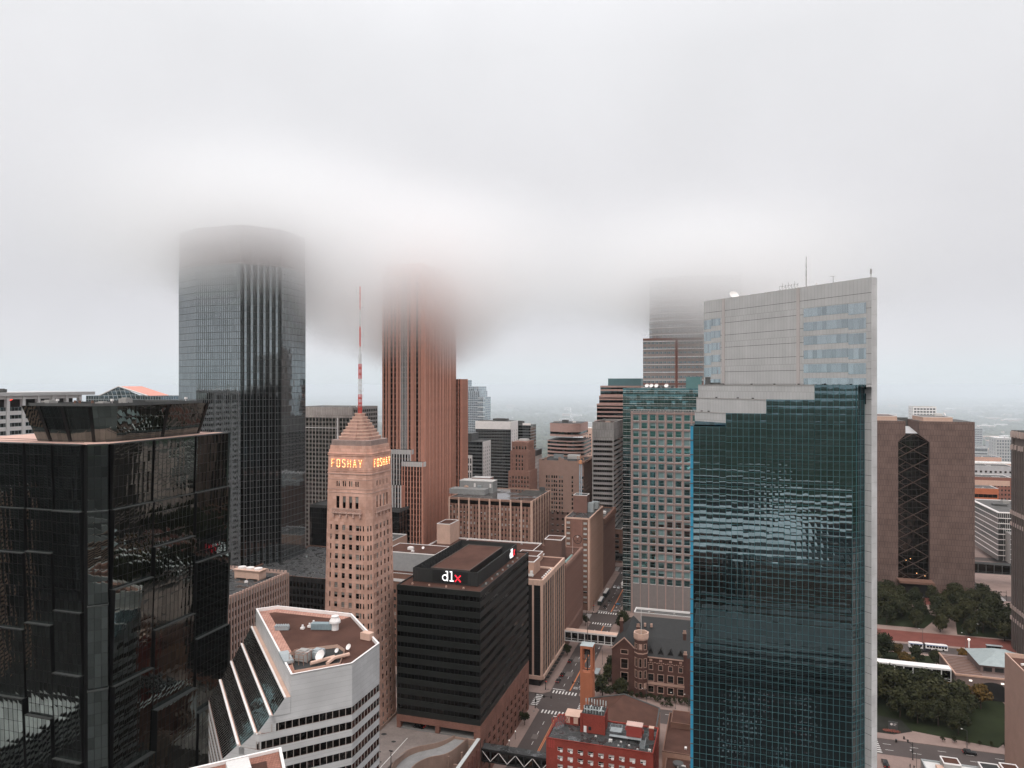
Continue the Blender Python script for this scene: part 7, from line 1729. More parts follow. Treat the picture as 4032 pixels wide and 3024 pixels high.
t, ou, ow, E_, w_ = block('blank_grey_block', 'plain grey pink block with a bright roof edge behind the dark brick club house', 'office block', 397, 406, wx(634,397), 20, zy(612,397,-50), M('plain_grey_pink_wall', (.32,.265,.245), .88, .1, .3, 2, .4), m_roof_gr, 1.0, m_cap)
# ================================================================ skyways and the station
def skyway(name, label, u0, u1, w0, w1, z0, z1, mat, glm, n, truss=False, roofm=None, posts=()):
    ou, ow = (u0+u1)/2, (w0+w1)/2; t = thing(name, label, 'footbridge', ou, ow); b = MB(); x0, x1, y0, y1 = w0-ow, w1-ow, u0-ou, u1-ou
    b.box(x0,x1,y0,y1,z0,z0+.55); b.box(x0,x1,y0-.15,y1+.15,z1-.8,z1); b.build('deck_and_roof', mat, t)
    if roofm: r = MB(); r.face([(x0,y0,z1+.02),(x1,y0,z1+.02),(x1,y1,z1+.02),(x0,y1,z1+.02)]); r.build('roof_sheet', roofm, t)
    g = MB(); fr = Fr((x0,y0+.35),(x1,y0+.35)); g.wquad(fr, 0, fr.L, z0+.55, z1-.8, 0, 0, [(0,0),(n,0),(n,1),(0,1)]); fb = Fr((x1,y1-.35),(x0,y1-.35)); g.wquad(fb, 0, fb.L, z0+.55, z1-.8, 0, 0, [(0,0),(n,0),(n,1),(0,1)]); g.build('glazing', glm, t)
    p = MB(); p.box(-.22,.22,y0-.05,y0+.3,z0+.5,z1-.7); me = p.mesh('post', [mat]); f_ = MB()
    for i in range(n+1):
        link(me, 'post', t, (x0+.25+(x1-x0-.5)*i/n, 0, 0))
        if i < n:
            xa, xb = x0+.25+(x1-x0-.5)*i/n, x0+.25+(x1-x0-.5)*(i+1)/n
            if truss: f_.tube((xa,y0,z0+.5) if i % 2 else (xa,y0,z1-.8),(xb,y0,z1-.8) if i % 2 else (xb,y0,z0+.5),.12,5)
    if truss: f_.build('truss_diagonals', m_cap, t)
    else: f_.box(x0,x1,y0-.02,y0+.2,z0+1.5,z0+1.65); f_.build('rail', mat, t)
    for w_ in posts: q = MB(); q.box(w_-ow-.5,w_-ow+.5,-.6,.6,0,z0); q.build('pillar', mat, t)
    return t
sky_g = GL('footbridge_glass', (.06,.065,.065), .01, .02, .02, .04)
skyway('white_footbridge', 'white glazed footbridge over the avenue beside the dark brick club house', 385, 389.5, -88, -58, 5.6, 11.4, m_white2, sky_g, 8, roofm=m_pinkl)
skyway('black_truss_footbridge', 'black footbridge with pale truss diagonals between parking podium and red flats', 247, 251, -87.8, -61.5, 8.8, 13.7, m_black, sky_g, 8, True, m_wetd)
skyway('long_white_footbridge', 'long white footbridge on pillars crossing the park trees', 386, 391, 40, 101, 5.2, 11.6, m_white2, sky_g, 15, roofm=m_cap, posts=(60,74.2,87,98))
skyway('dark_footbridge', 'dark enclosed footbridge beside the brown twin towers', 604, 609, 170, 232, 8, 15.5, m_grayd, m_dlx_gl, 12, roofm=m_roof_dk)
skyway('far_dark_footbridge', 'far dark footbridge over the avenue beyond the bus queue', 566, 570, -88, -66, 7, 12, m_grayd, m_dlx_gl, 6, roofm=m_roof_dk)
def station():
    t = thing('station_pavilion', 'brown stone pavilion with hipped grey green metal roof where the park footbridge ends', 'pavilion', 395, 116); st = M('mauve_brown_stone', (.20,.145,.13), .85, .15)
    b = MB(); b.box(-14,18,-12,16,0,10.5); b.box(-2,18,-6,14,10.5,14.5); b.build('wall', st, t)
    b = MB(); b.prism([(-3,-7.2),(19,-7.2),(19,15),(-3,15)], 14.5, 18.5, pts1=[(6.5,1),(12,1),(12,7),(6.5,7)]); b.build('hipped_roof', M('pale_green_metal_roof', (.30,.34,.34), .45, .12, .5), t)
    b = MB()
    for i in range(12): b.box(-13.6,-2.4,-11+i*2.1,-10.5+i*2.1,10.55,10.75)
    b.build('roof_ribs', m_pinkd, t); b = MB(); b.box(-14.4,18.3,-12.4,-11.8,10.2,11); b.box(-14.4,-13.8,-12,16,10.2,11); b.build('parapet', m_pink, t)
    b = MB()
    for i in range(4): b.box(-1+i*4.8,2.6+i*4.8,-6.15,-6.02,11.4,13.4)
    b.build('clerestory_windows', m_dlx_gl, t)
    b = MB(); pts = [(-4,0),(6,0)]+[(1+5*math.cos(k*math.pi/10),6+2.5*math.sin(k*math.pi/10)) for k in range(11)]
    b.face([(x,-12.06,z) for x, z in pts]); b.build('arch_black_sheet', m_black, t)  # flat black sheet paints the shade inside the arch
    b = MB()
    for s in (0, 5): b.tube((6+s,-14,7),(20+s,-38,3),.4,6); b.tube((6+s,-14,0),(6+s,-14,7),.35,6); b.tube((14+s,-28,0),(14+s,-28,4.6),.35,6)
    b.build('canopy_frame', m_metal, t); b = MB(); b.face([(6,-14,7.3),(20,-38,3.3),(25,-38,3.3),(11,-14,7.3)]); b.build('canopy_glass', m_dlx_gl, t)
    for x in (-8, 5): b = MB(); b.box(x-.6,x+.6,-12.5,-12.1,8.2,8.8); b.build('wall_lamp', m_lampw, t)
station()
HAZE = 0.00003; MIST = 0.00045; CLOUD_G = .7; CLOUD_STEP = 0.16
CLOUD = (.0024, 203, 92, [(502,-228,58,80,.06),(615,-20,38,88,.06),(372,-280,28,66,.065)])
# ================================================================ trees
def leafmat(name, a, b_):
    m, t, bs = newmat(name); ln = t.links.new; nn = t.nodes.new; tc = nn('ShaderNodeTexCoord'); n1 = nn('ShaderNodeTexNoise'); n1.inputs['Scale'].default_value = .55; n1.inputs['Detail'].default_value = 3; ln(tc.outputs['Object'], n1.inputs['Vector'])
    oi = nn('ShaderNodeObjectInfo'); ad = nn('ShaderNodeMath'); ad.operation = 'MULTIPLY_ADD'; ln(oi.outputs['Random'], ad.inputs[0]); ad.inputs[1].default_value = .35; ln(n1.outputs[0], ad.inputs[2])
    r = nn('ShaderNodeValToRGB'); ln(ad.outputs[0], r.inputs[0]); e = r.color_ramp.elements; e[0].position = .4; e[0].color = (*a, 1); e[1].position = .95; e[1].color = (*b_, 1); ln(r.outputs[0], bs.inputs['Base Color']); bs.inputs['Roughness'].default_value = .8; bs.inputs['Specular IOR Level'].default_value = .15; return m
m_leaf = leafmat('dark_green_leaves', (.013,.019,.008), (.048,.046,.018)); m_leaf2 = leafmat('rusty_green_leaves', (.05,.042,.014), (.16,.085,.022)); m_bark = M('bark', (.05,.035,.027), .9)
def tree_mesh(seed, n, h, r, leaf):
    rnd = random.Random(seed); b = MB(); blobs = []
    for i in range(9):
        a = rnd.uniform(0, 6.28); q = rnd.uniform(.15,.75)*r; blobs.append((q*math.cos(a), q*math.sin(a), h*rnd.uniform(.42,.86), r*rnd.uniform(.32,.55)))
    blobs.append((0,0,h*.72,r*.6))
    for i in range(n):
        bx, by, bz, br = rnd.choice(blobs); d = Vector((rnd.gauss(0,1),rnd.gauss(0,1),rnd.gauss(0,.85))); d.normalize(); p = Vector((bx,by,bz))+d*br*rnd.uniform(.55,1.06)
        nrm = (d+Vector((rnd.gauss(0,.6),rnd.gauss(0,.6),rnd.gauss(.3,.6)))).normalized(); a = nrm.orthogonal().normalized(); c = nrm.cross(a); th = rnd.uniform(0,6.28); a, c = a*math.cos(th)+c*math.sin(th), c*math.cos(th)-a*math.sin(th); s = leaf*rnd.uniform(.6,1.3)
        b.face([p-a*s-c*s*.55, p+a*s*.2-c*s*.75, p+a*s-c*s*.1, p+a*s*.3+c*s*.7, p-a*s*.7+c*s*.5])
    k = MB(); k.tube((0,0,0),(0,0,h*.55),h*.028,7,h*.016)
    for i in range(7):
        bx, by, bz, br = blobs[i]; k.tube((0,0,h*rnd.uniform(.25,.45)),(bx*.8,by*.8,bz*.95),h*.012,5,h*.004)
    return b, k
protos = []
for i, (h, r, n, lf, mt) in enumerate(((11,5.2,1500,.5,m_leaf),(13,6,1800,.52,m_leaf),(9,3.6,1000,.42,m_leaf2),(6.5,2.4,700,.33,m_leaf),(3.2,1.5,350,.22,m_leaf))):
    b, k = tree_mesh(40+i, n, h, r, lf); protos.append((b.mesh('crown', [mt]), k.mesh('trunk', [m_bark])))
def tree(kind, label, u, w, s=1.0, z=0, group=None, name='tree'):
    t = thing(name, label, 'tree' if name != 'shrub' else 'shrub', u, w, z, group, random.uniform(0,6.28)); t.scale = (s*random.uniform(.92,1.1), s*random.uniform(.92,1.1), s)
    link(protos[kind][0], 'crown', t); link(protos[kind][1], 'trunk', t); return t
random.seed(21)
G1 = 'leafy trees massed below the brown twin towers'; L1 = 'dark green rounded tree in the mass between the brown twin towers and the bus street'
for (u, w, s, k) in ((540,78,1.1,1),(534,92,1.1,0),(548,66,1.2,1),(520,70,1.2,1),(506,84,1.15,1),(497,72,1.2,1),(486,62,1.1,0),(500,98,1.1,0),(545,128,1.0,0),(541,146,1.15,1),(528,156,1.2,1),(514,146,1.2,1),(500,138,1.25,1),(530,168,1.2,1),(512,170,1.2,1),(496,160,1.2,1),(486,148,1.15,1),(536,184,1.1,0),(556,158,1.0,0),(549,84,.9,0),(528,64,1.2,1),(520,100,1.1,1),(508,118,1.1,1),(522,128,1.0,0),(492,118,1.1,1),(484,170,1.2,1),(500,180,1.2,1),(480,108,.95,0),(474,160,1.0,0),(530,140,.9,0),(510,66,1.2,1),(475,176,1.1,1),(552,112,.7,0),(484,88,1.0,0),(478,132,.9,0),(548,176,1.1,1)):
    tree(k, L1, u, 92+(w-62)*.6, s, group=G1)
G2 = 'leafy trees at the near side of the bus street and round the white footbridge'; L2 = 'dark green tree on the near lawn of the park, around the long white footbridge'
for (u, w, s, k) in ((432,66,1.2,1),(424,78,1.15,1),(412,60,1.3,1),(400,70,1.1,0),(420,54,1.1,0),(376,64,1.25,1),(366,74,1.3,1),(358,86,1.25,1),(370,92,1.2,1),(378,80,1.1,0),(352,72,1.15,0),(362,62,1.2,1),(348,86,1.0,0),(380,52,1.2,1),(342,92,1.0,0),(366,84,1.35,1),(356,78,1.2,1),(372,100,1.1,0),(352,94,1.1,0),(362,98,1.15,1),(348,78,.9,0),(374,72,1.2,1),(420,103,.8,0),(424,95,.8,0)):
    tree(k, L2, u, w, s, group=G2)
G3 = 'slim rusty leaved trees on the paved square'; L3 = 'slim young tree turning rusty orange beside the park pavilion or the footbridge'
for (u, w, s) in ((428,118,.95),(430,138,.9),(431,128,.85),(378,96,1.0),(376,103,1.05),(372,109,1.25),(379,110,.9),(426,86,1.0),(384,99,.8),(408,86,1.15)): tree(2, L3, u, w, s, group=G3)
G4 = 'street trees along the avenue'; 
for lab, u, w, s, k in (('bushy street tree at the kerb below the black striped tower', 296, -85.3, .95, 3),('small sparse street tree by the podium near the black footbridge', 268, -85.2, .8, 3),('street tree by the glazed pier office, under the white footbridge', 379, -85, 1.0, 3),('street tree at the corner below the brown ornate office', 429, -85, 1.0, 3),('tall dark tree at the foot of the pink grid tower', 428, -61.5, 1.05, 0),('dark tree left of the club house, behind the bell tower', 332, -57.5, .95, 0),('second dark tree at the club house corner beside the bell tower', 336, -50, .8, 0),('dark tree by the club house side wall along the avenue', 352, -58, .8, 0),('tree standing farther along the club house side wall', 364, -58.5, .75, 0)):
    tree(k, lab, u, w, s, group=G4)
G5 = 'clipped shrubs in front of the dark brick club house'
for i in range(16): tree(4, 'dark shrub in the hedge row before the dark brick club house', 336.5+random.uniform(-1,1), -51+i*2.2, random.uniform(.8,1.15), group=G5, name='shrub')
for i in range(3): tree(4, 'small pavement shrub in the bed beside the street lamps of the cross street', 331.5, -30+i*2, .7, group='pavement bed shrubs', name='shrub')
for i in range(6): tree(4, 'low dark shrub beside the lawn edge and the pavement on the right', 333.4+i*.35, 84+i*4.5, random.uniform(.6,.9), group='shrubs along the lawn edge', name='shrub')
# ================================================================ vehicles
m_carpaint = {}
def paint(nm, c):
    if nm not in m_carpaint: m_carpaint[nm] = M(nm+'_car_paint', c, .25, .03, .3, 1, 0, .6)
    return m_carpaint[nm]
m_cg = M('car_glass', (.01,.012,.013), .06, 0, 1, 1, 0, .8)
def car(name, label, u, w, ang, col, kind='car', z=-.14, group=None, cat=None):
    t = thing(name, label, cat or ('pickup truck' if kind == 'pickup' else 'car'), u, w, z, group, -TH+ang); p = paint(col[0], col[1])   # nose along local +y
    L_, W_ = (4.9, 1.95) if kind == 'suv' else (5.6, 2.0) if kind == 'pickup' else (4.6, 1.82); hw = W_/2
    prof = {'car': [(-L_/2,.35),(-L_/2+.1,.85),(-L_/2+.5,.98),(L_/2-1.2,.95),(L_/2-.1,.72),(L_/2,.4)], 'suv': [(-L_/2,.4),(-L_/2+.05,1.05),(-L_/2+.4,1.1),(L_/2-1.2,1.1),(L_/2-.1,.92),(L_/2,.45)], 'pickup': [(-L_/2,.5),(-L_/2,1.12),(-L_/2+1.7,1.12),(L_/2-1.3,1.12),(L_/2-.1,.98),(L_/2,.5)]}[kind]
    def loft(mb, pr, w0, w1, m=0):
        a = [(-w0,y,z) for y, z in pr]; b_ = [(w0,y,z) for y, z in pr]; n = len(pr); mb.face(a, m); mb.face(b_[::-1], m)
        for i in range(n): j = (i+1) % n; mb.face([a[j],a[i],b_[i],b_[j]], m)
    b = MB(); loft(b, prof+[(L_/2-.3,.28),(-L_/2+.3,.28)], hw, hw); b.build('body', p, t)
    zt = {'car':1.42,'suv':1.75,'pickup':1.8}[kind]; zb = prof[3][1]-.02
    ca = {'car':(-L_/2+.55,-L_/2+1.3,L_/2-2.3,L_/2-1.45),'suv':(-L_/2+.25,-L_/2+.6,L_/2-2.1,L_/2-1.35),'pickup':(-L_/2+1.9,-L_/2+2.1,L_/2-2.2,L_/2-1.4)}[kind]
    g = MB(); g.prism([(-hw+.06,ca[0]),(hw-.06,ca[0]),(hw-.06,ca[3]),(-hw+.06,ca[3])], zb, zt-.06, pts1=[(-hw+.22,ca[1]),(hw-.22,ca[1]),(hw-.22,ca[2]),(-hw+.22,ca[2])]); g.build('cabin_glass', m_cg, t)
    r = MB(); r.prism([(-hw+.2,ca[1]-.02),(hw-.2,ca[1]-.02),(hw-.2,ca[2]+.02),(-hw+.2,ca[2]+.02)], zt-.06, zt); r.build('car_roof', p, t)
    if kind == 'pickup': q = MB(); q.box(-hw+.15,hw-.15,-L_/2+.15,-L_/2+1.8,1.125,1.14); q.build('load_bed', m_black, t)
    wh = MB(); wh.tube((-.11,0,0),(.11,0,0),.33,12); me = wh.mesh('wheel', [m_rubber])
    for sx in (-1,1):
        for y in (-L_/2+.85, L_/2-.9): link(me, 'wheel', t, (sx*(hw-.1), y, .33))
    for sx in (-1,1):
        q = MB(); q.box(-.2,.2,-.03,.03,-.08,.08); link(q.mesh('headlight', [m_cap]), 'headlight', t, (sx*(hw-.35), L_/2-.02, .68)); link(q.mesh('tail_light', [m_tail]), 'tail_light', t, (sx*(hw-.3), -L_/2-.01, .82))
    return t
BK = ('black', (.012,.012,.013)); GY = ('dark_grey', (.05,.05,.052)); WH = ('white', (.65,.65,.65)); SV = ('silver', (.35,.36,.37)); RD = ('red', (.25,.02,.02))
dz = 16.9
car('parked_car', 'black car parked on the concrete deck, nearer the curved ramp', 248.5, -113.5, math.radians(85), BK, z=dz); car('parked_car', 'second black car on the concrete deck, beside the podium column', 251.8, -112.2, math.radians(88), BK, 'suv', z=dz)
car('pickup_truck', 'black pickup truck waiting with red tail lamps at the lower right crossing', 306.5, 57.6, 0, BK, 'pickup'); car('suv', 'black car driving along the street below the lawn at the right', 325.5, 91.5, math.radians(-90), BK, 'suv'); car('parked_car', 'dark car with a red tail lamp at the far right of the lower street', 326, 109.5, math.radians(-90), GY)
car('parked_car', 'dark car parked below the articulated bus, nearer the trees', 439.5, 97.5, math.radians(90), BK); car('parked_car', 'dark car beside the front half of the articulated bus', 442.6, 103.5, math.radians(90), BK, 'suv'); car('parked_car', 'dark car behind the pavilion roof on the bus street', 441, 131, math.radians(-90), BK)
car('parked_car', 'black car at the kerb under the awning of the glazed pier office', 352.5, -81.6, 0, BK); car('parked_car', 'small dark car at the kerb nearest the traffic signal', 344.5, -82.0, 0, GY)
car('parked_car', 'dark car parked at the kerb below the white footbridge', 371, -81.7, 0, BK)
car('moving_car', 'dark car on the avenue beyond the second crossing, left lane', 468, -79.4, math.pi, BK); car('moving_car', 'black car with glowing red tail lamps on the far avenue', 479, -78.2, math.pi, BK); 
car('moving_car', 'white car with pale roof farther up the avenue, left of the van', 516, -80.4, math.pi, WH); car('moving_car', 'second white car next to the box van up the avenue', 515, -77.6, math.pi, WH); car('moving_car', 'dark car on the right lane of the far avenue', 519, -69, 0, BK)
def bus(u, w, label, col, name='city_bus', z=-.14, segs=((0,11),(12.2,7)), ang=math.pi/2):
    t = thing(name, label, 'bus', u, w, z, None, -TH+ang)
    for k, (y0, ln_) in enumerate(segs):
        b = MB(); b.box(-1.28,1.28,y0,y0+ln_,.35,3.0); o = b.build('bus_body', col, t); g = MB(); n = int(ln_/1.5)
        for sx in (-1.3,1.3):
            for i in range(n): y = y0+.4+i*(ln_-.8)/n; g.face([(sx,y,1.35),(sx,y+(ln_-.8)/n-.2,1.35),(sx,y+(ln_-.8)/n-.2,2.45),(sx,y,2.45)])
        g.build('bus_windows', m_cg, o); r = MB(); r.box(-1.05,1.05,y0+.5,y0+ln_-.5,3.0,3.18); r.box(-.7,.7,y0+1.5,y0+3.6,3.18,3.4); r.build('roof_pod', m_cap if col is not m_black else m_roof_dk, o)
        st = MB()
        for sx in (-1.305,1.305): st.face([(sx,y0,2.55),(sx,y0+ln_,2.55),(sx,y0+ln_,2.85),(sx,y0,2.85)])
        st.build('blue_stripe', M('bus_blue', (.02,.14,.38), .4), o)
        wh = MB(); wh.tube((-.14,0,0),(.14,0,0),.48,12); me = wh.mesh('wheel', [m_rubber])
        for sx in (-1.15,1.15):
            for y in ((y0+2.2, y0+ln_-2.4) if ln_ > 8 else (y0+3.5,)): link(me, 'wheel', t, (sx,y,.48))
    if len(segs) > 1:
        b = MB()
        for i in range(6): b.box(-1.2-.05*(i % 2),1.2+.05*(i % 2),segs[0][1]+.2*i,segs[0][1]+.2*i+.2,.5,2.95)
        b.build('bellows', m_black, t)
    return t
bus(447.5, 115, 'white articulated city bus with blue stripe on the tree lined street', m_cap)
m_busdk = M('dark_bus_paint', (.03,.035,.032), .4, .1)
bus(470, -83.6, 'dark green bus at the kerb below the emblem wall office', m_busdk, segs=((0,12),), ang=0); bus(489, -83.4, 'second dark bus behind, farther up the avenue kerb', m_busdk, segs=((0,14),), ang=0)
def van(u, w):
    t = thing('box_van', 'white box delivery van driving up the far avenue', 'van', u, w, -.14); b = MB(); b.box(-1.2,1.2,0,5.2,.6,3.3); b.build('cargo_box', m_cap, t); b = MB(); b.prism([(-1.05,-2),(1.05,-2),(1.05,-.05),(-1.05,-.05)],.5,2.2,pts1=[(-1,-1.2),(1,-1.2),(1,-.05),(-1,-.05)]); b.build('cab', m_cap, t); b = MB(); b.box(-.9,.9,-1.75,-1.5,1.3,1.9); b.build('windscreen', m_cg, t)
    wh = MB(); wh.tube((-.14,0,0),(.14,0,0),.4,10); me = wh.mesh('wheel', [m_rubber])
    for sx in (-1,1):
        for y in (-1.2,3.8): link(me, 'wheel', t, (sx,y,.4))
van(517, -74.8)
# ================================================================ street furniture
def signal(label, u, w, ang, arm=6.0, red=True, sign=None, z=0):
    t = thing('traffic_signal', label, 'traffic signal', u, w, z, 'traffic signals at the crossings', -TH+ang); b = MB(); b.tube((0,0,0),(0,0,7.0),.14,8,.1); b.tube((0,0,0),(0,0,.9),.25,8,.18)
    if arm: b.tube((0,0,5.7),(arm,0,6.0),.1,6); b.tube((0,0,6.8),(arm*.5,0,5.9),.06,5)
    b.build('pole', m_black, t); h = MB(); h.box(-.22,.22,-.2,.2,0,1.15); me = h.mesh('signal_head', [m_black])
    pos = [(.3,0,2.8)]+([(arm,0,5.4),(arm*.55,0,5.35)] if arm else [])
    for p in pos:
        o = link(me, 'signal_head', t, p); q = MB()
        q.tube((0,-.2,.95),(0,-.27,.95),.13,8); q.build('red_lamp' if red else 'signal_lens', m_lampred if red else m_grayd, o)
    if sign:
        s = MB(); s.box(-1.3,1.3,-.04,.04,-.28,.28); so = s.build('street_name_sign', M('blue_street_sign', (.03,.22,.40), .5), t, (arm*.7 if arm else 0,-.05,6.4))
        q = MB()
        for i, (x, w_) in enumerate(((-1.0,.3),(-.5,.55),(.2,.35),(.7,.3))): q.box(x,x+w_,-.05,-.042,-.1,.1)
        q.build('sign_lettering', m_cap, so)
    return t
signal('traffic signal with long arm at the corner below the black striped tower', 313, -85.2, 0, 7.5, False); signal('traffic signal showing red in front of the glazed pier office', 333.5, -85.6, math.pi*.5, 0, True)
signal('traffic signal arm left of the bell tower over the bus lettering', 331.5, -66.0, math.pi, 5.6, False); signal('traffic signal showing red below the emblem wall office', 458.5, -85.5, 0, 0, True)
signal('traffic signal with hanging heads at the second crossing', 436, -85.5, 0, 6.5, False); signal('traffic signal with a blue street sign at the pink grid tower', 457, -64.6, math.pi, 6.5, True, True)
signal('black traffic signal with slanted arm at the lower right crossing', 313.5, 68.6, math.pi*.62, 5.5, False); signal('traffic signal showing red behind the lower right crossing, by the blue sign', 333.5, 56.8, math.pi/2, 3.2, True, True)
signal('traffic signal by the crossing beyond the brown twin towers', 562, 180, math.pi, 6, False)
def lamp(label, u, w, h=8.5, multi=False, lit=False, grp='street lamps'):
    t = thing('street_lamp', label, 'street lamp', u, w, 0, grp, -TH+random.uniform(-.3,.3)); b = MB(); b.tube((0,0,0),(0,0,h),.1,6,.07); b.tube((0,0,0),(0,0,.7),.2,6,.15)
    if multi:
        for k in range(4): b.tube((0,0,h-.6),(.7*math.cos(k*1.57),.7*math.sin(k*1.57),h-.2),.05,4)
    else: b.tube((0,0,h),(-1.8,0,h+.5),.06,5)
    b.build('pole', m_grayd, t); g = MB()
    if multi:
        for k in range(5):
            x, y, z = (0,0,h+.1) if k == 4 else (.7*math.cos(k*1.57),.7*math.sin(k*1.57),h-.1); g.prism([(x+.22*math.cos(a),y+.22*math.sin(a)) for a in (0,1.05,2.09,3.14,4.19,5.24)], z, z+.4)
    else: g.box(-2.2,-1.6,-.15,.15,h+.38,h+.55)
    g.build('lamp_head', m_lampw if lit else m_cap, t)
for i, (u, w) in enumerate(((536,88),(545,82),(534,122),(505,160),(484,140))): lamp('globe cluster lamp among the trees of the brick plaza', u, w, 5.5, True, grp='globe lamps on the plaza')
for lab, u, w, h in (('street lamp on the pavement below the lawn',330.5,92,7),('street lamp post near the far end of the lawn pavement',331,108,7),('curved street lamp on the round corner pavement at lower right',305,68,7),('street lamp among the trees beside the bus street',452.5,104,9),('street lamp farther right on the bus street',455,126,8),('street lamp on the pavement before the club house',330.8,-37,7),('street lamp beside the pavement bed of the club house',330.8,-24,7),('street lamp at the club house end near the green tower',330.8,-18,7),('street lamp on the avenue opposite the pier office',372,-64.5,8),('street lamp farther up the avenue by the white footbridge',398,-64.5,8)): lamp(lab, u, w, h)
for lab, u, w in (('small lit bollard lamp at the podium foot',283,-85.6),('second lit bollard lamp along the podium pavement',275,-85.8)):
    t = thing('bollard_lamp', lab, 'lamp', u, w); b = MB(); b.tube((0,0,0),(0,0,3.2),.07,6); b.build('pole', m_black, t); b = MB(); b.prism([(.2*math.cos(a),.2*math.sin(a)) for a in (0,1.05,2.09,3.14,4.19,5.24)],3.2,3.6); b.build('globe', m_lampw, t)
def shelter(label, u, w, ang=0):
    t = thing('bus_shelter', label, 'bus shelter', u, w, 0, None, -TH+ang); b = MB()
    for x in (-3.5,0,3.5): b.tube((x,.9,0),(x,.9,2.7),.08,6); b.tube((x,-.9,0),(x,-.9,2.7),.08,6)
    b.build('frame', m_grayd, t); b = MB(); b.box(-3.9,3.9,-1.2,1.2,2.7,2.85); b.build('roof', m_metal, t); b = MB(); b.box(-3.5,3.5,.86,.9,.4,2.4); b.build('glass_wall', m_cg, t)
shelter('glass bus shelter with pale roof on the red plaza pavement', 455.5, 140); shelter('bus shelter with grey roof on the avenue behind the bell tower', 356, -64.5, math.pi/2)
t = thing('park_sign', 'dark grey slab sign with a pale round mark in the corner garden bed', 'sign', 338.5, 66.5); b = MB(); b.box(-1.8,1.8,-.2,.2,0,3.4); b.build('slab', m_grayd, t); b = MB()
for k in range(12): a0, a1 = k*math.pi/6, (k+1)*math.pi/6; b.face([(-.6+.5*math.cos(a0),-.22,2.4+.5*math.sin(a0)),(-.6+.5*math.cos(a1),-.22,2.4+.5*math.sin(a1)),(-.6,-.22,2.4)])
for i in range(3): b.box(.2,1.3-.2*i,-.23,-.21,2.6-i*.35,2.72-i*.35)
b.build('sign_mark', m_cap, t)
t = thing('flower_bed', 'oval bed of red flowers before the grey slab sign', 'flower bed', 336.5, 65.5); b = MB(); rnd = random.Random(3)
for i in range(160):
    a, q = rnd.uniform(0,6.28), math.sqrt(rnd.random()); x, y = 3.6*q*math.cos(a), 1.2*q*math.sin(a); z = rnd.uniform(.15,.5); b.face([(x-.2,y-.1,z),(x+.15,y-.18,z+.1),(x+.2,y+.15,z+.05),(x-.1,y+.2,z+.1)])
b.build('blossoms', M('red_brown_flowers', (.22,.07,.05), .9, .4, 2), t)
t = thing('litter_bin', 'black litter bin on the pavement corner left of the signal arm', 'litter bin', 327.2, 65.5); b = MB(); b.tube((0,0,0),(0,0,1.1),.38,8,.42); b.build('drum', m_black, t); b = MB(); b.tube((0,0,1.1),(0,0,1.25),.45,8,.3); b.build('lid', m_grayd, t)
t = thing('utility_cabinet', 'pale green grey utility cabinet beside the blue street sign', 'cabinet', 335.5, 55.6); b = MB(); b.box(-.7,.7,-.5,.5,0,2.0); b.build('box', m_metal, t); b = MB(); b.box(-.75,.75,-.55,.55,2.0,2.1); b.build('lid', m_cap, t)
t = thing('pay_pillar', 'white lit information pillar on the red plaza', 'pillar', 456.5, 128); b = MB(); b.box(-.35,.35,-.2,.2,0,4.2); b.build('post', m_cap, t); b = MB(); b.box(-.6,.6,-.3,.3,4.2,5.0); b.build('head', m_lampw, t)
def person(label, u, w, shirt, trousers, ang, arm=.35):
    z = .005
    t = thing('person', label, 'person', u, w, z, None, -TH+ang)
    J = [(0,0,.95),(0,0,1.2),(0,.0,1.42),(0,.02,1.55),(0,.03,1.68),(.11,0,.92),(.13,.06,.5),(.13,-.02,.07),(.13,.12,.04),(-.11,0,.92),(-.13,-.05,.5),(-.13,-.12,.07),(-.13,.02,.04),(.2,0,1.4),(.27,.02,1.12),(.25,arm,.95),(-.2,0,1.4),(-.27,-.02,1.12),(-.25,.1,.88)]
    Ed = [(0,1),(1,2),(2,3),(3,4),(0,5),(5,6),(6,7),(7,8),(0,9),(9,10),(10,11),(11,12),(2,13),(13,14),(14,15),(2,16),(16,17),(17,18)]
    R_ = [.15,.15,.15,.06,.11,.1,.075,.05,.045,.1,.075,.05,.045,.07,.05,.04,.07,.05,.04]
    me = bpy.data.meshes.new('person_body'); me.from_pydata(J, Ed, []); o = bpy.data.objects.new('body', me); COL.objects.link(o); o.parent = t
    sk = o.modifiers.new('skin', 'SKIN'); 
    for v, r in zip(me.skin_vertices[0].data if me.skin_vertices else [], R_): v.radius = (r, r)
    if not me.skin_vertices: pass
    sb = o.modifiers.new('sub', 'SUBSURF'); sb.levels = 1; sb.render_levels = 1
    m, tt, bs = newmat('clothes_'+label[:8]); tc = tt.nodes.new('ShaderNodeTexCoord'); sp = tt.nodes.new('ShaderNodeSeparateXYZ'); tt.links.new(tc.outputs['Object'], sp.inputs[0]); rp = tt.nodes.new('ShaderNodeValToRGB'); rp.color_ramp.interpolation = 'CONSTANT'
    e = rp.color_ramp.elements; e[0].position = 0; e[0].color = (*trousers,1); e[1].position = .94/2; e[1].color = (*shirt,1); q = e.new(1.5/2); q.color = (.35,.2,.15,1); dv = tt.nodes.new('ShaderNodeMath'); dv.operation = 'DIVIDE'; dv.inputs[1].default_value = 2; tt.links.new(sp.outputs[2], dv.inputs[0]); tt.links.new(dv.outputs[0], rp.inputs[0]); tt.links.new(rp.outputs[0], bs.inputs['Base Color']); me.materials.append(m)
    h = MB(); h.prism([(.105*math.cos(a*.785),.03+.12*math.sin(a*.785)) for a in range(8)], 1.70, 1.80, pts1=[(.05*math.cos(a*.785),.02+.06*math.sin(a*.785)) for a in range(8)]); h.build('hair', m_black, t)
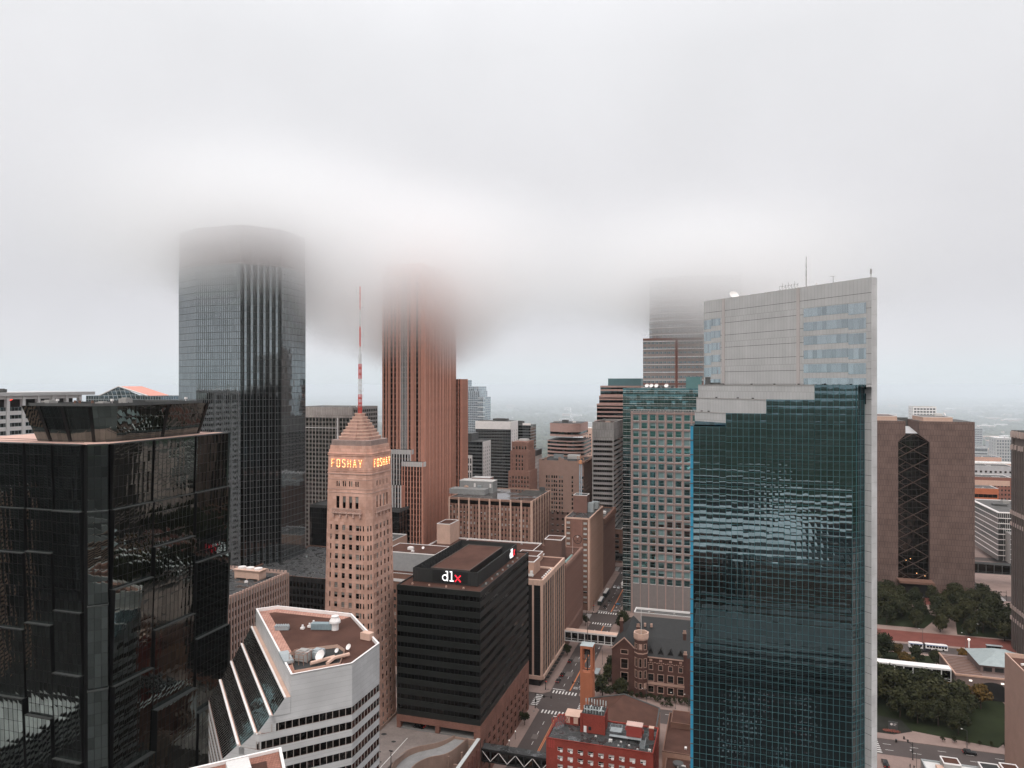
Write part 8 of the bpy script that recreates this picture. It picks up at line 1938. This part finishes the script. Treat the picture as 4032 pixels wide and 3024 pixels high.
person('person in dark clothes waiting on the round pavement corner beside the signal pole', 306.6, 66.2, (.02,.02,.025), (.02,.02,.02), .5); person('person in dark clothes standing at the kerb post, right of the other', 306.0, 67.4, (.05,.035,.03), (.02,.02,.03), -.6)
# ================================================================ the wooded plain beyond, and what the glass facades mirror
def woodland():
    rnd = random.Random(77); b = MB(); nt0 = 0
    while nt0 < 15000:
        d = 700+ (7800)*rnd.random()**1.7; a = math.radians(rnd.uniform(-41, 41)); x, y = d*math.sin(a), d*math.cos(a)
        g = math.sin(x*.0031+1)+math.sin(y*.0023+2.1)+math.sin((x+y)*.0047)+math.sin((x-y)*.0083)*.7
        if g < -.55 or rnd.random() < .12: nt0 += .25; continue
        if -620 < x*C-y*S < 560 and x*S+y*C < 985: nt0 += .1; continue
        s = rnd.uniform(4.5,9)*(1+d/3500); h = rnd.uniform(7,13)*(1+d/9000); n = 6; ring = []; pa = rnd.uniform(0,6.28)
        for zf, rf in ((0,.75),(.45,1.0),(.8,.7)):
            ring.append([(x+s*rf*rnd.uniform(.75,1.2)*math.cos(pa+k*2*math.pi/n), y+s*rf*rnd.uniform(.75,1.2)*math.sin(pa+k*2*math.pi/n), h*zf*rnd.uniform(.85,1.12)) for k in range(n)])
        for i in range(2):
            for k in range(n): j = (k+1) % n; b.face([ring[i][k],ring[i][j],ring[i+1][j],ring[i+1][k]])
        b.face(ring[2]); nt0 += 1
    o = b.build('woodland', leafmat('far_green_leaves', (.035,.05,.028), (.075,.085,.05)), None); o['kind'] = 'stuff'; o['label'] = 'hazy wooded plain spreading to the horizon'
woodland()
rnd = random.Random(11); fw = [m_cap, m_pinkl, M('far_beige_wall', (.46,.38,.34), .9), M('far_grey_wall', (.34,.34,.35), .9)]
FL = ['distant white box building among the far trees', 'distant pinkish building among the far trees', 'distant beige building among the far trees', 'distant grey building among the far trees']
cells = [(435,520),(560,605),(878,915),(930,1022),(300,385),(0,175)]
cnt = 0
while cnt < 130:
    lo, hi = rnd.choices(cells, [3,2,2,5,1,.6])[0]; px = rnd.uniform(lo, hi); d = 950*math.exp(rnd.uniform(0, 1.9)); x = (px-512)/F*d
    u, w = x*S+d*C, x*C-d*S
    if u < 990 and -620 < w < 560: continue
    k = rnd.randrange(4); sx, sy, h = rnd.uniform(14,48)*(1+d/5000), rnd.uniform(12,26), rnd.choice([7,8,10,12,16,24])
    ou, ow = u, w; t = thing('distant_building', FL[k], 'building', u, w, 0, ['far white buildings','far pinkish buildings','far beige buildings','far grey buildings'][k])
    b = MB(); b.box(-sx/2,sx/2,-sy/2,sy/2,-.2,h); fr = Fr((-sx/2,-sy/2),(sx/2,-sy/2)); b.build('wall', fw[k], t); r = MB(); r.box(-sx/2-.3,sx/2+.3,-sy/2-.3,sy/2+.3,h,h+.6); r.build('roof', rnd.choice([m_cap,m_cap,m_roof_wh,m_pinkl]), t)
    q = MB(); nf = max(1, int(h/4))
    for i in range(nf): q.wbox(fr, sx*.06, sx*.94, 1.2+i*4, 3+i*4, .02, .06)
    q.build('window_rows', m_dlx_gl, t); cnt += 1
# streets and roofs behind and below the camera, seen only as reflections
BH = [('low_white_roof_warehouse','wide low warehouse with white roof mirrored in the green tower',-350,-235,-60,70,9,m_gray,m_cap),('low_white_roof_warehouse','second white roofed shed mirrored in the green tower',-480,-385,40,160,10,m_pinkl,m_cap),('grey_roof_hall','big hall with flat grey roof mirrored in the green tower',-40,36,-20,70,14,m_gray,M('pale_grey_membrane', (.12,.117,.112), .9, .15)),
      ('brown_brick_block','brown brick block behind the viewpoint',-160,-90,-60,-6,22,m_pinkd,m_roof_br),('tan_block','tan mid-rise block behind the viewpoint',-150,-80,12,80,26,m_pink,m_roof_gr),('white_roof_shed','long white roofed shed behind the viewpoint',-620,-560,-200,60,9,m_gray,m_roof_wh),('pink_office','pink office tower west of the viewpoint',20,80,-400,-330,88,m_pink,m_roof_br),('grey_slab_tower','grey banded tower behind the viewpoint at the left',-120,-60,-470,-390,120,m_grayd,m_roof_gr),('pale_office','pale office slab far west of the viewpoint',-30,30,-560,-480,100,m_white2,m_roof_wh),('tan_office','tan office block west of the viewpoint with dark window rows',60,120,-500,-430,60,m_pinkl,m_roof_br),('low_white_shops','low white roofed shops west of the viewpoint',60,110,-310,-250,12,m_gray,m_roof_wh)]
for nm, lb, a, c, d, e, z, wm, rm in BH:
    t, ou, ow, E_, w_ = block(nm, lb, 'building', a, c, d, e, z, wm, rm, .6, m_cap)
    for fr in E_:
        q = MB(); k = max(1, int(z/4))
        for i in range(k): q.wbox(fr, 1, fr.L-1, 1.4+i*4, 3.2+i*4, .02, .1)
        q.build('window_rows', m_dlx_gl, t)
cols_ = [WH, BK, SV, GY, WH, BK, SV, RD]; rnd = random.Random(4)
mark('parking_bays', [(-4+i*2.8, -3.88+i*2.8, uu, uu+5) for i in range(15) for uu in (64,90,110,126)], m_line, -.137 if False else .006)
for i in range(22):
    uu = rnd.choice([66.5,92.5,112.5,128.5]); car('parked_car', 'parked car in the lot mirrored at the foot of the green tower', uu+rnd.uniform(-.3,.3), -2.6+2.8*rnd.randrange(14), rnd.choice([0,math.pi]), rnd.choice(cols_), rnd.choice(['car','suv']), 0.0, 'cars in the mirrored parking lot')
# ================================================================ air: haze over everything and the low cloud round the tower tops
def volmat(name, dens, col, node=None):
    m = bpy.data.materials.new(name); m.use_nodes = True; t = m.node_tree; t.nodes.clear(); o = t.nodes.new('ShaderNodeOutputMaterial'); v = t.nodes.new('ShaderNodeVolumePrincipled'); v.inputs['Color'].default_value = (*col,1); v.inputs['Density'].default_value = dens; v.inputs['Anisotropy'].default_value = 0.0; t.links.new(v.outputs[0], o.inputs['Volume']); return m, t, v
m_haze, _, _ = volmat('haze_air', HAZE, (.93,.965,1.0))
b = MB(); b.box(-13900,13900,-13900,13900,-1.2,300); o = b.build('haze', m_haze, None); o['kind'] = 'stuff'; o['label'] = 'thin pale air haze'
b = MB(); b.box(-9000,9000,830,13800,-1.1,146); m_mist, _, _ = volmat('mist_air', MIST, (.88,.94,1.0)); o = b.build('mist', m_mist, None); o['kind'] = 'stuff'; o['label'] = 'pale mist lying over the far plain'
def cloud_layer(dens, base, thick, bumps):
    """one wide layer of low cloud; its underside hangs lower round some of the towers"""
    m, t, v = volmat('cloud_vapour', dens, (1,1,1)); ln = t.links.new; nn = t.nodes.new; tc = nn('ShaderNodeTexCoord'); sp = nn('ShaderNodeSeparateXYZ'); ln(tc.outputs['Object'], sp.inputs[0])
    v.inputs['Anisotropy'].default_value = CLOUD_G
    def mth(op, a, c=None, d=None):
        n = nn('ShaderNodeMath'); n.operation = op
        for i, x in enumerate((a, c, d)):
            if x is None: continue
            if isinstance(x, (int, float)): n.inputs[i].default_value = x
            else: ln(x, n.inputs[i])
        return n.outputs[0]
    no = nn('ShaderNodeTexNoise'); no.inputs['Scale'].default_value = .013; no.inputs['Detail'].default_value = 4; ln(tc.outputs['Object'], no.inputs['Vector'])
    h = mth('MULTIPLY_ADD', no.outputs[0], 52, -26); h = mth('ADD', h, sp.outputs[2]); loc = dens
    for (u, w, amp, r, add) in bumps:
        dx = mth('SUBTRACT', sp.outputs[0], w); dy = mth('SUBTRACT', sp.outputs[1], u); q = mth('ADD', mth('MULTIPLY', dx, dx), mth('MULTIPLY', dy, dy)); g = mth('POWER', 2.718, mth('MULTIPLY', q, -1/(r*r))); h = mth('MULTIPLY_ADD', g, amp, h); loc = mth('MULTIPLY_ADD', g, add, loc)
    mr = nn('ShaderNodeMapRange'); mr.interpolation_type = 'SMOOTHSTEP'; ln(h, mr.inputs[0]); mr.inputs[1].default_value = base; mr.inputs[2].default_value = base+46; mr.inputs[3].default_value = 0; mr.inputs[4].default_value = 1
    le = nn('ShaderNodeVectorMath'); le.operation = 'LENGTH'; sub = nn('ShaderNodeVectorMath'); sub.operation = 'SUBTRACT'; ln(tc.outputs['Object'], sub.inputs[0]); sub.inputs[1].default_value = (0,250,200); ln(sub.outputs[0], le.inputs[0])
    m2 = nn('ShaderNodeMapRange'); m2.interpolation_type = 'SMOOTHSTEP'; ln(le.outputs['Value'], m2.inputs[0]); m2.inputs[1].default_value = 1000; m2.inputs[2].default_value = 300; m2.inputs[3].default_value = 0; m2.inputs[4].default_value = 1
    tf = nn('ShaderNodeMapRange'); tf.interpolation_type = 'SMOOTHSTEP'; ln(sp.outputs[2], tf.inputs[0]); tf.inputs[1].default_value = 296; tf.inputs[2].default_value = 256; tf.inputs[3].default_value = .06; tf.inputs[4].default_value = 1
    ln(mth('MULTIPLY', mth('MULTIPLY', mr.outputs[0], m2.outputs[0]), mth('MULTIPLY', loc, tf.outputs[0])), v.inputs['Density'])
    m.cycles.volume_step_rate = CLOUD_STEP
    b = MB(); n = 24; R_ = 1005; b.prism([(R_*math.cos(k*2*math.pi/n), 250+R_*math.sin(k*2*math.pi/n)) for k in range(n)], base-55, base+thick, bottom=True)
    o = b.build('low_cloud', m, None, (0,0,0), -TH); o['kind'] = 'stuff'; o['label'] = 'low overcast cloud hiding the tops of the tallest towers'
cloud_layer(*CLOUD)
